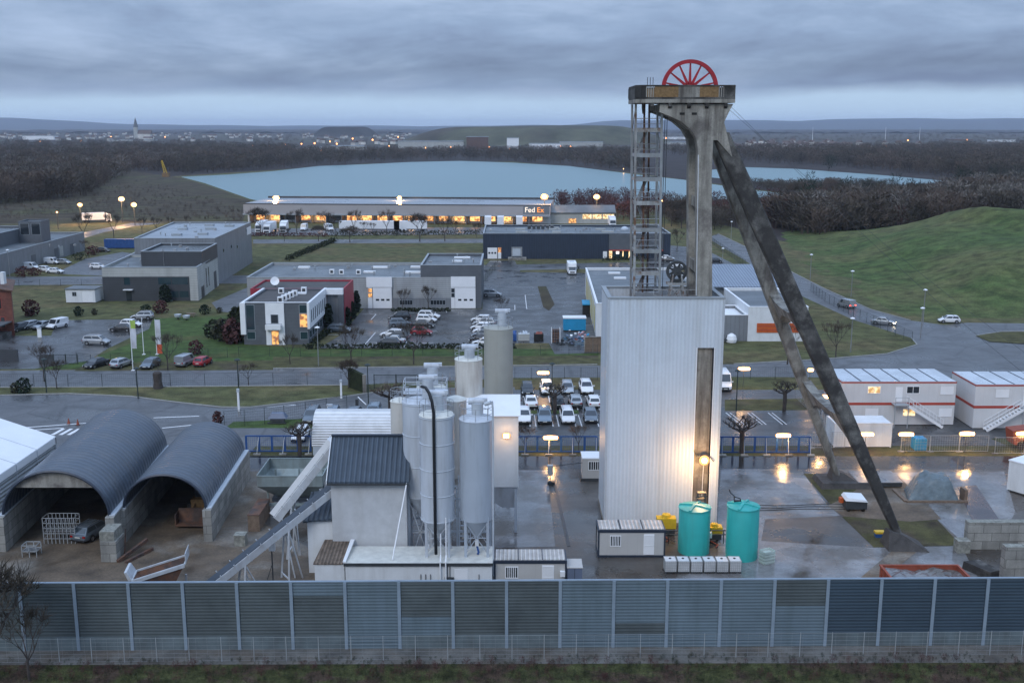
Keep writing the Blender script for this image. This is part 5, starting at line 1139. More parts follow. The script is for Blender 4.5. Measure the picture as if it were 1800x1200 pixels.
mb.hexa([(xr, y0 - 0.1, zr_), (xr, y1 + 0.1, zr_), (xl, y1 + 0.1, ze), (xl, y0 - 0.1, ze)], [(xr, y0 - 0.1, zr_ + 0.1), (xr, y1 + 0.1, zr_ + 0.1), (xl, y1 + 0.1, ze + 0.1), (xl, y0 - 0.1, ze + 0.1)])
mb.box(xe + 0.05, xe + 0.15, y0 - 0.1, y1 + 0.1, ze - 0.7, ze + 0.05); mb.build('roof', T['tent'], t)
mb = MB(); k = y0 + 2.3
while k < y1:
    mb.beam((xe + 0.13, k, ze + 0.12), (xr, k, zr_ + 0.12), 0.05, 0.03); mb.box(xe + 0.155, xe + 0.2, k - 0.03, k + 0.03, 0, ze); k += 4.8
mb.build('seam', T['filter'], t)
mb = MB(); mb.box(xe, xe + 0.15, y1 - 0.1, y1 + 0.1, 0, ze); mb.build('corner_post', T['filter'], t)
# ---------------------------------------------------------------- white quonset
t = thing('arched_store', 'white corrugated arched store behind the slate roofed mixer building', 'store', (-19, 124, 0))
x0, x1, yc, ry, hz = -23.5, -13.9, 124.0, 3.3, 4.7; n = 20; mb = MB(); vs = []
for x in (x0, x1):
    for r_ in (1.0, 0.97):
        for k in range(n + 1):
            a = math.pi * k / n; vs.append((x, yc - ry * r_ * math.cos(a), 1.1 + (hz - 1.1) * r_ * math.sin(a)))
w_ = n + 1; fs = []
for k in range(n): fs += [(k, 2 * w_ + k, 2 * w_ + k + 1, k + 1), (w_ + k, w_ + k + 1, 3 * w_ + k + 1, 3 * w_ + k), (k, k + 1, w_ + k + 1, w_ + k), (2 * w_ + k, 3 * w_ + k, 3 * w_ + k + 1, 2 * w_ + k + 1)]
mb.add(vs, fs); mb.build('roof', T['quonset'], t, smooth=True)
mb = MB(); mb.box(x0 + 0.1, x1 - 0.1, yc - ry, yc - ry + 0.1, 0, 1.1); mb.box(x0 + 0.1, x1 - 0.1, yc + ry - 0.1, yc + ry, 0, 1.1); mb.build('side_wall', T['filter'], t)
for x in (x0 + 0.3, x1 - 1.0):
    mb = MB(); q = [(x, yc - ry * 0.97 * math.cos(math.pi * k / n), 1.1 + (hz - 1.1) * 0.97 * math.sin(math.pi * k / n)) for k in range(n + 1)]; mb.extrude([(x, yc + ry * 0.97, 0), (x, yc - ry * 0.97, 0)] + q, (0.08, 0, 0)); mb.build('end_wall', T['silotop'], t)
# ---------------------------------------------------------------- noise wall with posts
nw = thing('noise_wall', 'long blue grey noise barrier of ribbed panels between steel posts', 'noise barrier', (0, 73, 0))
def nwy(x): return 73.05 + (x + 36) * 0.0127
hT = 5.25
xs_ = [-35.95 + 3.95 * k for k in range(-9, 29)]
spec = {-9: 'd'}
pat = 'dddddddddd' + 'ddddd' + 'lmdddlnllpddddddddddddd'
for k, x in enumerate(xs_[:-1]):
    c = 'd'; i = k - 9
    if i < 0: c = 'd'
    else:
        seq = 'dddddflmbblnllpaaaaaaaaaaaaaaa'; c = seq[i] if i < len(seq) else 'a'
    x2 = xs_[k + 1]; ya, yb = nwy(x), nwy(x2)
    def pan(z0, z1, m, nm='panel', dy=0):
        mb = MB(); mb.hexa([(x + 0.1, ya - 0.06 + dy, z0), (x2 - 0.1, yb - 0.06 + dy, z0), (x2 - 0.1, yb + 0.06, z0), (x + 0.1, ya + 0.06, z0)], [(x + 0.1, ya - 0.06 + dy, z1), (x2 - 0.1, yb - 0.06 + dy, z1), (x2 - 0.1, yb + 0.06, z1), (x + 0.1, ya + 0.06, z1)]); mb.build(nm, m, nw)
    D_, L_ = T['barrierdark'], T['barrier']
    if c in 'd': pan(1.05, hT, D_)
    elif c == 'f': pan(4.2, hT, L_); pan(1.05, 4.19, D_)
    elif c == 'l': pan(1.05, hT, L_)
    elif c == 'm': pan(2.5, hT, D_); pan(1.05, 2.49, L_)
    elif c == 'b': pan(1.05, hT, D_)
    elif c == 'n': pan(1.9, hT, L_); pan(1.05, 1.89, D_)
    elif c == 'p': pan(3.2, hT, D_); pan(1.05, 3.19, L_)
    elif c == 'a': pan(1.05, hT, T['barriernavy'] if 'barriernavy' in T else D_)
    pan(0.0, 1.04, T['barrierbase'] if c in 'dbafm' else L_, 'plinth', -0.04)
for x in xs_:
    y = nwy(x); mb = MB(); mb.box(x - 0.12, x + 0.12, y - 0.16, y - 0.12, 0, hT + 0.02); mb.box(x - 0.04, x + 0.04, y - 0.12, y + 0.16, 0, hT + 0.02); mb.build('post', T['post'], nw)
mb = MB(); mb.beam((xs_[0], nwy(xs_[0]), hT + 0.05), (xs_[-1], nwy(xs_[-1]), hT + 0.05), 0.2, 0.08); mb.build('top_rail', T['post'], nw)
def wire_fence(label, a, b, h, step, posts=None, wires=6, m=None, pm=None, cat='fence', name='wire_fence', r=0.03, wr=0.012, foot=False, group=None):
    m = m or T['mesh']; pm = pm or T['mesh']; pts = [Vector((*p[:2], 0)) for p in ([a, b] if posts is None else posts)]
    t = thing(name, label, cat, pts[0], group=group); post = MB(); wr_ = MB()
    for p, q in zip(pts[:-1], pts[1:]):
        L = (q - p).length; n = max(1, round(L / step))
        for k in range(n + 1):
            c = p.lerp(q, k / n); post.tube([c, c + Vector((0, 0, h + 0.05))], r, 6)
        for j in range(wires + 1):
            z = 0.08 + (h - 0.08) * j / wires; wr_.beam(p + Vector((0, 0, z)), q + Vector((0, 0, z)), wr * 2 if j < wires else wr * 4)
        if wires > 3:
            k = 0.0; d = (q - p).normalized(); st = 0.3 if L < 120 else 0.8
            while k < L and L / st < 900: c = p + d * k; wr_.beam(c + Vector((0, 0, 0.05)), c + Vector((0, 0, h)), wr * 1.2); k += st
    post.build('post', pm, t); wr_.build('wire_mesh', m, t); return t
wire_fence('low galvanised wire fence along the grass bank before the noise wall', (-70, 70.5), (70, 72.9), 1.85, 2.33, r=0.028, wr=0.004)
# ---------------------------------------------------------------- barriers along the internal road
def barrier_run(label, x0, x1, y, wdt=2.35):
    t = thing('blue_barrier', label, 'barrier', (x0, y, 0), group='blue framed barriers along the internal road'); n = max(1, round((x1 - x0) / wdt)); f = MB(); pr = MB(); ft = MB(); mp = MB()
    for k in range(n + 1):
        x = x0 + (x1 - x0) * k / n; f.box(x - 0.12, x + 0.12, y - 0.04, y + 0.04, 0.1, 2.05)
        if k % 2 == 1 or n < 2: pr.beam((x, y - 0.05, 1.9), (x - 0.1, y - 0.9, 0.15), 0.06); ft.box(x - 0.5, x + 0.35, y - 1.15, y - 0.75, 0, 0.16)
    f.box(x0, x1, y - 0.05, y + 0.05, 1.95, 2.1); f.box(x0, x1, y - 0.05, y + 0.05, 0.1, 0.24)
    nn = int((x1 - x0) / 0.25)
    for k in range(nn): mp.box(x0 + 0.25 * k, x0 + 0.25 * k + 0.015, y + 0.0, y + 0.015, 0.24, 1.95)
    for k in range(6): mp.box(x0, x1, y + 0.016, y + 0.03, 0.4 + 0.28 * k, 0.415 + 0.28 * k)
    f.build('frame', T['blue'], t); pr.build('prop', T['mesh'], t); ft.build('ballast_foot', T['concrete'], t); mp.build('wire_mesh', T['blue'], t); return t
barrier_run('blue framed barrier run between the smaller arched shed and the white arched store', -31.5, -23.9, 121.9, 1.55)
barrier_run('blue framed barrier run left of the shaft building', 0.2, 10.0, 121.7, 1.4)
barrier_run('blue framed barrier run right of the shaft building', 23.5, 35.2, 121.5, 1.3)
def heras(label, x0, x1, y):
    t = thing('site_fence', label, 'fence', (x0, y, 0), group='grey site fence panels by the container'); mb = MB(); n = max(1, round((x1 - x0) / 3.5)); ft = MB()
    for k in range(n):
        a = x0 + (x1 - x0) * k / n; b = x0 + (x1 - x0) * (k + 1) / n - 0.08
        for x in (a, b): mb.tube([(x, y, 0.1), (x, y, 2.05)], 0.03, 5)
        for z in (0.15, 2.05): mb.tube([(a, y, z), (b, y, z)], 0.025, 5)
        for i in range(1, 12): mb.box(a + (b - a) * i / 12, a + (b - a) * i / 12 + 0.01, y, y + 0.01, 0.15, 2.0)
        for i in range(1, 7): mb.box(a, b, y, y + 0.01, 0.15 + i * 0.27, 0.16 + i * 0.27)
        ft.box(a - 0.35, a + 0.35, y - 0.2, y + 0.2, 0, 0.14)
    mb.build('panel', T['mesh'], t); ft.build('ballast_foot', T['concrete'], t)
heras('grey wire site fence around the blue tank right of the white container', 46.2, 56.6, 122.0); heras('grey wire site fence opening toward the orange machine', 57.0, 64, 121.2); heras('grey wire site fence behind the raking legs', 36.0, 40.0, 123.4)
# ---------------------------------------------------------------- right-hand yard
def block_wall(label, x0, x1, y, th, h, top=True):
    t = thing('block_wall', label, 'block wall', (x0, y, 0)); mb = MB(); mb.box(x0, x1, y, y + th, 0, h); mb.build('wall', T['blockwall'], t)
    mb = MB(); k = x0
    while k < x1 - 0.1: e_ = min(k + 1.6, x1); mb.box(k + 0.01, e_ - 0.01, y - 0.01, y + th + 0.01, h, h + 0.06); k += 1.6
    mb.build('block_top', T['mossblock'], t)
block_wall('grey interlocking block wall at the right beyond the orange skip', 41.6, 62, 92.2, 0.8, 2.55)
block_wall('grey interlocking block wall nearest the noise barrier at the right edge', 41.3, 62, 84.2, 0.8, 3.45)
t = thing('concrete_block', 'single concrete block at the corner of the farther block wall', 'concrete block', (41.2, 91.5, 0)); mb = MB(); mb.box(40.4, 41.55, 91.3, 92.3, 0, 1.15); mb.build('block', T['mossblock'], t)
t = thing('slab_pile', 'low pile of dark slabs between the two block walls', 'slabs', (40.5, 86.5, 0)); mb = MB(); mb.hexa([(39.4, 87.9, 0), (40.8, 85.4, 0), (42, 85.9, 0), (41, 88.4, 0)], [(39.5, 87.9, 0.7), (40.8, 85.5, 0.7), (41.9, 86, 0.7), (41, 88.3, 0.7)]); mb.build('slab', T['darkconcrete'], t)
t = thing('open_skip', 'orange red open skip filled with grey spoil behind the noise barrier', 'skip', (34.5, 84, 0)); x0, x1, y0, y1, h = 31.3, 37.9, 82.4, 85.4, 1.35
mb = MB()
for a in ((x0, x1, y0, y0 + 0.1), (x0, x1, y1 - 0.1, y1), (x0, x0 + 0.1, y0 + 0.1, y1 - 0.1), (x1 - 0.1, x1, y0 + 0.1, y1 - 0.1)): mb.box(*a, 0.1, h)
mb.box(x0 - 0.06, x1 + 0.06, y0 - 0.06, y0 + 0.12, h, h + 0.1); mb.box(x0 - 0.06, x1 + 0.06, y1 - 0.12, y1 + 0.06, h, h + 0.1); mb.box(x0 - 0.06, x0 + 0.12, y0 + 0.12, y1 - 0.12, h, h + 0.1); mb.box(x1 - 0.12, x1 + 0.06, y0 + 0.12, y1 - 0.12, h, h + 0.1)
for k in range(4): mb.box(x0 - 0.08, x0, y0 + 0.3 + k * 0.7, y0 + 0.4 + k * 0.7, 0.1, h)
mb.build('body', T['redorange'], t); mb = MB(); vs = []; nx_, ny_ = 16, 8
for j in range(ny_ + 1):
    for i in range(nx_ + 1): vs.append((x0 + 0.1 + (x1 - x0 - 0.2) * i / nx_, y0 + 0.1 + (y1 - y0 - 0.2) * j / ny_, 1.0 + 0.18 * _rn.random() + 0.12 * math.sin(i * 0.7)))
mb.add(vs, [(j * (nx_ + 1) + i, j * (nx_ + 1) + i + 1, (j + 1) * (nx_ + 1) + i + 1, (j + 1) * (nx_ + 1) + i) for j in range(ny_) for i in range(nx_)]); mb.build('spoil', T['slab'], t)
# tarp covered pile
t = thing('covered_pile', 'pile under a grey tarpaulin on a timber frame right of the raking legs', 'covered pile', (43.3, 107, 0)); mb = MB(); vs = []; n = 18
def tz(i, j):
    u_, v_ = i / n, j / n; e_ = min(u_, 1 - u_, v_, 1 - v_); return min(1, e_ * 5.5) * (1.5 + 1.1 * math.exp(-((u_ - 0.38) / 0.2) ** 2 - ((v_ - 0.55) / 0.3) ** 2) + 0.5 * math.exp(-((u_ - 0.75) / 0.2) ** 2)) + (0.35 * abs(math.sin(9 * u_ + 5 * v_ + 2 * math.sin(6 * v_))) + 0.2 * abs(math.sin(14 * v_ - 8 * u_))) * min(1, e_ * 6) + _rn.uniform(-0.03, 0.03) + 0.15
for j in range(n + 1):
    for i in range(n + 1): vs.append((41.3 + 5.2 * i / n + 0.8 * (j / n - 0.5), 104.9 + 3.6 * j / n, max(0.12, 0.88 * tz(i, j))))
mb.add(vs, [(j * (n + 1) + i, j * (n + 1) + i + 1, (j + 1) * (n + 1) + i + 1, (j + 1) * (n + 1) + i) for j in range(n) for i in range(n)]); mb.build('tarpaulin', T['tarp'], t, smooth=True)
mb = MB(); mb.box(40.6, 46.9, 104.5, 104.75, 0, 0.22); mb.box(40.4, 40.8, 104.76, 108.4, 0, 0.2); mb.box(46.6, 46.9, 104.76, 106, 0, 1.3); mb.build('timber_frame', T['wood'], t)
t = thing('timber_platform', 'low dark timber platform with wet pale top behind the covered pile', 'platform', (38.8, 110.5, 0)); mb = MB(); mb.box(37.2, 41.8, 109.3, 113.0, 0.1, 0.55); mb.build('frame', T['darksteel'], t); mb = MB(); mb.box(37.1, 41.9, 109.2, 113.1, 0.55, 0.62); mb.build('deck', T['slab'], t)
t = thing('covered_machine', 'small machine under a white sheet by the foot of the raking leg', 'machine', (33.3, 101.5, 0)); q = G(1508, 900)
mb = MB(); mb.box(q.x - 1.2, q.x + 0.9, q.y, q.y + 1.5, 0.3, 1.2); mb.build('body', T['darksteel'], t); mb = MB(); mb.hexa([(q.x - 1.3, q.y - 0.05, 1.2), (q.x + 0.95, q.y - 0.05, 1.05), (q.x + 0.95, q.y + 1.6, 1.2), (q.x - 1.3, q.y + 1.6, 1.3)], [(q.x - 1.1, q.y + 0.1, 1.5), (q.x + 0.8, q.y, 1.25), (q.x + 0.7, q.y + 1.5, 1.5), (q.x - 1.1, q.y + 1.5, 1.6)]); mb.build('sheet', T['cleanwhite'], t)
for dx in (-0.9, 0.6): mb = MB(); mb.tube([(q.x + dx - 0.12, q.y + 0.3, 0.32), (q.x + dx + 0.12, q.y + 0.3, 0.32)], 0.32, 12); mb.build('wheel', T['tyre'], t, smooth=True)
mb = MB(); mb.box(q.x - 1.6, q.x - 1.25, q.y + 0.8, q.y + 1.3, 0.7, 1.2); mb.build('tool_case', T['orange'], t)
t = thing('tool_box', 'yellow topped tool box on the grass left of the near leg foot', 'tool box', (32.6, 94.5, 0)); q = G(1547, 945); mb = MB(); mb.box(q.x - 0.4, q.x + 0.4, q.y, q.y + 0.5, 0, 0.4); mb.build('body', T['blue'], t); mb = MB(); mb.box(q.x - 0.45, q.x + 0.45, q.y - 0.04, q.y + 0.54, 0.4, 0.6); mb.build('lid', T['yellow'], t)
def container(name, label, x0, x1, y0, y1, h, m, cat='container', ribs=True, roofm=None):
    t = thing(name, label, cat, ((x0 + x1) / 2, y0, 0)); mb = MB(); mb.box(x0, x1, y0, y1, 0.12, h); mb.build('body', m, t)
    mb = MB()
    for x in (x0, x1):
        for y in (y0, y1): mb.box(x - 0.07, x + 0.07, y - 0.07, y + 0.07, 0, h + 0.02)
    for y in (y0, y1):
        for z in (0.1, h - 0.06): mb.box(x0 + 0.07, x1 - 0.07, y - 0.05, y + 0.05, z, z + 0.1)
    mb.build('corner_frame', m, t)
    if ribs:
        mb = MB(); k = x0 + 0.25
        while k < x1 - 0.2: mb.box(k, k + 0.12, y0 - 0.035, y0, 0.25, h - 0.1); k += 0.28
        mb.build('side_rib', m, t)
    mb = MB(); mb.box(x0 + 0.08, x1 - 0.08, y0 + 0.08, y1 - 0.08, h, h + 0.035); mb.build('roof', roofm or m, t); return t
container('storage_container', 'white storage container between the raking legs and office blocks', 38.8, 45.6, 123.9, 127.3, 3.0, T['white'])
t = thing('refrigerated_unit', 'white boxed cooling unit at the right edge on the hardstanding', 'cooling unit', (53.8, 107, 0)); q4 = [(53.8, 106.6), (52.6, 108.4), (56.8, 111.2), (58.0, 109.4)]; mb = MB(); mb.prism(q4, 0.15, 3.3); mb.build('body', T['white'], t); mb = MB(); mb.prism(inset(q4, -0.06), 3.3, 3.42); mb.build('roof', T['cleanwhite'], t); mb = MB(); mb.prism(inset(q4, 0.1), 0, 0.15); mb.build('skid', T['darksteel'], t)
q = thing('plastic_tank', 'bright blue caged tank behind the wire fence below the office stairs', 'tank', (48.6, 122.9, 0)); mb = MB(); mb.lathe(0, 0, [(0.85, 0.1), (0.98, 0.2), (0.98, 1.5), (0.85, 1.62), (0.2, 1.66), (0.2, 1.72)], 4); o = mb.build('bottle', T['skyblue'], q, world=False); o.rotation_euler.z = R(45)
mb = MB()
for k in range(5): mb.box(-0.72 + k * 0.355, -0.70 + k * 0.355, -0.73, -0.71, 0, 1.6)
for z in (0.4, 0.8, 1.2, 1.6): mb.box(-0.72, 0.72, -0.74, -0.72, z, z + 0.02)
mb.build('cage', T['mesh'], q, world=False)
q = G(1795, 790); t = thing('telehandler', 'orange red machine half cut by the right edge beneath the office stairs', 'machine', (q.x, q.y, 0)); mb = MB(); mb.hexa([(q.x - 0.9, q.y, 0.6), (q.x + 3, q.y, 0.6), (q.x + 3, q.y + 2, 0.6), (q.x - 0.9, q.y + 2, 0.6)], [(q.x - 1.2, q.y, 2.3), (q.x + 3, q.y, 2.8), (q.x + 3, q.y + 2, 2.8), (q.x - 1.2, q.y + 2, 2.3)]); mb.build('body', T['redorange'], t)
for dx in (0, 2.4): mb = MB(); mb.tube([(q.x + dx, q.y - 0.25, 0.55), (q.x + dx, q.y + 0.1, 0.55)], 0.55, 16); mb.build('wheel', T['tyre'], t, smooth=True)
# ---------------------------------------------------------------- modular office blocks
def office(label, x0, n, y0, y1, h, stair_x, stair_dir, lit, plain):
    t = thing('modular_office', label, 'office block', (x0, y0, 0)); x1 = x0 + n * 2.45; hh = h / 2
    mb = MB(); mb.box(x0, x1, y0, y1, 0.1, hh - 0.01); mb.box(x0, x1, y0, y1, hh + 0.01, h); mb.build('wall', T['module'], t)
    mb = MB()
    for z0, z1 in ((hh - 0.17, hh + 0.17), (h - 0.15, h + 0.02)): mb.box(x0 - 0.03, x1 + 0.03, y0 - 0.03, y0, z0, z1); mb.box(x0 - 0.03, x0, y0, y1 + 0.03, z0, z1); mb.box(x1, x1 + 0.03, y0, y1 + 0.03, z0, z1); mb.box(x0, x1, y1, y1 + 0.03, z0, z1)
    mb.build('fascia', T['redtrim'], t)
    mb = MB(); mb.box(x0 + 0.06, x1 - 0.06, y0 + 0.06, y1 - 0.06, h + 0.02, h + 0.08); mb.build('roof', T['moduleroof'], t)
    mb = MB()
    for k in range(1, n): mb.box(x0 + 2.45 * k - 0.09, x0 + 2.45 * k + 0.09, y0 + 0.08, y1 - 0.08, h + 0.085, h + 0.11)
    mb.build('roof_joint', T['navytrim'], t)
    A, B = (x0, y0), (x1, y0)
    for u, z, m in lit: window(t, A, B, u, u + 1.55, z, z + 0.85, glass=m, frame=T['cleanwhite'], bars=1)
    for u, z in plain: window(t, A, B, u, u + 1.7, z, z + 1.1, glass=T['cleanwhite'], frame=T['module'])
    onwall(A, B, stair_x - 0.45, stair_x + 0.45, hh + 0.2, hh + 2.2, 0.0, 0.04).build('door', T['cleanwhite'], t)
    sx_ = x0 + stair_x
    s_ = thing('access_stair', 'white external stair %s' % ('descending rightward in front of the first office block' if stair_dir > 0 else 'descending leftward in front of the right edge office block'), 'stair', (sx_, y0 - 0.7, 0))
    mb = MB(); mb.box(sx_ - 0.9, sx_ + 0.9, y0 - 1.4, y0 - 0.05, hh + 0.05, hh + 0.15)
    for x in (sx_ - 0.85, sx_ + 0.85): mb.box(x - 0.05, x + 0.05, y0 - 1.38, y0 - 1.28, 0, hh + 0.05); mb.box(x - 0.03, x + 0.03, y0 - 1.38, y0 - 1.32, hh + 0.1, hh + 1.15)
    for z in (0.6, 1.12): mb.box(sx_ - 0.9, sx_ + 0.9, y0 - 1.4, y0 - 1.35, hh + z, hh + z + 0.05)
    mb.build('landing', T['mesh'], s_)
    e_ = sx_ + stair_dir * 5.4; st_ = sx_ + stair_dir * 0.9; mb = MB()
    for y in (y0 - 1.4, y0 - 0.5): mb.beam((st_, y, hh + 0.0), (e_, y, 0.1), 0.07, 0.34)
    for k in range(12): t_ = (k + 0.5) / 12; mb.box(min(st_ + (e_ - st_) * t_ - 0.14, 1e9), st_ + (e_ - st_) * t_ + 0.14, y0 - 1.36, y0 - 0.54, hh * (1 - t_) + 0.05, hh * (1 - t_) + 0.09)
    mb.build('flight', T['cleanwhite'], s_); mb = MB()
    for y in (y0 - 1.42, y0 - 0.48):
        for z in (0.55, 1.05): mb.beam((st_, y, hh + 0.1 + z), (e_, y, 0.15 + z), 0.045)
        for k in range(6): t_ = k / 5; mb.beam((st_ + (e_ - st_) * t_, y, hh * (1 - t_) + 0.1), (st_ + (e_ - st_) * t_, y, hh * (1 - t_) + 1.15), 0.04)
    mb.build('handrail', T['cleanwhite'], s_)
    return t
T['litwin'] = T['roompale']
office('two storey white modular office with red bands behind the storage container', 42.4, 6, 133.6, 141.0, 5.75, 7.4, 1, [(3.4, 4.3, T['litwin']), (8.4, 4.3, T['glass']), (8.1, 1.3, T['litwin'])], [(12.7, 4.15), (3.2, 1.2), (12.7, 1.2)])
office('two storey white modular office with red bands cut by the right edge', 58.9, 6, 132.0, 139.4, 5.75, 6.6, -1, [], [(2.6, 4.15)])
sheet('office_forecourt', [(42, 127.6), (90, 127.6), (90, 146), (42, 146)], T['asphalt'], 0.020, px=False)
# ================================================================ BUSINESS PARK
def bxb(root, x0, x1, y0, y1, z0, z1, m, nm): mb = MB(); mb.box(x0, x1, y0, y1, z0, z1); return mb.build(nm, m, root)
def skylights(root, lst, z, m=None):
    for (x, y, w_, d_) in lst: bxb(root, x - w_ / 2, x + w_ / 2, y - d_ / 2, y + d_ / 2, z - 0.05, z + 0.3, m or T['cleanwhite'], 'rooflight')
def units(root, lst, z):
    for (x, y) in lst:
        o = bxb(root, x - 0.5, x + 0.5, y - 0.35, y + 0.35, z, z + 1.0, T['cleanwhite'], 'air_conditioner'); bxb(o, x - 0.3, x + 0.3, y - 0.37, y - 0.352, z + 0.2, z + 0.8, T['darksteel'], 'fan_grille')
# office A (white and slate)
t = thing('office_building', 'white and slate two storey office with glowing door beside the car park', 'office building', (-42, 186, 0)); x0, x1, ya, yb, h = -47.4, -36.0, 185.6, 203, 7.4
shell(t, [(x0, ya), (x1, ya), (x1, yb), (x0, yb)], h, T['slateclad'], T['roofdark'], par=0.35)
for a in ((x0 - 0.35, x0 + 0.9, ya - 0.4, yb, 1.9, h + 0.1), (x1 - 0.5, x1 + 0.45, ya - 0.4, yb + 0.4, 2.6, h + 0.1)): pass
mb = MB(); mb.box(x0 - 0.4, x0 + 0.02, ya - 0.45, yb, 1.9, h + 0.12); mb.box(x0 + 0.02, x0 + 0.5, ya - 0.45, ya - 0.02, 1.9, h + 0.12); mb.box(x0 - 0.3, x1 + 0.3, ya - 0.12, ya + 0.3, h + 0.13, h + 0.2)
mb.build('white_fin', T['cleanwhite'], t)
mb = MB(); mb.box(x1 - 0.02, x1 + 0.4, ya - 0.45, yb + 0.35, 2.9, h + 0.12); mb.build('white_side_wall', T['cleanwhite'], t)
A, B = (x0, ya), (x1, ya)
wb = onwall(A, B, 4.0, 7.3, 0.0, h + 0.05, 0.0, 0.25).build('white_bay', T['cleanwhite'], t)
window(t, (x0, ya - 0.25), (x1, ya - 0.25), 5.0, 6.2, 3.9, 5.4, t=0.06)
dr = window(t, (x0, ya - 0.25), (x1, ya - 0.25), 5.0, 6.2, 0.1, 2.5, glass=T['room'], t=0.06, name='door', bars=1)
mb = MB(); mb.box(x0 + 4.1, x0 + 6.8, ya - 1.3, ya - 0.26, 2.9, 3.05); mb.box(x0 + 4.1, x0 + 6.8, ya - 1.3, ya - 1.22, 3.05, 3.75); mb.box(x0 + 4.1, x0 + 4.18, ya - 1.22, ya - 0.26, 3.05, 3.75); mb.box(x0 + 6.72, x0 + 6.8, ya - 1.22, ya - 0.26, 3.05, 3.75); mb.build('balcony', T['cleanwhite'], t)
mb = MB(); mb.box(x0 + 4.1, x0 + 7.1, ya - 1.3, ya - 1.26, 3.95, 4.0); mb.build('balcony_rail', T['darksteel'], t)
window(t, A, B, 10.0, 11.3, 3.2, 5.5, glass=T['room'], t=0.06); window(t, A, B, 10.0, 11.3, 5.7, 7.1, glass=T['tealglass'], t=0.06); window(t, A, B, 0.6, 2.0, 2.7, 7.1, glass=T['tealglass'], t=0.06); window(t, A, B, 0.6, 2.0, 1.0, 2.3, glass=T['tealglass'], t=0.06); window(t, A, B, 10.0, 11.3, 1.0, 2.3, glass=T['tealglass'], t=0.06)
A, B = (x1 + 0.4, ya - 0.45), (x1 + 0.4, yb + 0.35)
for k in range(8): window(t, A, B, 1.6 + 1.9 * k, 2.2 + 1.9 * k, 3.9, 6.0, t=0.04)
A, B = (x1, ya), (x1, yb)
for k in range(6): window(t, A, B, 1.2 + 2.6 * k, 3.1 + 2.6 * k, 0.9, 2.2, glass=T['tealglass'], t=0.05)
units(t, [(-41.4 + 0.25 * k, 189 + 1.9 * k) for k in range(5)] + [(-43.5, 199.5), (-39.4, 200.5)], h - 0.35); skylights(t, [(-39.8, 198.6, 2.4, 0.9)], h - 0.35)
shell(t, [(-50.2, yb + 0.02), (-32.2, yb + 0.02), (-32.2, 215.2), (-50.2, 215.2)], h, T['redwall'], T['roofdark'], par=0.35)
bxb(t, -35.98, -32.3, 201.9, 203.0, 6.4, 7.5, T['cleanwhite'], 'white_lintel'); bxb(t, -33.3, -32.3, 201.9, 203.0, 0, 6.4, T['slateclad'], 'pier'); bxb(t, -35.5, -33.3, 202.8, 203.0, 0, 6.4, T['midclad'], 'recessed_wall')
o = thing('satellite_dish', 'white satellite dish on the dark roof of the slate office', 'satellite dish', (-46.3, 207, 7.1)); mb = MB(); mb.lathe(0, 0, [(0.01, 0), (0.5, 0.08), (0.85, 0.3), (0.8, 0.3), (0.45, 0.12), (0.01, 0.05)], 20, cap=False); d_ = mb.build('dish', T['cleanwhite'], o, world=False, smooth=True); d_.location = (0, 0, 1.1); d_.rotation_euler = (R(65), 0, 0.2)
mb = MB(); mb.tube([(0, 0.1, 0), (0, 0.1, 1.1)], 0.06, 6); mb.build('mast', T['darksteel'], o, world=False)
# hall C
t = thing('workshop_hall', 'long grey slatted workshop hall with two white door bays', 'industrial hall', (-38, 224, 0)); ya = 224.0
shell(t, [(-56, ya), (-19.3, ya), (-19.3, 248.4), (-56, 248.4)], 6.6, T['greyclad'], T['roofgrey'], trim=T['trim'])
shell(t, [(-19.28, ya - 0.3), (-6.5, ya - 0.3), (-6.5, 244.5), (-19.28, 244.5)], 9.2, T['slateclad'], T['roofgrey'], trim=T['trim'])
bxb(t, -24.4, -8.0, ya - 0.42, ya - 0.31, 0, 6.7, T['greyclad'], 'front_panel')
X = lambda px: P(px, 520, ya).x
A, B = (-56, ya - 0.4), (-6.5, ya - 0.4); U = lambda px: X(px) + 56
onwall(A, B, U(645), U(690), 4.6, 6.75, 0.0, 0.12).build('white_panel', T['cleanwhite'], t); onwall(A, B, U(793), U(836), 4.6, 6.85, 0.0, 0.12).build('white_panel', T['cleanwhite'], t)
for a, b in ((656, 689), (800, 836)):
    d_ = onwall(A, B, U(a), U(b), 0.1, 4.5, 0.0, 0.08).build('roller_door', T['cleanwhite'], t)
    for k in range(3): w_ = (U(b) - U(a)); u_ = U(a) + w_ * (0.15 + 0.28 * k); onwall(A, B, u_, u_ + 0.7, 1.7, 2.1, 0.081, 0.1).build('door_window', T['glass'], d_)
for a, b, g in ((647, 655, T['room']), (793, 799.5, T['glass'])):
    onwall(A, B, U(a), U(b), 0.1, 4.5, 0.0, 0.06).build('door', T['cleanwhite'], t); window(t, (A[0], A[1] - 0.06), (B[0], B[1] - 0.06), U(a) + 0.1, U(b) - 0.05, 2.5, 3.3, glass=g); window(t, (A[0], A[1] - 0.06), (B[0], B[1] - 0.06), U(a) + 0.1, U(b) - 0.05, 3.5, 4.3, glass=g)
onwall(A, B, U(690), U(793), 0.0, 2.3, 0.0, 0.1).build('lower_panel', T['midclad'], t)
for a, b in ((703, 725), (757, 783)): window(t, (A[0], A[1] - 0.1), (B[0], B[1] - 0.1), U(a), U(b), 0.9, 1.8, bars=4)
skylights(t, [(-47.5, 243, 2.6, 1.2), (-30, 243, 3.6, 1.4), (-31.5, 235, 2.6, 1.2), (-18 - 4, 243.5, 2.4, 1.2), (-21.7, 234.5, 3.6, 1.4)], 6.2); skylights(t, [(-11.2, 240, 3.6, 1.2), (-12, 233.6, 2.1, 1.2)], 8.75)
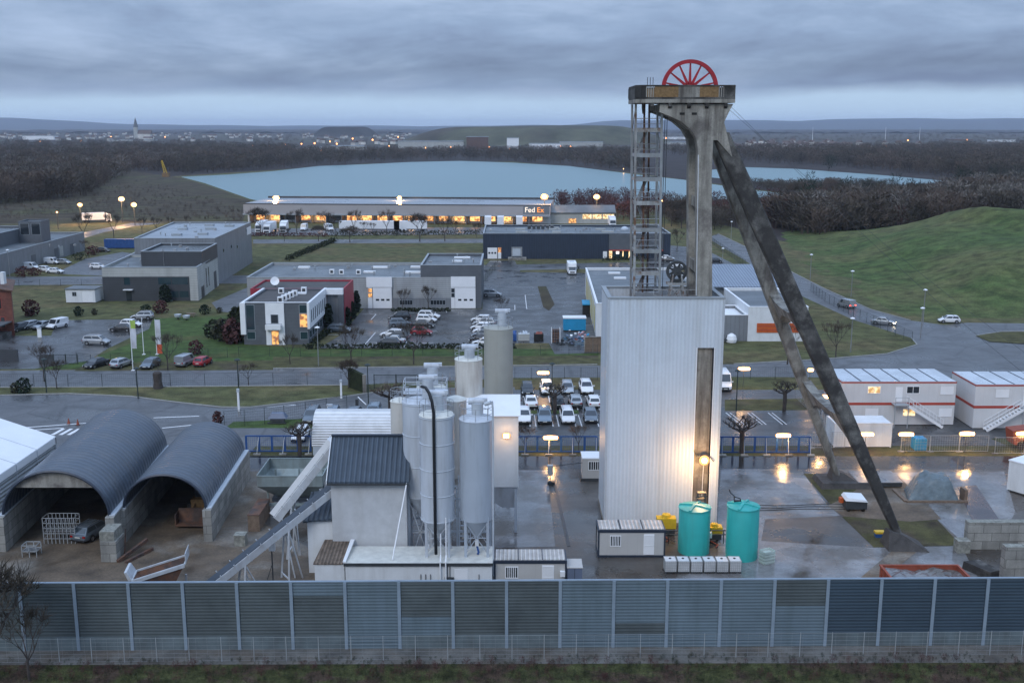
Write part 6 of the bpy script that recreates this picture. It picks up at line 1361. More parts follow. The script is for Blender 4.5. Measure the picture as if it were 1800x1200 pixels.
units(t, [(-39.5, 233), (-37.3, 232.5), (-33.6, 232.5)], 6.15)
# building B
t = thing('showroom_building', 'pale banded showroom over dark glazed ground floor with charcoal upper storey', 'office building', (-80, 234, 0)); FB = [(-90.2, 233.6), (-69.4, 234.0), (-71.2, 257.5), (-92.2, 257)]
shell(t, FB, 7.4, T['paleclad'], T['roofgrey'], trim=T['trim'])
A, B = FB[0], FB[1]; onwall(A, B, 0.0, 19.0, 0.05, 5.4, 0.0, 0.06).build('dark_facade', T['darkclad'], t)
for u0, u1, z0, z1 in ((12.2, 15.0, 3.7, 5.2), (15.2, 18.7, 3.7, 5.2), (13, 14.7, 0.8, 2.2), (14.9, 16.5, 0.8, 2.2), (16.7, 18.7, 0.8, 2.2), (4.7, 6, 3.6, 5.2)): window(t, (A[0], A[1] - 0.06), (B[0], B[1] - 0.06), u0, u1, z0, z1, glass=T['tealglass'], frame=T['darkclad'])
onwall((A[0], A[1] - 0.06), (B[0], B[1] - 0.06), 5.0, 6.2, 0.05, 2.3, 0, 0.05).build('door', T['glass'], t); onwall((A[0], A[1] - 0.06), (B[0], B[1] - 0.06), 4.6, 6.6, 2.5, 2.65, 0, 0.9).build('door_canopy', T['cleanwhite'], t)
A, B = FB[1], FB[2]; onwall(A, B, 3.5, 6.5, 0.05, 2.6, 0, 0.05).build('door', T['darkclad'], t)
for u in (9, 11.5): window(t, A, B, u, u + 1.0, 1.6, 6.0, frame=T['paleclad'])
onwall(A, B, 18, 21, 0.05, 4.0, 0, 0.05).build('door', T['darkclad'], t)
shell(t, [(-83.6, 240), (-69.9, 240), (-71.0, 257), (-84.6, 257)], 10.2, T['darkclad'], T['roofgrey'], z0=6.9, trim=T['trim'], wname='upper_wall')
mb = MB(); mb.tube([(-78.5, 239.9, 7), (-78.5, 239.9, 11)], 0.05, 5); mb.box(-79.1, -77.9, 239.85, 239.93, 10.4, 10.45); mb.build('mast', T['galv'], t)
bxb(t, -88.5, -86.5, 236.5, 237, 7.0, 7.15, T['cleanwhite'], 'rooflight')
t = thing('grey_hall', 'big grey hall with wet pale roof behind the banded showroom', 'industrial hall', (-83, 258, 0)); FH = [(-91.3, 258), (-71.8, 258), (-73.6, 302), (-95.5, 302)]
shell(t, FH, 11.3, T['midclad'], T['roofpale'], trim=T['trim'], par=0.25)
for (x, y) in ((-84, 268), (-80, 284), (-87, 283), (-78, 270), (-83, 294), (-77, 292)): bxb(t, x - 1.2, x + 1.2, y - 0.7, y + 0.7, 11.0, 11.55, T['trim'], 'smoke_hatch')
A, B = FH[1], FH[2]
for u, z in ((8, 7), (17, 7), (24, 6.2), (37, 9.2)): window(t, A, B, u, u + 1.4, z, z + 0.8, t=0.04)
onwall(A, B, 38, 43.5, 8.3, 10.3, 0, 0.1).build('sign_panel', T['cleanwhite'], t)
bxb(t, -90.5, -72.2, 257.5 + 0.1, 257.95, 3, 6.6, T['midclad'], 'link_wall')
t = thing('link_block', 'low pale link block with lit wet roof left of the grey hall', 'building', (-96, 262, 0)); shell(t, [(-98, 257.6), (-91.6, 257.6), (-95.8, 300), (-103, 300)], 4.6, T['paleclad'], T['roofpale'], trim=T['trim'])
# left building
t = thing('workshop_building', 'grey workshop with stepped roof tower cut by the left edge', 'industrial building', (-125, 290, 0)); a, b = G(22, 480), G(150, 440); d_ = (b - a).normalized(); n_ = Vector((-d_.y, d_.x, 0))
F1 = [a - d_ * 30 + n_ * 0, b, b + n_ * 42, a - d_ * 30 + n_ * 42]
shell(t, F1, 5.6, T['midclad'], T['roofgrey'], trim=T['trim'])
F2 = [a + n_ * 9 - d_ * 30, b + n_ * 9 - d_ * 16, b + n_ * 30 - d_ * 16, a - d_ * 30 + n_ * 30]; shell(t, F2, 9.0, T['slateclad'], T['roofgrey'], z0=5.1, trim=T['trim'], wname='upper_wall')
c_0 = P(67, 411, 312); F3 = [Vector((x, y, 0)) for x, y in ((-141, 306), (-134.5, 306), (-135.5, 314), (-142, 314))]; shell(t, F3, 11.2, T['slateclad'], T['roofgrey'], z0=5.1, wname='tower_wall')
for k in range(2): window(t, F3[0], F3[1], 0.5 + 3.2 * k, 2.9 + 3.2 * k, 7.5, 10.6, glass=T['glass'])
A, B = F1[0], F1[1]; L_ = (F1[1] - F1[0]).length
for u in (L_ - 12, L_ - 24, L_ - 40): onwall(A, B, u, u + 3, 0.1, 3.2, 0, 0.06).build('dark_door', T['slateclad'], t)
onwall(A, B, L_ - 20, L_ - 17.6, 0.5, 3.4, 0, 0.06).build('pale_panel', T['paleclad'], t)
# prefab
t = thing('prefab_hut', 'small white prefab hut with low dark roof left of the showroom', 'hut', (-94, 231, 0)); mb = MB(); mb.box(-97.4, -91.0, 230.8, 235.6, 0.15, 3.0); mb.build('wall', T['white'], t); mb = MB(); mb.box(-97.6, -90.8, 230.6, 235.8, 3.0, 3.15); mb.build('roof', T['roofgrey'], t)
window(t, (-97.4, 230.8), (-91, 230.8), 1.5, 2.3, 1.6, 2.4, bars=1); onwall((-97.4, 230.8), (-91, 230.8), 3.6, 5.9, 0.2, 2.4, 0, 0.04).build('door', T['cleanwhite'], t)
# brick house at the left edge
t = thing('brick_building', 'red brick building with dark pitched roof at the left edge', 'building', (-98, 194, 0)); x1, ya = -91.7, 193.6
mb = MB(); mb.prism([(-106, ya), (x1, ya), (-97.4, 206), (-106, 206)], 0, 8.2); mb.build('wall', T['brick'], t)
mb = MB(); mb.hexa([(-107, ya - 0.6, 10.8), (x1 + 0.6, ya - 0.6, 8.3), (-96.8, 206.6, 8.3), (-107, 206.6, 10.8)], [(-107, ya - 0.6, 11.05), (x1 + 0.6, ya - 0.6, 8.5), (-96.8, 206.6, 8.5), (-107, 206.6, 11.05)]); mb.build('roof', T['rust'], t)
mb = MB(); mb.extrude([(x1, ya + 0.01, 8.2), (-106, ya + 0.01, 8.2), (-106, ya + 0.01, 10.7)], (0, 0.4, 0)); mb.build('gable', T['brick'], t)
for u, z in ((10.6, 5.1), (11.6, 5.1), (11.0, 1.6), (12.0, 1.6), (8.6, 1.6), (7.8, 5.1)): window(t, (-106, ya), (x1, ya), u, u + 0.75, z, z + 1.9, frame=T['redtrim'])
bxb(t, -97, -92.2, ya - 5, ya - 0.02, 0, 0.9, T['darkconcrete'], 'porch'); bxb(t, -97, -92, ya - 5, ya - 0.02, 2.6, 2.8, T['roofgrey'], 'porch_roof'); bxb(t, -94.9, -94.2, ya + 3, ya + 4, 9.2, 11.4, T['white'], 'chimney')
# navy hall
t = thing('navy_hall', 'long navy ribbed hall with loading dock and lit corner shop', 'industrial hall', (20, 310, 0)); ya = 309.8
shell(t, [(-8.4, ya), (46, ya), (46, 337), (-8.4, 337)], 7.35, T['navy'], T['roofgrey'], trim=T['trim'])
A, B = (-8.4, ya), (46, ya); U = lambda px: P(px, 445, ya).x + 8.4
d_ = onwall(A, B, U(857), U(874), 0.1, 3.3, 0, 0.06).build('roller_door', T['cleanwhite'], t); onwall(A, B, U(875.5), U(881), 0.1, 3.3, 0, 0.06).build('door', T['room'], t); onwall(A, B, U(875.5), U(881), 0.1, 1.9, 0.061, 0.09).build('door_panel', T['cleanwhite'], t)
for k in range(3): onwall(A, B, U(858.5 + 5.2 * k), U(861.8 + 5.2 * k), 1.5, 2.0, 0.061, 0.08).build('door_window', T['glass'], d_)
dk = onwall(A, B, U(899), U(918), 0.3, 3.5, 0, 0.1).build('dock_frame', T['galv'], t); onwall(A, B, U(901), U(915), 0.9, 3.0, 0.101, 0.14).build('dock_door', T['filter'], dk); onwall(A, B, U(900), U(917), 0.0, 0.8, 0.101, 1.6).build('dock_ramp', T['darksteel'], dk)
onwall(A, B, U(1070), U(1165), 2.7, 7.2, 0.0, 0.2).build('slate_panel', T['slateclad'], t); onwall(A, B, U(1070), U(1165), 2.4, 2.72, 0.0, 0.9).build('shop_canopy', T['redtrim'], t)
sf_ = onwall(A, B, U(1070), U(1112), 0.1, 2.4, 0.0, 0.05).build('shop_front', T['tealglass'], t)
for a, b in ((1070.5, 1076), (1105, 1110), (1094, 1096)): onwall(A, B, U(a), U(b), 0.2, 2.3, 0.051, 0.08).build('lit_window', T['roompale'], sf_)
onwall(A, B, U(1060), U(1067), 0.1, 2.2, 0, 0.06).build('white_door', T['cleanwhite'], t); onwall(A, B, U(1083), U(1088), 1.5, 2.2, 0.051, 0.2).build('shop_sign', T['sign'], sf_)
onwall(A, B, U(893), U(925), 0.0, 0.6, 0.1, 3.0).build('dock_kerb', T['concrete'], t)
skylights(t, [(2.5, 327, 3, 1.3), (2.9, 318, 3.5, 1.3), (13, 332, 3, 1.2), (13, 327, 3.6, 1.2), (13.2, 318, 2.6, 1.3), (27, 327, 3, 1.3), (28.5, 319, 3.6, 1.3), (38, 325, 3, 1.2), (-6.5, 325, 0.6, 2)], 6.95, T['paleclad'])
for k in range(6): bxb(t, 4.8 + 1.4 * k, 5.8 + 1.4 * k, 329, 330.5, 6.9, 7.9, T['darksteel'], 'roof_fan')
mb = MB(); mb.lathe(34.3, 326, [(1.2, 6.9), (1.2, 7.3), (0.7, 7.8), (0.1, 8.0)], 16); mb.build('roof_cowl', T['filter'], t, smooth=True)
# vents, pipes and hatches scattered over the flat roofs
rv = random.Random(17)
for nm_, rects in (('workshop_hall', ((-54, -22, 227, 246, 6.15, 16), (-18, -8, 226, 243, 8.75, 6))), ('showroom_building', ((-88, -84.5, 236, 254, 6.95, 4), (-82, -72.5, 242, 255, 9.75, 6))), ('grey_hall', ((-90, -76, 261, 300, 11.05, 10),)), ('navy_hall', ((-6, 44, 312, 335, 6.9, 22),)), ('workshop_building', ((-130, -122, 290, 300, 5.15, 3),))):
    par_ = bpy.data.objects[nm_]
    for (xa_, xb_, ya_, yb_, z_, n_) in rects:
        for k in range(n_):
            x_, y_ = rv.uniform(xa_, xb_), rv.uniform(ya_, yb_); mb = MB()
            if k % 3: mb.lathe(x_, y_, [(0.13, z_), (0.13, z_ + 0.55), (0.24, z_ + 0.6), (0.2, z_ + 0.75)], 10)
            else: mb.box(x_ - 0.35, x_ + 0.35, y_ - 0.3, y_ + 0.3, z_, z_ + rv.uniform(0.3, 0.6))
            mb.build('roof_vent', T['trim' if k % 2 else 'galv'], par_)
# long warehouse
t = thing('lit_warehouse', 'long low warehouse with a row of lit loading bays before the lake', 'warehouse', (-45, 425, 0)); A = Vector((-107, 428, 0)); B = Vector((14.8, 418, 0)); d_ = (B - A).normalized(); n_ = Vector((-d_.y, d_.x, 0))
def wq(u0, u1, v0, v1, z0, z1, m, nm, par=None):
    a = [A + d_ * u + n_ * v + Vector((0, 0, z0)) for u, v in ((u0, v0), (u1, v0), (u1, v1), (u0, v1))]; b = [p + Vector((0, 0, z1 - z0)) for p in a]
    mb = MB(); mb.hexa(a, b); return mb.build(nm, m, par or t)
LW = (B - A).length
wq(0, LW, 5, 34, 0, 3.3, T['cleanwhite'], 'ground_wall'); wq(0, LW, 0, 34, 3.6, 7.6, T['warehousewall'] if 'warehousewall' in T else T['paleclad'], 'upper_wall'); wq(0, LW, 0, 34, 3.3, 3.58, T['midclad'], 'awning_soffit'); wq(-0.2, LW + 0.2, -0.5, -0.02, 3.2, 3.7, T['trim'], 'awning_edge')
wq(0.3, LW - 0.3, 0.3, 33.7, 7.6, 7.65, T['roofpale'], 'roof'); wq(-0.3, LW + 0.3, 33.7, 34.2, 7.2, 8.4, T['darksteel'], 'rear_parapet'); wq(-0.3, LW + 0.3, -0.1, 0.2, 7.4, 7.75, T['roofdark'], 'front_coping')
for k in range(19):
    u = 3 + 6.2 * k; wq(u + 0.5, u + 4.3, 4.9, 4.99, 0.9, 3.2, T['bay'] if k not in (2, 5) else T['midclad'], 'loading_bay'); wq(u - 0.75, u - 0.45, 0.0, 4.85, 0.0, 3.28, T['midclad'], 'bay_pier')
    if k % 3 == 1: lamp_light(t, A + d_ * (u + 2.4) + n_ * 3.0 + Vector((0, 0, 3.0)), 260, size=0.4)
sg = t; wq(LW - 10.5, LW - 0.4, -0.08, 0.0, 4.2, 7.2, T['midclad'], 'sign_board')
ang = math.atan2(d_.y, d_.x)
for s, m, off in (('Fed', T['signpurple'], 9.9), ('Ex', T['signorange'], 5.15)):
    p_ = A + d_ * (LW - off) - n_ * 0.14 + Vector((0, 0, 4.9)); text(s, 2.8, m, t, p_, (R(90), 0, ang), ext=0.04)
t2 = thing('lit_annex', 'low grey annex with lit yellow windows right of the long warehouse', 'building', (28, 424, 0)); t = t2
mb = MB(); mb.box(15.4, 40.5, 424, 434, 0, 4.2); mb.build('wall', T['paleclad'], t); mb = MB(); mb.hexa([(15.2, 423.4, 4.2), (41, 423.4, 4.2), (41, 429, 6.8), (15.2, 429, 6.8)], [(15.2, 423.4, 4.4), (41, 423.4, 4.4), (41, 429, 7.0), (15.2, 429, 7.0)]); mb.hexa([(15.2, 429.01, 6.8), (41, 429.01, 6.8), (41, 434.6, 4.2), (15.2, 434.6, 4.2)], [(15.2, 429.01, 7.0), (41, 429.01, 7.0), (41, 434.6, 4.4), (15.2, 434.6, 4.4)]); mb.build('roof', T['roofgrey'], t)
for u0, u1 in ((12.5, 16), (16.5, 20), (20.5, 24.8)): window(t, (15.4, 424), (40.5, 424), u0, u1, 1.9, 3.7, glass=T['roompale'])
window(t, (15.4, 424), (40.5, 424), 7.0, 10, 0.3, 2.0, glass=T['room'])
# east halls behind the shaft building
t = thing('east_hall', 'grey roofed hall with yellow panelled side wall behind the shaft building', 'industrial hall', (25, 195, 0)); shell(t, [(15.4, 193), (37, 193), (37.4, 243), (16.8, 243)], 6.1, T['white'], T['roofgrey'], trim=T['cleanwhite'])
A, B = (16.8, 243), (15.4, 193)
for k in range(7): onwall(A, B, 6 + 6.2 * k, 9.2 + 6.2 * k, 0.4, 4.9, 0, 0.06).build('yellow_panel', T['yellow'] if 0 else T['paleyellow'], t)
skylights(t, [(22.8, 237, 2.6, 1.2), (23.3, 229, 2.6, 1.2), (27, 215, 2.4, 1.2)], 5.65)
t = thing('ribbed_roof_hall', 'hall with blue grey ribbed pitched roof right of the headframe upright', 'industrial hall', (45, 215, 0)); mb = MB(); mb.box(37.6, 54.5, 212.6, 236, 0, 6.2); mb.build('wall', T['midclad'], t)
mb = MB(); mb.hexa([(37.5, 211.6, 6.3), (55, 211.6, 6.3), (55, 229, 8.6), (37.5, 229, 8.6)], [(37.5, 211.6, 6.5), (55, 211.6, 6.5), (55, 229, 8.8), (37.5, 229, 8.8)]); mb.hexa([(37.5, 229.01, 8.6), (55, 229.01, 8.6), (55, 237, 6.4), (37.5, 237, 6.4)], [(37.5, 229.01, 8.8), (55, 229.01, 8.8), (55, 237, 6.6), (37.5, 237, 6.6)]); mb.build('roof', T['ribroof'], t)
t = thing('pale_block', 'white and pale grey block with orange lettered sign right of the shaft building', 'building', (45, 189, 0)); shell(t, [(37.2, 188.8), (42.3, 188.8), (42.3, 199.5), (37.2, 199.5)], 4.7, T['midclad'], T['tent'], par=0.5, trim=T['cleanwhite']); shell(t, [(42.32, 188.6), (53, 188.6), (53, 211.4), (42.32, 211.4)], 6.2, T['white'], T['roofgrey'], trim=T['cleanwhite'])
o = onwall((42.32, 188.6), (53, 188.6), 1.6, 9.4, 1.6, 3.3, 0.0, 0.1).build('sign_board', T['orange'], t)
for k in range(2): onwall((42.32, 188.6), (53, 188.6), 1.8, 9.2, 2.0 + 0.75 * k, 2.12 + 0.75 * k, 0.101, 0.12).build('sign_stripe', T['redtrim'], o)
t = thing('covered_trailer', 'white sheeted load and dark frame on the lawn beside the pale block', 'covered load', (38, 186, 0)); mb = MB(); mb.lathe(39.2, 187.4, [(0.9, 0.1), (1.0, 0.6), (0.8, 1.3), (0.2, 1.7)], 9); mb.build('sheet', T['cleanwhite'], t); mb = MB()
for k in range(5): mb.beam((36 + 0.5 * k, 187, 0), (36.4 + 0.5 * k, 187.4, 1.4), 0.08)
mb.box(36, 38.4, 186.9, 187.6, 0.5, 0.7); mb.build('frame', T['darksteel'], t)
# blue kiosk objects and clutter between the halls
q = G(1010, 583); t = thing('blue_container', 'bright blue container with white lid edge behind the scrap heap', 'container', (q.x, q.y, 0)); mb = MB(); mb.box(q.x - 2.1, q.x + 2.1, q.y, q.y + 2.4, 0.3, 2.5); mb.build('body', T['skyblue'], t); mb = MB(); mb.box(q.x - 2.2, q.x + 2.2, q.y - 0.1, q.y + 2.5, 2.5, 2.7); mb.build('lid', T['cleanwhite'], t); mb = MB(); mb.box(q.x - 2.0, q.x + 2.0, q.y + 0.2, q.y + 2.2, 0, 0.3); mb.build('skid', T['darksteel'], t)
q = G(1033, 553); t = thing('blue_booth', 'blue roofed booth beside the yellow panelled wall', 'booth', (q.x, q.y, 0)); mb = MB(); mb.box(q.x - 0.95, q.x + 0.95, q.y, q.y + 2.2, 0, 2.0); mb.build('wall', T['dark'], t); mb = MB(); mb.hexa([(q.x - 1.1, q.y - 0.2, 2.0), (q.x + 1.1, q.y - 0.2, 2.0), (q.x + 1.1, q.y + 2.4, 2.5), (q.x - 1.1, q.y + 2.4, 2.5)], [(q.x - 1.1, q.y - 0.2, 2.2), (q.x + 1.1, q.y - 0.2, 2.2), (q.x + 1.1, q.y + 2.4, 2.7), (q.x - 1.1, q.y + 2.4, 2.7)]); mb.build('roof', T['skyblue'], t)
def bin_(label, px, py, w_, m, fill):
    q = G(px, py); t = thing('scrap_bin', label, 'bin', (q.x, q.y, 0)); mb = MB(); mb.box(q.x - w_ / 2, q.x + w_ / 2, q.y, q.y + 1.6, 0.1, 1.3); mb.build('body', m, t); mb = MB()
    for k in range(9): a = _rn.uniform(-w_ * 0.35, w_ * 0.35); mb.beam((q.x + a, q.y + 0.3, 1.25), (q.x + a * 0.5 + _rn.uniform(-0.4, 0.4), q.y + 1.2, 1.3 + _rn.random() * 0.5), 0.16)
    mb.build('contents', fill, t)
bin_('pale grey scrap bin behind the tall beige silo', 921, 600, 2.0, T['paleclad'], T['filter']); bin_('dark scrap bin filled with reddish bits', 947, 600, 1.7, T['dark'], T['redorange']); bin_('small blue bin touching the tall beige silo outline', 904, 600, 0.8, T['blue'], T['blue'])
q = G(977, 603); t = thing('stillage_rack', 'tall cage rack of brown timber left of the scrap heap', 'rack', (q.x, q.y, 0)); mb = MB()
for k in range(5):
    for j in range(3): mb.box(q.x - 0.6 + 0.42 * j, q.x - 0.25 + 0.42 * j, q.y, q.y + 1.0, 0.15 + 0.48 * k, 0.5 + 0.48 * k)
mb.build('timber', T['rust'], t); mb = MB()
for x in (-0.75, 0.75):
    for y in (-0.1, 1.1): mb.box(q.x + x - 0.04, q.x + x + 0.04, q.y + y - 0.04, q.y + y + 0.04, 0, 2.7)
mb.build('frame', T['cleanwhite'], t)
q = G(1022, 606); t = thing('scrap_heap', 'heap of blue, pink and dark scrap against the timber screen', 'scrap heap', (q.x, q.y, 0))
for m, n_, c0 in (('darksteel', 26, (-2.6, 0.2)), ('bluegreybox', 16, (-1.0, 1.0)), ('pinkish', 12, (0.5, 1.5)), ('skyblue', 8, (0.0, 1.2)), ('redorange', 7, (0.2, 1.3)), ('cleanwhite', 7, (-0.8, 2.0))):
    mb = MB()
    for k in range(n_):
        x = q.x + c0[0] + _rn.uniform(-1.3, 1.3); y = q.y + _rn.uniform(-0.5, 2.6); z = max(0.1, c0[1] + _rn.uniform(-0.9, 0.6)); v_ = Vector((_rn.uniform(-1, 1), _rn.uniform(-1, 1), _rn.uniform(-0.5, 0.5))); mb.beam((x, y, z), Vector((x, y, z)) + v_ * _rn.uniform(0.3, 0.8), _rn.uniform(0.1, 0.45), _rn.uniform(0.08, 0.3))
    mb.build('scrap', T[m], t)
q = G(1042, 619); t = thing('timber_screen', 'brown timber screen at the shaft building edge', 'screen', (q.x, q.y, 0)); mb = MB(); mb.box(q.x - 1.4, q.x + 1.4, q.y, q.y + 0.15, 0.05, 2.6); mb.build('board', T['wood'], t); mb = MB()
for x in (-1.4, 0, 1.4): mb.box(q.x + x - 0.06, q.x + x + 0.06, q.y - 0.08, q.y - 0.002, 0, 2.7)
mb.box(q.x - 1.5, q.x + 1.5, q.y - 0.1, q.y + 0.2, 2.6, 2.7); mb.build('frame', T['concrete'], t)

# ================================================================ VEHICLES
WHEEL = {}
def wheel_meshes(r, w_):
    k = (r, w_)
    if k not in WHEEL:
        a = MB(); a.lathe(0, 0, [(r * 0.62, -w_ / 2), (r * 0.96, -w_ / 2), (r, -w_ / 3), (r, w_ / 3), (r * 0.96, w_ / 2), (r * 0.62, w_ / 2)], 18); b = MB(); b.lathe(0, 0, [(r * 0.62, -w_ / 2 - 0.012), (r * 0.62, w_ / 2 + 0.012)], 12)
        WHEEL[k] = (a, b)
    return WHEEL[k]
def car_proto(kind, paint, label, lit=None):
    L, W, Hh, r = {'hatch': (4.1, 1.76, 1.48, 0.31), 'suv': (4.5, 1.86, 1.66, 0.35), 'estate': (4.6, 1.82, 1.5, 0.32), 'sedan': (4.55, 1.8, 1.44, 0.32), 'mpv': (4.6, 1.82, 1.68, 0.33), 'van': (4.4, 1.83, 1.85, 0.32), 'bigvan': (5.6, 2.0, 2.5, 0.36)}[kind]
    t = thing('parked_car' if 'van' not in kind else 'parked_van', label, 'van' if 'van' in kind else 'car')
    h = L / 2; zb = 0.24; belt = Hh * 0.63 if kind not in ('van', 'bigvan') else Hh * 0.52; nose = Hh * 0.43 if 'van' not in kind else Hh * 0.36
    hood = {'hatch': 0.22, 'suv': 0.24, 'estate': 0.25, 'sedan': 0.26, 'mpv': 0.17, 'van': 0.2, 'bigvan': 0.13}[kind]
    xh = h - L * hood      # base of windscreen
    # stations (x, z top, half width)
    W2 = W / 2
    st = [(-h, nose + 0.12, W2 * 0.8), (-h + 0.12, belt - 0.06, W2 * 0.93), (-h + 0.5, belt, W2), (-h * 0.45, belt + 0.01, W2), (0, belt, W2), (xh, belt - 0.02, W2), (h - 0.55, nose + 0.12, W2 * 0.97), (h - 0.12, nose, W2 * 0.9), (h, nose - 0.16, W2 * 0.76)]
    vs = []
    for x, zt, wd in st:
        b_ = zb if abs(x) < h - 0.3 else zb + 0.08
        half = [(wd * 0.9, b_), (wd, b_ + 0.2), (wd, zt - 0.16), (wd * 0.95, zt - 0.04), (wd * 0.82, zt)]
        vs += [(x, -y, z) for y, z in half] + [(x, y, z) for y, z in reversed(half)]
    n = 10; fs = []
    for i in range(len(st) - 1):
        for k in range(n): a, b_ = i * n + k, i * n + (k + 1) % n; fs.append((a, b_, b_ + n, a + n))
    fs += [tuple(range(n)), tuple(range((len(st)) * n - 1, (len(st) - 1) * n - 1, -1))]
    fs = [tuple(reversed(f)) for f in fs]
    mb = MB(); mb.add(vs, fs)
    # cabin frustum
    rb = {'hatch': (-h + 0.15, -h + 0.55), 'suv': (-h + 0.1, -h + 0.5), 'estate': (-h + 0.12, -h + 0.6), 'sedan': (-h + 0.75, -h + 1.35), 'mpv': (-h + 0.1, -h + 0.4), 'van': (-h + 0.04, -h + 0.1), 'bigvan': (-h + 0.04, -h + 0.08)}[kind]
    x0, x1 = rb; x3 = xh + 0.05; x2 = xh - (0.75 if 'van' not in kind else 0.55); bw, tw = W2 * 0.93, W2 * (0.74 if 'van' not in kind else 0.88); zt = Hh
    lo_ = [(x0, -bw, belt - 0.05), (x3, -bw, belt - 0.05), (x3, bw, belt - 0.05), (x0, bw, belt - 0.05)]; hi_ = [(x1, -tw, zt - 0.05), (x2, -tw, zt - 0.05), (x2, tw, zt - 0.05), (x1, tw, zt - 0.05)]
    mb.hexa(lo_, hi_); hi2 = [(x1 + 0.12, -tw * 0.88, zt), (x2 - 0.12, -tw * 0.88, zt), (x2 - 0.12, tw * 0.88, zt), (x1 + 0.12, tw * 0.88, zt)]; mb.hexa(hi_, hi2)
    mb.build('body', PAINT[paint], t, world=False, smooth=True)
    V = Vector
    def glass(nm, q, a, b, c, d, off):   # q: 4 corners (bottom-left, bottom-right, top-right, top-left); inset shares
        q = [V(p) for p in q]
        def pt(u_, v_): return q[0].lerp(q[1], u_).lerp(q[3].lerp(q[2], u_), v_)
        p4 = [pt(a, c), pt(b, c), pt(b, d), pt(a, d)]; nn = (p4[1] - p4[0]).cross(p4[3] - p4[0]).normalized() * off
        m = MB(); m.hexa([p + nn * 0.2 for p in p4], [p + nn for p in p4]); return m.build(nm, T['cglass'], t, world=False)
    ws = glass('windscreen', [lo_[1], lo_[2], hi_[2], hi_[1]], 0.06, 0.94, 0.12, 0.93, 0.02)
    rw = 'van' not in kind
    if rw: glass('rear_window', [lo_[3], lo_[0], hi_[0], hi_[3]], 0.1, 0.9, 0.2, 0.88, 0.02)
    for s in (0, 1):
        qd = [lo_[0], lo_[1], hi_[1], hi_[0]] if s == 0 else [lo_[2], lo_[3], hi_[3], hi_[2]]
        spans = [(0.06, 0.48), (0.52, 0.93)] if rw else [(0.72, 0.93)]
        for a, b in spans:
            if s == 1: a, b = 1 - b, 1 - a
            glass('side_window', qd, a, b, 0.2, 0.9, 0.015)
    ra, rbm = wheel_meshes(r, 0.21)
    for x in (-h * 0.6, h * 0.62):
        for s in (-1, 1):
            m = MB(); m.tube([(x, s * (W2 - 0.1), r + 0.03), (x, s * (W2 + 0.006), r + 0.03)], r + 0.07, 18); m.build('wheel_arch', T['blackplastic'], t, world=False)
            wl = ra.build('wheel', T['tyre'], t, world=False, smooth=True); wl.location = (x, s * (W2 - 0.07), r); wl.rotation_euler = (R(90), 0, 0)
            rbm.build('rim', T['rim'], wl, world=False)
    for s in (-1, 1):
        m = MB(); m.hexa([(h - 0.28, s * W2 * 0.84 - 0.12, nose - 0.22), (h - 0.04, s * W2 * 0.74 - 0.14, nose - 0.24), (h - 0.04, s * W2 * 0.74 + 0.14, nose - 0.24), (h - 0.28, s * W2 * 0.84 + 0.12, nose - 0.22)], [(h - 0.34, s * W2 * 0.84 - 0.12, nose - 0.02), (h - 0.09, s * W2 * 0.74 - 0.14, nose - 0.06), (h - 0.09, s * W2 * 0.74 + 0.14, nose - 0.06), (h - 0.34, s * W2 * 0.84 + 0.12, nose - 0.02)]); m.build('headlight', T['carlight'] if lit == 'front' else T['hlamp'], t, world=False)
        m = MB(); m.box(-h - 0.015, -h + 0.1, s * W2 * 0.72 - 0.13, s * W2 * 0.72 + 0.13, nose - 0.02, nose + 0.16); m.build('tail_light', T['brakelight'] if lit == 'rear' else T['tlamp'], t, world=False)
        m = MB(); m.box(xh - 0.18, xh - 0.02, s * (W2 + 0.1) - 0.09, s * (W2 + 0.1) + 0.09, belt, belt + 0.14); m.build('mirror', PAINT[paint], t, world=False)
    m = MB(); m.box(h - 0.03, h + 0.02, -W2 * 0.5, W2 * 0.5, 0.42, nose - 0.2); m.box(h - 0.2, h + 0.01, -W2 * 0.8, W2 * 0.8, 0.25, 0.4); m.box(-h - 0.01, -h + 0.2, -W2 * 0.8, W2 * 0.8, 0.26, 0.42); m.build('grille', T['blackplastic'], t, world=False)
    m = MB(); m.box(h + 0.021, h + 0.035, -0.26, 0.26, 0.42, 0.53); m.build('number_plate', T['plate'], t, world=False); m = MB(); m.box(-h - 0.035, -h - 0.016, -0.26, 0.26, 0.6, 0.71); m.build('number_plate', T['plate'], t, world=False)
    if kind in ('suv', 'estate', 'mpv'):
        m = MB()
        for s in (-1, 1): m.box(x1 + 0.3, x2 - 0.2, s * tw * 0.82 - 0.02, s * tw * 0.82 + 0.02, zt + 0.005, zt + 0.06)
        m.build('roof_rail', T['rim'], t, world=False)
    return t
PROTO = {}
def car(kind, paint, px, py, ang, label, group, lit=None, sc=None):
    k = (kind, paint, lit); p = G(px, py, 0.03)
    if k not in PROTO:
        t = car_proto(kind, paint, label, lit); PROTO[k] = t; t.location = p; t.rotation_euler = (0, 0, R(ang)); t['group'] = group; return t
    r = dup(PROTO[k], p, R(ang), label, group); return r
g = 'cars in the marked bays behind the silos'
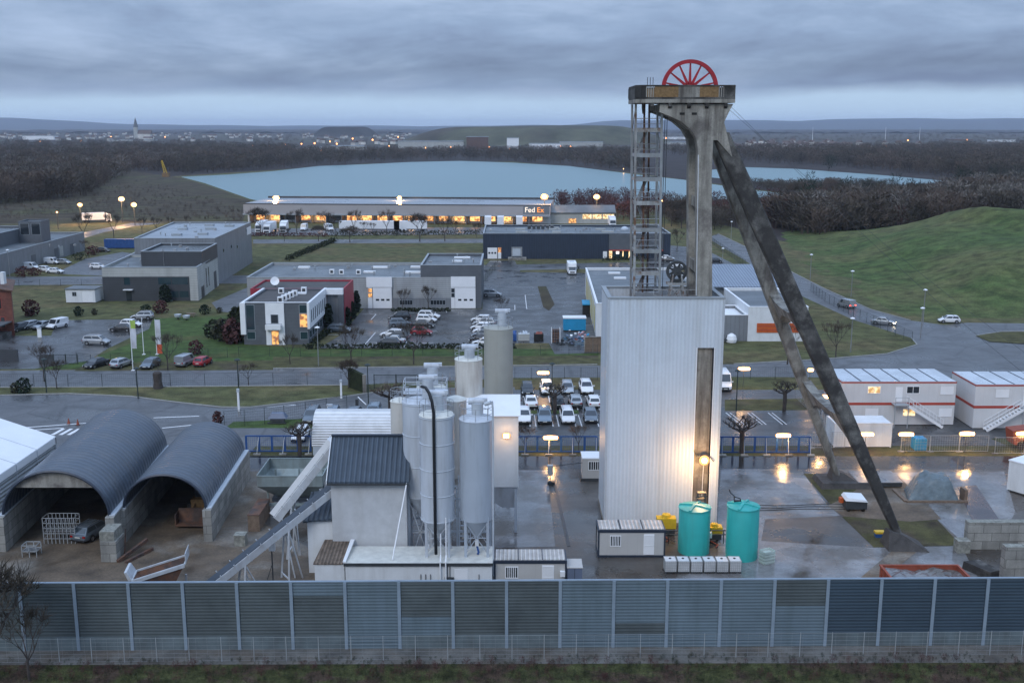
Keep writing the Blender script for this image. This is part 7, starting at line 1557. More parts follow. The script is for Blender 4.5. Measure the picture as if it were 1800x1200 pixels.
for a in (('hatch', 'darkgrey', 927, 690, -88, 'dark grey car under the bar floodlight, leftmost of the top row of bays'), ('suv', 'white', 961, 689, -88, 'white car lit by the bar floodlight in the top row of bays'), ('estate', 'silver', 997, 688, -90, 'silver estate behind the pollarded tree in the top row of bays'), ('suv', 'white', 1030, 688, -88, 'white car with black grille nearest the shaft building in the top row'),
          ('sedan', 'white', 933, 712, 92, 'white saloon seen from behind with dark roof glass, left of the middle row'), ('hatch', 'black', 980, 713, 92, 'black car seen from behind in the middle row of bays'), ('hatch', 'silver', 1011, 711, 92, 'silver hatchback half hidden behind the big white car in front'), ('hatch', 'white', 1043, 712, 92, 'white hatchback seen from behind touching the shaft building edge'),
          ('suv', 'white', 921, 739, -90, 'white car facing out, leftmost of the front row of bays'), ('suv', 'bluegrey', 957, 739, -90, 'blue grey car facing out between two white ones in the front row'), ('mpv', 'white', 997, 739, -88, 'large white people carrier facing out in the front row'), ('hatch', 'grey', 1038, 738, -90, 'slate grey car facing out beside the shaft building wall')): car(*a, g)
g = 'cars parked behind the white arched store'
for a in (('mpv', 'grey', 549, 738, -90, 'grey people carrier left of the white post by the arched store'), ('hatch', 'bluegrey', 585, 734, -88, 'blue grey car right of the white post behind the arched store'), ('sedan', 'grey', 622, 734, -100, 'teal grey sloping car third along behind the arched store'), ('suv', 'bluegrey', 657, 732, -90, 'tall blue grey car under the dark lamp post behind the arched store'), ('hatch', 'silver', 695, 734, -92, 'silver car beside the silo cluster behind the arched store')): car(*a, g)
g = 'cars parked nose out along the public road'
for a in (('sedan', 'black', 170, 644, -112, 'black saloon at the left of the roadside row'), ('hatch', 'silver', 214, 644, 72, 'silver hatchback seen from behind left of the first flag pole'), ('hatch', 'grey', 265, 645, -100, 'dark grey hatchback behind the ivy clad stump'), ('van', 'silver', 327, 641, 76, 'silver small van seen from behind in the roadside row'), ('hatch', 'red', 357, 641, 80, 'red hatchback at the right of the roadside row')): car(*a, g)
g = 'cars in the lot by the brick building'
for a in (('hatch', 'silver', 51, 577, -110, 'silver car beside the brick building wall'), ('sedan', 'silver', 75, 577, -110, 'pale silver saloon between the silver car and white van'), ('van', 'white', 101, 576, -112, 'white van nose out in the brick building lot'), ('mpv', 'silver', 170, 605, -4, 'silver people carrier alone side on in the lot'), ('sedan', 'black', 214, 582, 178, 'low black car before the flag poles'), ('hatch', 'white', 231, 574, -5, 'white car behind the low black one by the first flag'), ('suv', 'silver', 250, 561, 186, 'silver off-roader at the top corner of the lot'), ('hatch', 'darkgrey', 33, 581, -110, 'dark car in the shade of the brick wall')): car(*a, g)
g = 'cars in the west lot by the workshop'
for a in (('van', 'white', 55, 473, -12, 'white van behind the red bushes at the workshop'), ('hatch', 'white', 80, 477, -15, 'white hatchback nose to the red bushes'), ('van', 'white', 92, 464, -12, 'tallest white van farthest up the west lot'), ('sedan', 'white', 97, 480, -5, 'low white saloon nearest the road in the west lot'), ('hatch', 'silver', 112, 464, -12, 'pale car right of the tallest white van'), ('hatch', 'white', 172, 472, -5, 'white hatchback alone beside the showroom wall'), ('hatch', 'black', 182, 443, -5, 'black car near the blue skip')): car(*a, g)
g = 'cars in the business park lot'
for a in (('estate', 'grey', 597, 583, -4, 'grey estate by the column shaped conifers'), ('suv', 'black', 702, 562, -172, 'black off-roader at the top left of the car cluster'), ('suv', 'grey', 704, 574, 8, 'grey off-roader left of the red car'), ('suv', 'white', 754, 560, -8, 'white car at the top of the cluster'), ('hatch', 'white', 750, 566, -8, 'second white car tucked below the topmost one'), ('sedan', 'black', 744, 575, -6, 'long black saloon just above the red car'), ('hatch', 'red', 741, 588, -2, 'red car in the middle of the lot'), ('estate', 'white', 690, 592, 172, 'white estate below the grey off-roader'), ('suv', 'darkgrey', 697, 598, 172, 'dark grey car between the white estate and silver car'), ('sedan', 'silver', 691, 603, 172, 'silver saloon above the dark teal car'), ('hatch', 'darkgrey', 682, 607, 172, 'dark car at the bottom of the cluster near the hedge'),
          ('suv', 'silver', 865, 521, -4, 'silver off-roader beside the tall grey hall block')): car(*a, g)
g = 'row of cars half hidden by the tall beige silo'
for a in (('hatch', 'white', 846, 566, 172, 'white hatchback at the top of the half hidden row'), ('suv', 'silver', 851, 573, 172, 'silver car second from the top in the half hidden row'), ('hatch', 'white', 846, 580, 172, 'white hatchback third from the top in the half hidden row'), ('suv', 'white', 852, 587, 172, 'white off-roader fourth from the top in the half hidden row'), ('suv', 'grey', 850, 594, 172, 'grey car fifth from the top in the half hidden row'), ('sedan', 'black', 846, 601, 172, 'black saloon near the bottom of the half hidden row'), ('sedan', 'white', 852, 607, 172, 'white saloon lowest in the half hidden row')): car(*a, g)
g = 'cars in the lot beyond the stair tower'
for a in (('hatch', 'white', 1164, 450, -10, 'white hatchback topmost seen right of the stair tower'), ('sedan', 'white', 1172, 457, -12, 'white saloon second down right of the stair tower'), ('sedan', 'black', 1178, 461, -12, 'black saloon between two white cars beyond the stair tower'), ('hatch', 'white', 1188, 470, -8, 'white hatchback lowest right of the stair tower'), ('hatch', 'black', 1258, 462, -6, 'black car right of the concrete upright'), ('hatch', 'grey', 1160, 437, -10, 'grey car far up the lot beyond the stair tower')): car(*a, g)
car('van', 'silver', 1487, 540, 112, 'silver van with glowing tail lights driving up the side road', 'vehicles on the curving side road', 'rear')
car('sedan', 'silver', 1553, 570, -28, 'silver car with lit headlamps driving down the side road', 'vehicles on the curving side road', 'front')
car('hatch', 'white', 1668, 567, 172, 'white hatchback waiting at the foot of the grassed mound', 'vehicles on the curving side road')
car('bigvan', 'white', 1270, 681, -92, 'tall white van half hidden behind the shaft building', 'vans on site')
car('hatch', 'white', 490, 741, -90, 'white car roof showing above the blue barrier', 'cars on the access apron').location = (-26.2, 127.6, 0.03)
t = car('estate', 'grey', 158, 938, 75, 'dusty grey estate car parked nose in inside the larger arched shed', 'cars in the sheds'); t.location = (-39.6, 95.6, 0.03)
def motorhome():
    q = G(1006, 483); t = thing('motorhome', 'white motorhome parked on the verge before the navy hall', 'motorhome', (q.x, q.y, 0)); x, y = q.x, q.y
    mb = MB(); mb.box(x - 1.15, x + 1.15, y + 1.2, y + 6.5, 0.5, 3.0); mb.hexa([(x - 1.1, y + 0.2, 2.0), (x + 1.1, y + 0.2, 2.0), (x + 1.15, y + 1.2, 2.0), (x - 1.15, y + 1.2, 2.0)], [(x - 1.0, y + 0.4, 2.9), (x + 1.0, y + 0.4, 2.9), (x + 1.15, y + 1.2, 3.0), (x - 1.15, y + 1.2, 3.0)]); mb.hexa([(x - 1.0, y - 0.5, 0.4), (x + 1.0, y - 0.5, 0.4), (x + 1.05, y + 1.2, 0.4), (x - 1.05, y + 1.2, 0.4)], [(x - 0.9, y - 0.4, 1.1), (x + 0.9, y - 0.4, 1.1), (x + 1.0, y + 1.2, 1.4), (x - 1.0, y + 1.2, 1.4)]); mb.build('body', T['cleanwhite'], t)
    mb = MB(); mb.hexa([(x - 0.85, y - 0.1, 1.15), (x + 0.85, y - 0.1, 1.15), (x + 0.85, y + 0.6, 1.25), (x - 0.85, y + 0.6, 1.25)], [(x - 0.8, y + 0.35, 1.95), (x + 0.8, y + 0.35, 1.95), (x + 0.8, y + 0.7, 1.95), (x - 0.8, y + 0.7, 1.95)]); mb.build('windscreen', T['cglass'], t)
    mb = MB(); mb.box(x - 0.6, x + 0.6, y + 3, y + 4.2, 3.0, 3.12); mb.build('roof_hatch', T['filter'], t); mb = MB(); mb.box(x - 0.6, x + 0.6, y - 0.53, y - 0.49, 0.6, 0.9); mb.build('grille', T['blackplastic'], t)
    for sx_ in (-1, 1):
        for yy in (0.4, 5.0): mb = MB(); mb.tube([(x + sx_ * 0.95, y + yy, 0.36), (x + sx_ * 1.16, y + yy, 0.36)], 0.36, 14); mb.build('wheel', T['tyre'], t, smooth=True)
motorhome()
def truck(label, px, py, ang, L=12, cab=True, bodym='cleanwhite'):
    q = G(px, py); t = thing('lorry', label, 'lorry', q, R(ang), 'lorries at the warehouse'); W2 = 1.25
    mb = MB(); mb.box(-L / 2, L / 2, -W2, W2, 1.1, 3.9); mb.build('cargo_box', T[bodym], t, world=False)
    mb = MB(); mb.box(-L / 2, L / 2 + (2.4 if cab else 0), -0.5, 0.5, 0.7, 1.08); mb.build('chassis', T['darksteel'], t, world=False)
    if cab:
        mb = MB(); mb.hexa([(L / 2 + 0.4, -1.2, 0.5), (L / 2 + 2.6, -1.2, 0.5), (L / 2 + 2.6, 1.2, 0.5), (L / 2 + 0.4, 1.2, 0.5)], [(L / 2 + 0.4, -1.15, 3.6), (L / 2 + 2.2, -1.15, 3.1), (L / 2 + 2.2, 1.15, 3.1), (L / 2 + 0.4, 1.15, 3.6)]); cb = mb.build('cab', T['cleanwhite'], t, world=False)
        mb = MB(); mb.hexa([(L / 2 + 2.5, -1.05, 1.7), (L / 2 + 2.53, -1.05, 1.7), (L / 2 + 2.53, 1.05, 1.7), (L / 2 + 2.5, 1.05, 1.7)], [(L / 2 + 2.27, -1.0, 2.75), (L / 2 + 2.33, -1.0, 2.75), (L / 2 + 2.33, 1.0, 2.75), (L / 2 + 2.27, 1.0, 2.75)]); mb.box(L / 2 + 2.55, L / 2 + 2.66, -0.9, 0.9, 0.7, 1.3); mb.build('windscreen', T['cglass'], cb, world=False)
    xs = [-L / 2 + 1.0, -L / 2 + 2.3] + ([L / 2 + 1.6] if cab else [L / 2 - 1.5])
    for x in xs:
        for s in (-1, 1): mb = MB(); mb.tube([(x, s * 0.95, 0.5), (x, s * 1.22, 0.5)], 0.5, 14); mb.build('wheel', T['tyre'], t, world=False, smooth=True)
    return t
truck('white lorry with open rear driving on the far left lane', 165, 391, 20, 8.5)
truck('white lorry nose out at the left end of the warehouse yard', 462, 407, -90, 9); truck('white lorry nose out second from the left in the warehouse yard', 476, 409, -90, 9); truck('white lorry nose out third from the left with pale long box', 500, 408, -82, 10)
truck('long white trailer side on before the warehouse bays', 650, 407, 0, 22); truck('shorter white trailer side on left of the dark tree', 722, 407, 0, 12, False)
truck('white box lorry at the right warehouse bays', 858, 398, -90, 8, False); truck('white box van body second from the right at the bays', 880, 398, -90, 7, False); truck('white box body beneath the lit sign', 913, 398, -90, 7, False)
truck('small white lorry before the lit annex', 1075, 398, -90, 6)
car('bigvan', 'white', 535, 405, -90, 'white van under the fourth lit bay', 'vans in the warehouse yard'); car('bigvan', 'white', 578, 405, -60, 'white van at an angle under the sixth lit bay', 'vans in the warehouse yard')
t = thing('blue_skip', 'long blue skip behind the white hatchback and showroom', 'skip', G(212, 437), R(3)); mb = MB(); mb.box(-5, 5, 0, 2.6, 0.2, 2.9); mb.build('body', T['blue'], t, world=False); mb = MB()
for k in range(10): mb.box(-4.8 + k * 1.05, -4.65 + k * 1.05, -0.08, -0.002, 0.3, 2.8)
mb.box(-5.05, 5.05, -0.1, -0.002, 2.8, 2.95); mb.build('rib', T['blue'], t, world=False)

# ================================================================ POLES, LAMPS, FLAGS, FENCES
def pole_h(px, pyb, pyt): b = G(px, pyb); return b, P(px, pyt, b.y).z
def street_lamp(label, px, pyb, pyt, m='galv', lit=False, group='street lamps', arm=0.9):
    b, h = pole_h(px, pyb, pyt); t = thing('street_lamp', label, 'street lamp', b, 0, group)
    mb = MB(); mb.tube([(b.x, b.y, 0), (b.x, b.y, h)], 0.09, 6, r2=0.06); mb.build('pole', T[m], t)
    mb = MB(); mb.lathe(b.x, b.y, [(0.1, h - 0.1), (0.42, h + 0.0), (0.42, h + 0.08), (0.1, h + 0.25)], 12); mb.build('lamp_head', T['warmlamp'] if lit else T['cleanwhite'] if m == 'galv' else T[m], t)
    return t
street_lamp('white capped street lamp on the verge before the slate office car park', 560, 643, 576); street_lamp('white capped street lamp by the workshop at the far left', 18, 492, 440)
for lb, x, b, tp in (('highest street lamp on the side road below the brown wood', 1285, 421, 390), ('street lamp left of the ribbed roof beside the side road', 1270, 461, 437), ('street lamp at the foot of the mound right of the raking legs', 1424, 492, 448), ('tall street lamp behind the moving silver van', 1496, 522, 477), ('taller of two street lamps right of the silver car', 1622, 572, 510), ('shorter of two street lamps right of the silver car', 1618, 594, 542), ('street lamp standing in the lawn behind the raking legs', 1495, 619, 560)): street_lamp(lb, x, b, tp)
for lb, x, b, tp in (('thin dark lamp post on the lawn strip at the left', 82, 690, 632), ('thin dark lamp post rising by the first flag pole', 243, 700, 648), ('thin dark lamp post in front of the red hatchback verge', 421, 714, 633), ('thin dark lamp post at the barrier behind the arched store', 648, 722, 642), ('thin dark lamp post in the staff car park lit by floodlight', 970, 722, 640), ('thin dark lamp post right of the shaft building', 1294, 722, 652)): street_lamp(lb, x, b, tp, 'fence', group='dark lamp posts')
def flag(label, px, pyb, pyt, cols, h0=0.42):
    b, h = pole_h(px, pyb, pyt); t = thing('flag_pole', label, 'flag pole', b, 0, 'flag poles on the lawn'); mb = MB(); mb.tube([(b.x, b.y, 0), (b.x, b.y, h)], 0.07, 6, r2=0.05); mb.box(b.x - 0.25, b.x + 0.25, b.y - 0.25, b.y + 0.25, 0, 0.08); mb.build('pole', T['cleanwhite'], t)
    z1 = h - 0.1
    for m, l_, w_ in cols:
        mb = MB(); vs = []; n = 6
        for k in range(n + 1):
            zz = z1 - l_ * k / n
            for j in range(4): vs.append((b.x + 0.06 + w_ * j / 3, b.y + 0.1 * math.sin(zz * 2 + j), zz))
        fs = [(k * 4 + j, k * 4 + j + 1, k * 4 + 5 + j, k * 4 + 4 + j) for k in range(n) for j in range(3)]; mb.add([(a, c - 0.012, d) for a, c, d in vs], fs); o = MB(); o.add([(a, c + 0.012, d) for a, c, d in vs], [tuple(reversed(f)) for f in fs]); mb.add(o.v, o.f); mb.build('banner', T[m], t); z1 -= l_
T['lime'] = mat('lime_cloth', (0.35, 0.5, 0.1), 0.8); T['flagred'] = mat('orange_red_cloth', (0.6, 0.1, 0.04), 0.8); T['flaggrey'] = mat('pale_grey_cloth', (0.55, 0.56, 0.6), 0.8)
flag('tall white flag pole with lime topped grey banner by the roadside', 234, 651, 562, (('lime', 1.3, 0.8), ('flaggrey', 3.2, 0.8))); flag('white flag pole with a furled banner between the other two', 253, 623, 558, (('flaggrey', 0.3, 0.1),)); flag('white flag pole with white and orange red banner', 276, 623, 561, (('flaggrey', 4.2, 0.8), ('flagred', 1.6, 0.9)))
for lb, x, b, tp in (('short white post at the left fence of the access lawn', 420, 722, 683), ('short white post behind the access lawn fence', 600, 700, 667), ('thick white bollard post between the parked cars', 580, 733, 710), ('white totem sign by the lot entrance', 70, 593, 575)):
    q, h = pole_h(x, b, tp); t = thing('marker_post', lb, 'post', q); mb = MB(); w_ = 0.13 if 'thick' not in lb and 'totem' not in lb else 0.35; mb.box(q.x - w_, q.x + w_, q.y - 0.1, q.y + 0.1, 0, h * 0.85); mb.build('post', T['cleanwhite'], t); mb = MB(); mb.box(q.x - w_ - 0.04, q.x + w_ + 0.04, q.y - 0.14, q.y + 0.14, h * 0.85 + 0.002, h); mb.build('cap', T['filter'], t)
q = G(636, 716); t = thing('barrier_arm', 'white boom barrier slanting at the site entrance', 'barrier', q); mb = MB(); mb.box(q.x - 0.9, q.x - 0.5, q.y + 0.2, q.y + 0.6, 0, 1.1); mb.build('post', T['darksteel'], t); mb = MB(); mb.beam((q.x - 0.7, q.y + 1.5, 1.1), (q.x + 0.9, q.y - 2.2, 1.0), 0.1); mb.build('boom', T['cleanwhite'], t)
fence_px = lambda label, pts, h, step=2.5, wires=6, **k: wire_fence(label, None, None, h, step, posts=[G(*p) for p in pts], wires=wires, m=T['fence'], pm=T['fence'], r=0.035, wr=0.008, **k)
fence_px('dark wire fence along the public road on the left', [(-60, 681), (300, 680), (600, 677)], 2.0, 5.0); fence_px('dark wire fence behind the staff car park rows', [(905, 667), (1050, 667)], 1.9, 2.6); fence_px('dark wire fence behind the puddled lot right of the shaft building', [(1275, 667), (1450, 666)], 1.9, 3.5)
fence_px('dark fence curving round the lawn behind the raking legs', [(1425, 512), (1450, 530), (1500, 557), (1560, 583), (1603, 602)], 2.0, 3.2); fence_px('dark fence along the side road beyond the ribbed roof', [(1236, 416), (1262, 436), (1310, 469)], 2.0, 4)
fence_px('dark wire fence round the access lawn with tall posts', [(395, 752), (500, 742), (610, 722)], 2.2, 2.8); fence_px('dark fence before the slate office lawn and verge', [(420, 627), (850, 624), (1050, 624)], 1.7, 5.0); fence_px('dark fence along the side street left of the showroom', [(-40, 503), (180, 502)], 1.6, 5); fence_px('dark fence along the left lot and flag lawn', [(135, 636), (160, 640), (400, 628)], 1.6, 3)
fence_px('dark fence across the business park entrance', [(850, 497), (872, 470), (1030, 470)], 1.7, 4); fence_px('dark wire fence above the drain before the hall yard', [(905, 452), (1000, 452)], 1.4, 5)
wire_fence('tall dark fence behind the raking legs by the empty bays', None, None, 2.0, 2.4, posts=[G(1400, 700), G(1440, 740), G(1462, 787)], wires=6, m=T['mesh'], r=0.03, wr=0.006)
def gate(label, px0, px1, py, h, solid=0.0):
    a, b = G(px0, py), G(px1, py); t = thing('site_gate', label, 'gate', a); mb = MB(); L = (b - a).length; d = (b - a).normalized(); n = int(L / 0.18); up = Vector((0, 0, 1))
    for k in range(n + 1): q = a + d * (L * k / n); mb.beam(q + up * 0.1, q + up * h, 0.03)
    for z in (0.15, h): mb.beam(a + up * z, b + up * z, 0.08)
    for q in (a, (a + b) / 2, b): mb.beam(q, q + up * (h + 0.1), 0.12)
    mb.build('frame', T['fence'], t)
    if solid: mb = MB(); mb.beam(a + up * h / 2 - d * solid, a + up * h / 2, 0.1, h); mb.build('solid_panel', T['darksteel'], t)
gate('dark barred sliding gate across the access road behind the silos', 658, 735, 683, 2.1); gate('dark barred gate of the left lot beside the bare tree', 95, 137, 640, 1.6, 2.4)
q = G(16, 635); t = thing('sign_wall', 'dark panel wall at the left edge by the lot entrance', 'wall', q); mb = MB(); mb.box(q.x - 2.6, q.x + 1.5, q.y, q.y + 0.25, 0, 2.0); mb.build('panel', T['darkclad'], t)
q = G(625, 690); t = thing('ivy_pillar', 'dark ivy covered gate wall behind the boom barrier', 'gate wall', q); mb = MB(); mb.hexa([(q.x - 1.6, q.y + 3.5, 0), (q.x + 1.1, q.y, 0), (q.x + 1.5, q.y + 0.3, 0), (q.x - 1.2, q.y + 3.8, 0)], [(q.x - 1.6, q.y + 3.5, 2.9), (q.x + 1.1, q.y, 2.6), (q.x + 1.5, q.y + 0.3, 2.6), (q.x - 1.2, q.y + 3.8, 2.9)]); mb.build('wall', T['hedge'], t); mb = MB(); mb.box(q.x + 1.1, q.x + 1.6, q.y - 0.3, q.y + 0.2, 0, 2.7); mb.build('pillar', T['concrete'], t)
# traffic cones
def cone(loc):
    t = thing('traffic_cone', 'orange traffic cone on the apron behind the larger arched shed', 'traffic cone', loc, 0, 'traffic cones on the apron'); mb = MB(); mb.lathe(loc[0], loc[1], [(0.2, 0.06), (0.04, 0.8)], 12); mb.build('cone', T['redorange'], t); mb = MB(); mb.box(loc[0] - 0.25, loc[0] + 0.25, loc[1] - 0.25, loc[1] + 0.25, 0, 0.06); mb.build('base', T['blackplastic'], t); return t
q = G(121, 745); c1 = cone((q.x, q.y, 0)); c1['label'] = 'orange traffic cone, left one of the pair near the zebra markings'; q = G(137, 747); dup(c1, (q.x, q.y, 0), 0, 'orange traffic cone, right one of the pair near the zebra markings')
# benches, rocks
for k, (px, py) in enumerate(((313, 561), (328, 563))): 
    q = G(px, py); t = thing('garden_chair', 'pale teal round garden chair on the lawn, %s of two' % ('left' if k == 0 else 'right'), 'chair', q); mb = MB(); mb.lathe(q.x, q.y, [(0.2, 0.3), (0.6, 0.5), (0.75, 1.0), (0.7, 1.0), (0.5, 0.55), (0.05, 0.4)], 14, cap=False); mb.build('seat', T['filter'], t); mb = MB(); mb.tube([(q.x, q.y, 0), (q.x, q.y, 0.45)], 0.15, 8); mb.build('leg', T['darksteel'], t)
q = G(336, 557); t = thing('picnic_table', 'brown picnic table behind the teal garden chairs', 'table', q); mb = MB(); mb.box(q.x - 0.9, q.x + 0.9, q.y - 0.4, q.y + 0.4, 0.7, 0.78); mb.build('table_top', T['wood'], t); mb = MB(); [mb.box(q.x - 0.9, q.x + 0.9, q.y + s * 0.8 - 0.15, q.y + s * 0.8 + 0.15, 0.42, 0.48) for s in (-1, 1)]; mb.build('bench_seat', T['wood'], t); mb = MB(); [mb.beam((q.x + sx_, q.y - 0.8, 0), (q.x + sx_, q.y + 0.3, 0.7), 0.08) for sx_ in (-0.7, 0.7)]; mb.build('leg', T['wood'], t)
q = G(1600 - 1112, 748); t = thing('covered_trailer', 'small grey sheeted trailer on the parking lawn', 'trailer', (q.x - 0.0, q.y, 0)); q = G(487, 745); t.location = q; mb = MB(); mb.hexa([(q.x - 1.2, q.y, 0.7), (q.x + 1.2, q.y, 0.7), (q.x + 1.2, q.y + 1.4, 0.7), (q.x - 1.2, q.y + 1.4, 0.7)], [(q.x - 0.8, q.y + 0.3, 1.35), (q.x + 0.8, q.y + 0.3, 1.35), (q.x + 0.8, q.y + 1.1, 1.35), (q.x - 0.8, q.y + 1.1, 1.35)]); mb.build('sheet', T['bluegreybox'], t); mb = MB(); mb.box(q.x - 0.9, q.x + 0.9, q.y + 0.1, q.y + 1.2, 0.3, 0.69); mb.box(q.x - 1.2, q.x + 1.2, q.y - 0.2, q.y, 0.1, 0.25); mb.build('frame', T['darksteel'], t)
# masts with big lamps
def mast_lamp(label, px, py, Y, r, energy, group='tall floodlight masts'):
    p = P(px, py, Y); t = thing('floodlight_mast', label, 'floodlight mast', (p.x, p.y, 0), 0, group); mb = MB(); mb.tube([(p.x, p.y, 0), (p.x, p.y, p.z - 0.2)], 0.14, 6); mb.box(p.x - 0.8, p.x + 0.8, p.y - 0.1, p.y + 0.1, p.z - 0.3, p.z - 0.15); mb.build('mast', T['darksteel'], t)
    bulb(t, p, r * 0.72, T['warmlamp']); mb = MB(); mb.extrude([(p.x + r * 1.4 * math.cos(a), p.y + 0.1, p.z + r * 1.05 * math.sin(a)) for a in [2 * math.pi * k / 20 for k in range(20)]], (0, 0.05, 0)); mb.build('halo_plate', T['lampglow'], t); lamp_light(t, (p.x, p.y - 1.5, p.z), energy, size=0.8); return t  # added glowing disc stands in for the halo round the mast lamp
for a in (('lit mast behind the left end of the long warehouse roof', 485, 348, 446, 0.95, 5000), ('lit mast behind the middle of the long warehouse roof', 702, 348, 446, 0.75, 3500), ('brightest lit mast above the warehouse sign', 957, 346, 424, 1.1, 3000), ('lit mast above the low lit annex', 1049, 346, 436, 0.95, 4000),
          ('lit mast left of the pair beyond the lorry lane', 140, 360, 420, 0.7, 4000), ('upper lit mast of the pair beyond the grey hall', 213, 350, 430, 0.9, 6000), ('lower lit mast of the pair beyond the grey hall', 235, 360, 415, 0.8, 5000), ('small lit lamp between the workshop tower and left mast', 100, 373, 400, 0.3, 500), ('lit lamp on a white pole right of the stair tower', 1163, 353, 420, 0.4, 900), ('small lit lamp on the far lake shore left of the stair tower', 1096, 297, 900, 0.35, 150), ('low lit lamp in the dark trees before the warehouse', 787, 408, 400, 0.5, 900)): mast_lamp(*a)

# ================================================================ TREES
def branch(mb, tw, p, d, L, r, depth, rnd, droop=0.0, spread=0.55, tws=0.05, tl=0.8):
    q = p + d * L; mb.tube([p, p + d * L * 0.5 + Vector((rnd.uniform(-1, 1), rnd.uniform(-1, 1), 0)) * L * 0.04, q], r, 4 if r > 0.05 else 3, r2=r * 0.6, cap=False)
    if depth == 0:
        for k in range(5):
            e_ = (d + Vector((rnd.uniform(-1, 1), rnd.uniform(-1, 1), rnd.uniform(-0.4, 1))) * 0.9).normalized(); a = p.lerp(q, rnd.uniform(0.2, 1)); l_ = tl * rnd.uniform(0.6, 1.4); s_ = e_.cross(Vector((rnd.uniform(-1, 1), rnd.uniform(-1, 1), rnd.uniform(-1, 1)))).normalized() * tws
            tw.add([a - s_, a + s_, a + e_ * l_], [(0, 1, 2)])
        return
    n = 3 if depth > 1 else 3
    for k in range(n):
        a = 2 * math.pi * (k + rnd.random()) / n; s_ = Vector((math.cos(a), math.sin(a), 0)); e_ = (d * (1 - spread) + s_ * spread + Vector((0, 0, 0.25 - droop))).normalized()
        branch(mb, tw, p.lerp(q, rnd.uniform(0.65, 1.0)), e_, L * rnd.uniform(0.6, 0.8), r * 0.55, depth - 1, rnd, droop, spread, tws, tl)
def bare_tree_proto(seed, H_=8.0, depth=3, spread=0.5, pollard=False, label='', tws=0.03):
    rnd = random.Random(seed); t = thing('bare_tree', label, 'tree'); mb = MB(); tw = MB()
    th = H_ * (0.3 if not pollard else 0.5); mb.tube([(0, 0, 0), (0.05, 0, th * 0.5), (0, 0.04, th)], H_ * 0.017 if not pollard else H_ * 0.045, 7, r2=H_ * 0.013 if not pollard else H_ * 0.05)
    n = 4 if not pollard else 7
    for k in range(n):
        a = 2 * math.pi * (k + rnd.random() * 0.6) / n; up = rnd.uniform(1.1, 2.4) if not pollard else rnd.uniform(0.15, 0.9)
        branch(mb, tw, Vector((0, 0, th * rnd.uniform(0.8, 1.0))), Vector((math.cos(a), math.sin(a), up)).normalized(), H_ * 0.27 if not pollard else H_ * 0.2, H_ * 0.009 if not pollard else H_ * 0.022, depth - (1 if pollard else 0), rnd, 0, spread, tws, H_ * (0.11 if not pollard else 0.09))
    mb.build('trunk', T['bark'], t, world=False); tw.build('crown', T['twig'], t, world=False); return t
tp = [bare_tree_proto(11, 8, 3, 0.5, False), bare_tree_proto(12, 8, 3, 0.42, False), bare_tree_proto(13, 8, 4, 0.5, False), bare_tree_proto(14, 6, 3, 0.6, True), bare_tree_proto(15, 6, 3, 0.6, True), bare_tree_proto(16, 8, 3, 0.3, False)]
used = set()
def tree(kind, px, pyb, pyt, label, group='bare trees', w_=1.0):
    b = G(px, pyb); h = P(px, pyt, b.y).z; H0 = 8.0 if kind not in (3, 4) else 5.6; s = max(0.2, h / H0)
    if kind in used: o = dup(tp[kind], b, _rn.uniform(0, 6.28), label, group)
    else: used.add(kind); o = tp[kind]; o.location = b; tag(o, label, 'tree', group)
    o.scale = (s * w_, s * w_, s); return o
for a in ((3, 527, 800, 727, 'pollarded knobbly tree between the barrier and white arched store'), (0, 922, 795, 742, 'bare young tree at the left of the blue barrier by the silos'), (1, 1017, 795, 740, 'bare young tree behind the blue barrier near the shaft building'), (3, 1303, 797, 716, 'pollarded tree at the blue barrier right of the shaft building'), (4, 1378, 722, 655, 'pollarded tree on the puddled verge behind the empty bays'), (4, 975, 727, 660, 'pollarded tree among the staff cars'),
          (0, 100, 683, 627, 'bare tree at the edge of the public road near the barred gate'), (1, 78, 670, 600, 'bare tree standing before the barred gate'), (0, 437, 678, 632, 'bare roadside tree left of the lit door office'), (2, 613, 682, 628, 'bare roadside tree beside the ivy pillar'), (4, 688, 742, 655, 'pollarded tree left of the silo cluster'), (5, 617, 640, 565, 'thin bare tree on the verge under the business park lot'), (5, 727, 640, 560, 'thin bare tree on the verge below the red car'), (5, 510, 640, 585, 'thin bare tree on the lawn below the slate office'),
          (5, 708, 545, 505, 'thin sapling left of the two before the workshop hall'), (5, 753, 545, 500, 'thin sapling right of the two before the workshop hall'), (5, 1384, 640, 560, 'slim bare tree on the lawn before the orange sign'), (5, 1469, 628, 560, 'slim bare tree right of the raking legs on the lawn'), (2, 278, 655, 632, 'bushy bare tree growing over the ivy clad stump'), (5, 295, 650, 580, 'thin bare tree right of the orange red banner'),
          (5, 880, 560, 520, 'sapling by the painted bay beyond the beige silo'), (5, 1190, 440, 400, 'thin tree in the lot beyond the stair tower'), (5, 1165, 445, 405, 'thin tree left in the lot beyond the stair tower')): tree(*a)
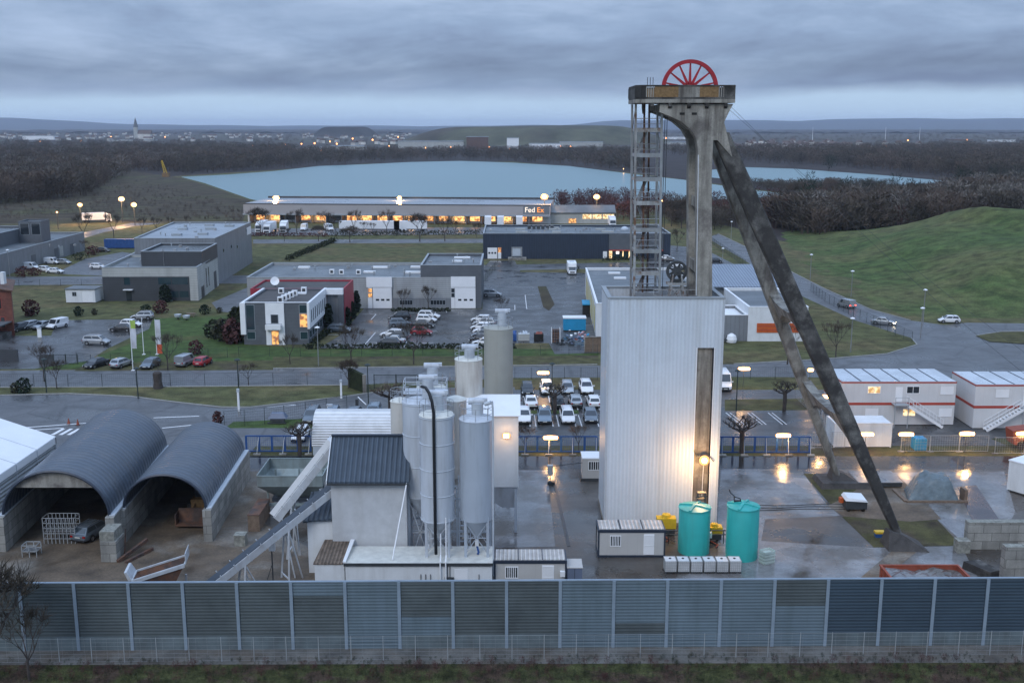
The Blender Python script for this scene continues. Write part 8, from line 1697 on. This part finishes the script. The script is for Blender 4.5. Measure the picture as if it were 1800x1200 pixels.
for k, (x, b, tpx, kd, w_) in enumerate(((458, 412, 362, 2, 1.1), (522, 412, 365, 2, 1.1), (573, 412, 368, 1, 1.0), (590, 415, 380, 0, 1.0), (622, 412, 366, 1, 0.9), (680, 412, 366, 2, 1.0), (738, 424, 372, 2, 1.2), (782, 424, 378, 2, 1.1), (615, 426, 396, 2, 1.6), (800, 415, 385, 0, 1.0), (838, 418, 390, 1, 1.0), (640, 410, 388, 0, 1.0), (655, 410, 390, 1, 1.0), (148, 425, 370, 2, 1.0), (200, 418, 372, 1, 1.0), (250, 410, 380, 2, 1.0), (275, 408, 380, 0, 1.2), (150, 445, 420, 1, 1.0), (300, 402, 380, 0, 1.1), (330, 400, 378, 2, 1.0), (560, 424, 395, 2, 1.4), (500, 424, 398, 2, 1.3))):
    tree(5 if kd != 2 or k % 2 else 2, x, b, tpx, 'bare winter tree in the loose row before the long lit warehouse and halls', 'bare trees in the row before the warehouse', w_)
def leafy(name, label, px, pyb, pyt, m, wr=0.35, n=260, group=None, cat='shrub', cone_=False, seed=0, loc=None, h=None):
    b = G(px, pyb) if loc is None else Vector(loc); h = h or P(px, pyt, b.y).z; rnd = random.Random(seed + int(px * 7)); t = thing(name, label, cat, b, 0, group); mb = MB(); rw = h * wr
    for k in range(n):
        z = rnd.random(); rr = (math.sqrt(rnd.random()) * rw * ((1 - z) ** 0.6 * (0.55 + 0.9 * z) * 1.25 if cone_ else math.sin(math.pi * min(1, 0.12 + z * 0.85)) ** 0.6)); a = rnd.uniform(0, 6.28)
        c = Vector((rr * math.cos(a) * (1 + 0.15 * math.sin(3 * a + seed)), rr * math.sin(a), h * (0.03 + 0.94 * z))); s = h * rnd.uniform(0.05, 0.1) * (1 if not cone_ else 0.75)
        u_ = Vector((rnd.uniform(-1, 1), rnd.uniform(-1, 1), rnd.uniform(-1, 1))).normalized() * s; v_ = u_.cross(Vector((rnd.uniform(-1, 1), rnd.uniform(-1, 1), rnd.uniform(-1, 1)))).normalized() * s
        mb.add([c - u_ - v_, c + u_ - v_ * 0.4, c + u_ * 0.3 + v_, c - u_ * 0.8 + v_ * 0.5], [(0, 1, 2, 3)])
    mb.build('crown' if cat == 'tree' else 'foliage', T[m], t, world=False); mb = MB(); mb.tube([(0, 0, 0), (0, 0, h * 0.6)], h * 0.02 + 0.03, 5, r2=0.03); mb.build('trunk', T['bark'], t, world=False); return t
for lb, x, b, tp_, w_ in (('narrow dark conifer beside the recessed office wing', 578, 577, 534, 0.2), ('dark conifer before the crimson wall', 611, 572, 540, 0.28), ('dark conifer right of the crimson wall', 620, 560, 530, 0.26), ('tallest narrow conifer against the slatted hall', 627, 548, 511, 0.2)): leafy('conifer', lb, x, b, tp_, 'conifer', w_, 500, 'conifers by the office', 'tree', True)
for a in ((2, -4, 1192, 985, 'bare tree cut by the left edge in front of the noise wall'), (1, 52, 1196, 1060, 'small bare tree on the bank near the left edge')): tree(*a)
leafy('conifer', 'dark conifer in front of the showroom glazing', 291, 531, 499, 'conifer', 0.4, 500, None, 'tree', True)
for lb, x, b, tp_, m, w_ in (('reddish round bush on the lawn beside the brick building', 54, 555, 526, 'twigred', 0.5), ('dark green bush left on the lawn below the prefab hut', 138, 555, 538, 'conifer', 0.5), ('small brownish bush right of the dark green one', 166, 553, 542, 'shrub', 0.5), ('dark clipped bush behind the silver off-roader', 257, 552, 535, 'conifer', 0.7), ('large rounded brown bush below the showroom conifer', 283, 550, 528, 'twigred', 0.6), ('round dark bush on the showroom forecourt edge', 360, 552, 535, 'conifer', 0.6), ('small shrub by the forecourt fence', 386, 550, 540, 'shrub', 0.6), ('dark shrub on the lawn strip before the access road', 42, 690, 664, 'conifer', 0.6), ('smaller shrub left of the dark lawn strip shrub', 28, 690, 672, 'shrub', 0.6), ('purple brown shrub beside the slate office corner', 410, 604, 560, 'twigred', 0.45), ('bushy shrub left of the slate office', 392, 600, 560, 'shrub', 0.6), ('tall dark shrub touching the white fin', 418, 598, 541, 'hedge', 0.35), ('brown shrub at the lawn fence end', 345, 622, 598, 'twigred', 0.6), ('dark shrub in the middle of the office hedge', 378, 593, 562, 'hedge', 0.7),
                            ('red leaved bush left before the parked white vans', 40, 485, 468, 'twigred', 0.9), ('red leaved bush right before the parked white vans', 62, 484, 470, 'twigred', 0.9), ('red bush by the workshop end wall', 162, 448, 432, 'twigred', 0.9), ('dark low bush beside the workshop wall', 140, 457, 444, 'hedge', 1.2), ('brown bush on the apron behind the smaller arched shed', 383, 745, 722, 'twigred', 0.4), ('dark red shrub at the left of the staff car rows', 905, 718, 695, 'twigred', 0.5), ('dark shrub by the entrance fence of the east hall', 1008, 476, 466, 'hedge', 1.4)): leafy('shrub', lb, x, b, tp_, m, w_, 240, 'shrubs on the lawns')
q = G(278, 682); t = thing('ivy_stump', 'thick ivy clad stump before the dark grey hatchback', 'tree stump', q); mb = MB(); mb.lathe(q.x, q.y, [(0.75, 0), (0.6, 1.0), (0.65, 2.3), (0.4, 2.5)], 12); mb.build('trunk', T['bark'], t)
def hedge(label, a, b, h, w_, m='hedge'):
    a, b = G(*a), G(*b); t = thing('hedge', label, 'hedge', a); mb = MB(); L = (b - a).length; rnd = random.Random(int(L * 10))
    for k in range(int(L * 26)):
        c = a.lerp(b, rnd.random()) + Vector((rnd.uniform(-w_, w_), rnd.uniform(-w_, w_), rnd.uniform(0.05, h))); s = rnd.uniform(0.12, 0.3); u_ = Vector((rnd.uniform(-1, 1), rnd.uniform(-1, 1), rnd.uniform(-1, 1))).normalized() * s; v_ = u_.cross(Vector((rnd.uniform(-1, 1), rnd.uniform(-1, 1), 0.3))).normalized() * s; mb.add([c - u_, c + v_, c + u_, c - v_], [(0, 1, 2, 3)])
    mb.build('foliage', T[m], t)
hedge('low clipped hedge under the business park car park', (537, 613), (905, 612), 0.9, 0.5); hedge('dark field hedge running toward the warehouse', (505, 458), (590, 424), 1.4, 0.9); hedge('low hedge before the lit corner shop', (1060, 458), (1135, 456), 1.0, 0.7); hedge('hedge under the workshop hall windows', (690, 547), (790, 547), 0.7, 0.4); hedge('hedge beside the office side wall', (552, 605), (585, 578), 0.8, 0.6)
hedge('bushy strip before the warehouse yard', (580, 415), (845, 412), 1.6, 1.5, 'shrub'); hedge('brown hedge before the left warehouse end', (440, 415), (575, 416), 1.3, 1.0, 'twigred')

# ---------------------------------------------------------------- woods (uncountable): merged bare trees
def forest_template(seed, H_=12.0, n=110, wide=1.0):
    rnd = random.Random(seed); v = []; cols = []
    def tri(a, b, c): v.append((a, b, c))
    def stick(p, q, w_):
        p, q = Vector(p), Vector(q); d = (q - p).normalized(); s_ = d.cross(Vector((rnd.uniform(-1, 1), rnd.uniform(-1, 1), 0.2))).normalized() * w_; s2 = d.cross(s_).normalized() * w_
        tri(p - s_, p + s_, q); tri(p - s2, p + s2, q)
    stick((0, 0, 0), (0, 0, H_ * 0.75), 0.16)
    for k in range(10):
        a = rnd.uniform(0, 6.28); z = H_ * rnd.uniform(0.25, 0.6); l_ = H_ * rnd.uniform(0.22, 0.36); stick((0, 0, z), (math.cos(a) * l_ * 0.7 * wide, math.sin(a) * l_ * 0.7 * wide, z + l_), 0.09)
    for k in range(n):
        z = H_ * (0.15 + 0.8 * rnd.random() ** 0.8); rm = H_ * 0.3 * wide * math.sin(math.pi * min(1, 0.15 + 0.8 * z / H_)) ** 0.5; a = rnd.uniform(0, 6.28); rr = rm * rnd.random() ** 0.5
        p = Vector((rr * math.cos(a), rr * math.sin(a), z)); d = Vector((math.cos(a) * 0.6 + rnd.uniform(-0.5, 0.5), math.sin(a) * 0.6 + rnd.uniform(-0.5, 0.5), rnd.uniform(0.3, 1.2))).normalized(); q = p + d * H_ * rnd.uniform(0.08, 0.18); s_ = d.cross(Vector((rnd.uniform(-1, 1), rnd.uniform(-1, 1), rnd.uniform(-1, 1)))).normalized() * H_ * rnd.uniform(0.008, 0.02)
        tri(p - s_, p + s_, q)
    return np.array([[tuple(c) for c in t_] for t_ in v], dtype=np.float32).reshape(-1, 3)
FT = [forest_template(s) for s in (1, 2, 3, 4)] + [forest_template(5, 12, 150, 1.3)]
def inpoly(x, y, poly):
    c = False; n = len(poly)
    for i in range(n):
        x1_, y1_ = poly[i]; x2_, y2_ = poly[(i + 1) % n]
        if (y1_ > y) != (y2_ > y) and x < (x2_ - x1_) * (y - y1_) / (y2_ - y1_) + x1_: c = not c
    return c
LAKE1 = [(318, 311), (400, 306), (480, 300), (560, 291), (640, 288), (720, 284), (810, 282), (900, 285), (1000, 291), (1120, 306), (1200, 315), (1300, 330), (1395, 341), (1395, 350), (1300, 356), (1180, 357), (1120, 358), (1000, 364), (500, 364), (440, 354), (400, 338), (360, 324)]
LAKE2 = [(1240, 298), (1310, 293), (1400, 296), (1550, 307), (1672, 318), (1600, 330), (1480, 328), (1320, 326), (1245, 320)]
def woods(name, poly, n, hr, m, label, seed, excl=(), wmin=0.8):
    rnd = random.Random(seed); xs = [p[0] for p in poly]; ys = [p[1] for p in poly]; parts = []; c = 0; tries = 0
    while c < n and tries < n * 30:
        tries += 1; px = rnd.uniform(min(xs), max(xs)); py = rnd.uniform(min(ys), max(ys))
        if not inpoly(px, py, poly) or any(inpoly(px, py, e_) for e_ in excl): continue
        q = G(px, py); s = rnd.uniform(*hr) / 12.0; a = rnd.uniform(0, 6.28); tpl = FT[rnd.randrange(5)]; ca, sa = math.cos(a), math.sin(a); ws_ = s * rnd.uniform(wmin, 1.4) * (1 + q.y / 3000)
        b_ = tpl.copy(); x_ = (tpl[:, 0] * ca - tpl[:, 1] * sa) * ws_ + q.x; y_ = (tpl[:, 0] * sa + tpl[:, 1] * ca) * ws_ + q.y; b_[:, 0] = x_; b_[:, 1] = y_; b_[:, 2] = tpl[:, 2] * s; parts.append(b_); c += 1
    V_ = np.concatenate(parts); nv = len(V_); me = bpy.data.meshes.new(name); me.vertices.add(nv); me.vertices.foreach_set('co', V_.ravel()); me.loops.add(nv); me.loops.foreach_set('vertex_index', np.arange(nv, dtype=np.int32)); me.polygons.add(nv // 3); me.polygons.foreach_set('loop_start', np.arange(0, nv, 3, dtype=np.int32)); me.polygons.foreach_set('loop_total', np.full(nv // 3, 3, dtype=np.int32)); me.materials.append(m); me.update(); me.validate()
    o = bpy.data.objects.new(name, me); COL.objects.link(o); tag(o, label, 'woodland', None, 'stuff')
woods('left_woods', [(-70, 256), (300, 256), (520, 266), (430, 296), (320, 303), (240, 300), (200, 318), (150, 345), (-70, 368)], 2600, (6, 15), T['twig'], 'dark leafless wood filling the left middle distance', 1, (LAKE1,))
woods('shore_woods', [(300, 266), (520, 266), (620, 270), (1120, 268), (1130, 304), (1000, 289), (900, 284), (810, 280), (720, 283), (640, 286), (480, 298), (320, 307)], 1500, (8, 13), T['twig'], 'leafless shore wood along the far side of the lake', 2, (LAKE1,))
woods('right_woods', [(1130, 266), (1250, 280), (1320, 288), (1420, 290), (1560, 300), (1680, 314), (1870, 318), (1870, 256), (1640, 260), (1250, 268)], 2100, (9, 14), T['twig'], 'leafless wood beyond the far right lake', 3, (LAKE1, LAKE2))
woods('near_right_woods', [(1390, 388), (1480, 376), (1600, 368), (1690, 352), (1870, 338), (1870, 398), (1500, 412), (1430, 420), (1380, 405), (1330, 395)], 1300, (7, 13.5), T['twig'], 'dense bare wood behind the grassed mound', 4, (LAKE1, LAKE2))
woods('isthmus_woods', [(1165, 312), (1260, 325), (1330, 328), (1480, 328), (1600, 326), (1560, 334), (1400, 341), (1300, 331), (1230, 319)], 300, (3.5, 6.5), T['twig'], 'strip of bare trees between the two lakes', 5, (LAKE1, LAKE2))
woods('lakeside_scrub', [(1170, 366), (1250, 368), (1385, 366), (1400, 372), (1370, 400), (1290, 398), (1262, 408), (1165, 392)], 380, (3.5, 7.5), T['twig'], 'brown scrub between the lake and side road', 6, (LAKE1,))
woods('pale_right_trees', [(1390, 388), (1480, 376), (1600, 366), (1690, 350), (1870, 336), (1870, 398), (1500, 410), (1430, 416), (1380, 403)], 170, (9, 15), T['paletwig'], 'paler grey birches among the wood behind the mound', 41, (LAKE1, LAKE2))
woods('pale_left_trees', [(-60, 262), (500, 266), (420, 296), (240, 302), (150, 338), (-60, 350)], 260, (8, 15), T['paletwig'], 'paler grey trees among the left wood', 42, (LAKE1,))
woods('rust_right_trees', [(1170, 366), (1390, 366), (1480, 376), (1690, 352), (1870, 340), (1870, 398), (1430, 412), (1290, 398), (1180, 392)], 130, (6, 12), T['twigred'], 'rust brown thicket patches near the side road', 43, (LAKE1, LAKE2))
woods('evergreen_clumps', [(1300, 262), (1870, 256), (1870, 340), (1690, 350), (1500, 372), (1400, 385), (1340, 262)], 45, (8, 13), T['conifer'], 'dark evergreen clumps among the right hand woods', 31, (LAKE1, LAKE2))
woods('left_evergreens', [(-60, 254), (560, 256), (420, 290), (200, 310), (-60, 330)], 50, (8, 13), T['conifer'], 'dark evergreen clumps in the left wood', 32, (LAKE1,))
woods('warehouse_scrub', [(975, 362), (1165, 358), (1165, 385), (1100, 388), (975, 372)], 110, (5, 9), T['twigred'], 'brown scrub behind the lit annex', 7, ())
woods('field_scrub', [(-60, 352), (150, 340), (240, 318), (300, 330), (430, 372), (425, 392), (300, 384), (130, 378), (-60, 392)], 700, (0.6, 1.9), T['twig'], 'low brown scrub on the rough ground at the left', 8, ())
woods('bank_scrub', [(-60, 1175), (1860, 1158), (1860, 1200), (-60, 1200)], 240, (0.3, 0.8), T['twigred'], 'low dead scrub on the grass bank before the fence', 9, ())
woods('bank_tufts', [(-60, 1162), (1860, 1148), (1860, 1200), (-60, 1200)], 1500, (0.12, 0.4), T['hedge'], 'rough dead tufts over the grass bank', 12, ())
woods('town_trees', [(-60, 231), (1860, 231), (1860, 252), (1130, 250), (520, 254), (300, 249), (-60, 251)], 1100, (5, 9), T['twig'], 'bare trees scattered through the distant town', 10, ())
for k, (x, b, tp_, kd, w_) in enumerate(((1180, 398, 350, 2, 1.1), (1198, 402, 352, 2, 1.2), (1210, 388, 346, 2, 1.3), (1225, 380, 344, 1, 1.3), (1290, 385, 352, 2, 1.2), (1310, 372, 345, 2, 1.3), (1345, 390, 345, 2, 1.3), (1370, 400, 345, 1, 1.2), (1400, 395, 340, 2, 1.3), (1437, 412, 372, 1, 1.1), (1395, 372, 318, 2, 1.0), (1458, 350, 312, 2, 1.1), (1500, 380, 335, 2, 1.3), (1580, 385, 330, 2, 1.2), (1560, 370, 322, 2, 1.2), (1640, 365, 325, 2, 1.3), (1700, 362, 322, 2, 1.3), (1760, 368, 330, 2, 1.3))):
    tree(kd, x, b, tp_, 'bare tree standing out in the brown wood right of the headframe', 'bare trees at the edge of the right wood', w_)

# ================================================================ DISTANT TOWN
def house_proto(seed, big=False):
    rnd = random.Random(seed); t = thing('town_house', 'small pale house with red tiled roof far off in the town', 'house', (0, 0, 0)); w_, d_, h = rnd.uniform(9, 13), rnd.uniform(8, 10), rnd.uniform(5, 7)
    mb = MB(); mb.box(-w_ / 2, w_ / 2, -d_ / 2, d_ / 2, 0, h); mb.build('wall', T['houseW'], t, world=False); mb = MB(); mb.extrude([(-w_ / 2 - 0.4, -d_ / 2 - 0.5, h), (-w_ / 2 - 0.4, d_ / 2 + 0.5, h), (-w_ / 2 - 0.4, 0, h + 4)], (w_ + 0.8, 0, 0)); mb.build('roof', T['houseroof'], t, world=False)
    return t
HP = [house_proto(k) for k in (1, 2, 3)]; rnd = random.Random(21); cnt = 0
spots = []
for k in range(212): spots.append((rnd.uniform(-20, 1110), rnd.triangular(233, 250, 240)))
for k in range(56): spots.append((rnd.triangular(1255, 1640, 1380), rnd.uniform(253, 264)))
for k in range(14): spots.append((rnd.uniform(560, 760), rnd.uniform(248, 256)))
for k, (px, py) in enumerate(spots):
    q = G(px, py); a = rnd.uniform(0, 3.14)
    right = px > 1200
    lb = 'small pale gabled house in the far village right of the headframe' if right else 'small pale gabled house in the distant town beyond the lake'; gp = 'far village houses' if right else 'far town houses'
    if k < 3: o = HP[k]; o.location = q; o.rotation_euler.z = a; tag(o, lb, 'house', gp)
    else: o = dup(HP[k % 3], q, a, lb, gp)
def shed_far(label, px0, px1, pyb, pyt, m, Ld=30, roofm='roofpale'):
    a, b = G(px0, pyb), G(px1, pyb); h = P(px0, pyt, a.y).z; t = thing('distant_shed', label, 'building', a, 0, None); mb = MB(); mb.box(a.x, b.x, a.y, a.y + Ld, 0, max(4, h)); mb.build('wall', T[m], t); mb = MB(); mb.box(a.x - 0.5, b.x + 0.5, a.y - 0.5, a.y + Ld + 0.5, max(4, h) + 0.01, max(4, h) + 0.7); mb.build('roof', T[roofm], t)
for a in (('long pale works shed left of the lake head', 40, 95, 246, 239, 'cleanwhite'), ('low white shed behind the dark wood at the left', 190, 270, 249, 246, 'paleclad'), ('pale shed by the orange street lights', 515, 560, 264, 260, 'cleanwhite'), ('white shed beside the lit yard left of the brown tower', 575, 640, 264, 257, 'paleclad'), ('long white works shed below the brown spoil hill', 700, 815, 262, 249, 'paleclad'), ('dark brown works block above the lake head', 820, 858, 262, 241, 'rust'), ('tall pale works block above the far lake shore', 891, 912, 262, 243, 'cleanwhite'), ('low white works shed right of the tall pale block', 930, 985, 262, 253, 'cleanwhite'), ('pale works shed before the brown spoil hill', 985, 1060, 258, 250, 'paleclad'), ('white roofed shed between stair tower and upright', 1168, 1215, 245, 241, 'cleanwhite'), ('second white roofed shed right of the stair tower', 1172, 1240, 254, 251, 'paleclad'), ('red roofed long building in the far right wood', 1670, 1710, 248, 244, 'houseroof'), ('pale long building at the far right', 1745, 1785, 250, 246, 'cleanwhite')): shed_far(*a)
q = G(239, 246); t = thing('church', 'church with tall dark spire in the distant town', 'church', q); mb = MB(); mb.box(q.x - 5, q.x + 5, q.y, q.y + 10, 0, 34); mb.build('tower', T['paleclad'], t); mb = MB(); mb.lathe(q.x, q.y + 5, [(7, 34), (0.2, 60)], 8); mb.build('spire', T['slateclad'], t); mb = MB(); mb.box(q.x + 5.01, q.x + 40, q.y, q.y + 16, 0, 16); mb.build('nave', T['houseW'], t); mb = MB(); mb.extrude([(q.x + 5.01, q.y - 1, 16), (q.x + 5.01, q.y + 17, 16), (q.x + 5.01, q.y + 8, 26)], (36, 0, 0)); mb.build('nave_roof', T['houseroof'], t)
b = G(292, 311); t = thing('dredger_crane', 'yellow lattice crane standing at the left end of the lake', 'crane', b); hh = P(288, 282, b.y).z; mb = MB()
for dx in (-1, 1):
    for dy in (-1, 1): mb.beam((b.x + dx, b.y + dy, 2), (b.x - 2.5 + dx * 0.3, b.y + dy * 0.3, hh), 0.25)
for k in range(8): z = 2 + (hh - 2) * k / 8; z2 = 2 + (hh - 2) * (k + 1) / 8; o_ = -2.5 * k / 8; mb.beam((b.x + o_ - 1, b.y - 1, z), (b.x + o_ + 0.7, b.y - 1, z2), 0.18)
mb.build('boom', T['yellow'], t); mb = MB(); mb.box(b.x - 2.5, b.x + 2.5, b.y - 2, b.y + 2, 0, 3); mb.build('base', T['ochre'], t)
for x in (1428, 1556, 1616, 960):
    q = G(x, 246); h = P(x, 224 if x > 1000 else 226, q.y).z; t = thing('chimney_mast', 'thin pale mast rising from the distant wood', 'mast', q, 0, 'thin masts on the horizon'); mb = MB(); mb.tube([(q.x, q.y, 0), (q.x, q.y, h)], 0.7, 6, r2=0.4); mb.build('mast', T['cleanwhite'], t)
T['warmlampfar'] = T['warmlampfar']
far = [(70, 249), (142, 248), (195, 241), (237, 242), (258, 239), (290, 241), (444, 256), (408, 256), (473, 256), (501, 254), (530, 253), (553, 252), (580, 249), (592, 253), (565, 265), (638, 257), (684, 257), (727, 250), (733, 252), (740, 252), (638, 260), (748, 260), (792, 259), (896, 262), (909, 258), (905, 266), (1003, 258), (912, 252), (1171, 243), (1490, 265), (1558, 257), (1601, 258), (1596, 247), (985, 257), (700, 241), (1700, 246), (830, 248), (860, 259), (80, 240), (620, 244), (655, 246), (1330, 256)]
lp = None
for k, (px, py) in enumerate(far):
    q = G(px, py + 3.0); p = P(px, py, q.y); r_ = q.y / 2000 * rnd.uniform(0.9, 1.5)
    t = thing('far_street_lamp', 'tiny glowing orange street light in the distant town', 'street lamp', q, 0, 'orange street lights of the town'); mb = MB(); mb.tube([(q.x, q.y, 0), (q.x, q.y, p.z)], 0.25, 5); mb.build('pole', T['darksteel'], t); bulb(t, p, r_, T['warmlampfar'])

# ================================================================ HAZE
def haze(den):
    m = bpy.data.materials.new('haze_air'); m.use_nodes = True; n = m.node_tree.nodes; l = m.node_tree.links; n.clear(); o_ = n.new('ShaderNodeOutputMaterial'); v = n.new('ShaderNodeVolumePrincipled'); v.inputs['Color'].default_value = (0.75, 0.84, 1.0, 1); v.inputs['Density'].default_value = den; v.inputs['Anisotropy'].default_value = 0.0; l.new(v.outputs[0], o_.inputs['Volume'])
    mb = MB(); mb.box(-16200, 16200, -400, 30200, -1.0, 175.0); mb.build('haze', m, kind='stuff', label='pale blue evening haze over the plain', cat='haze')
haze(HAZE)
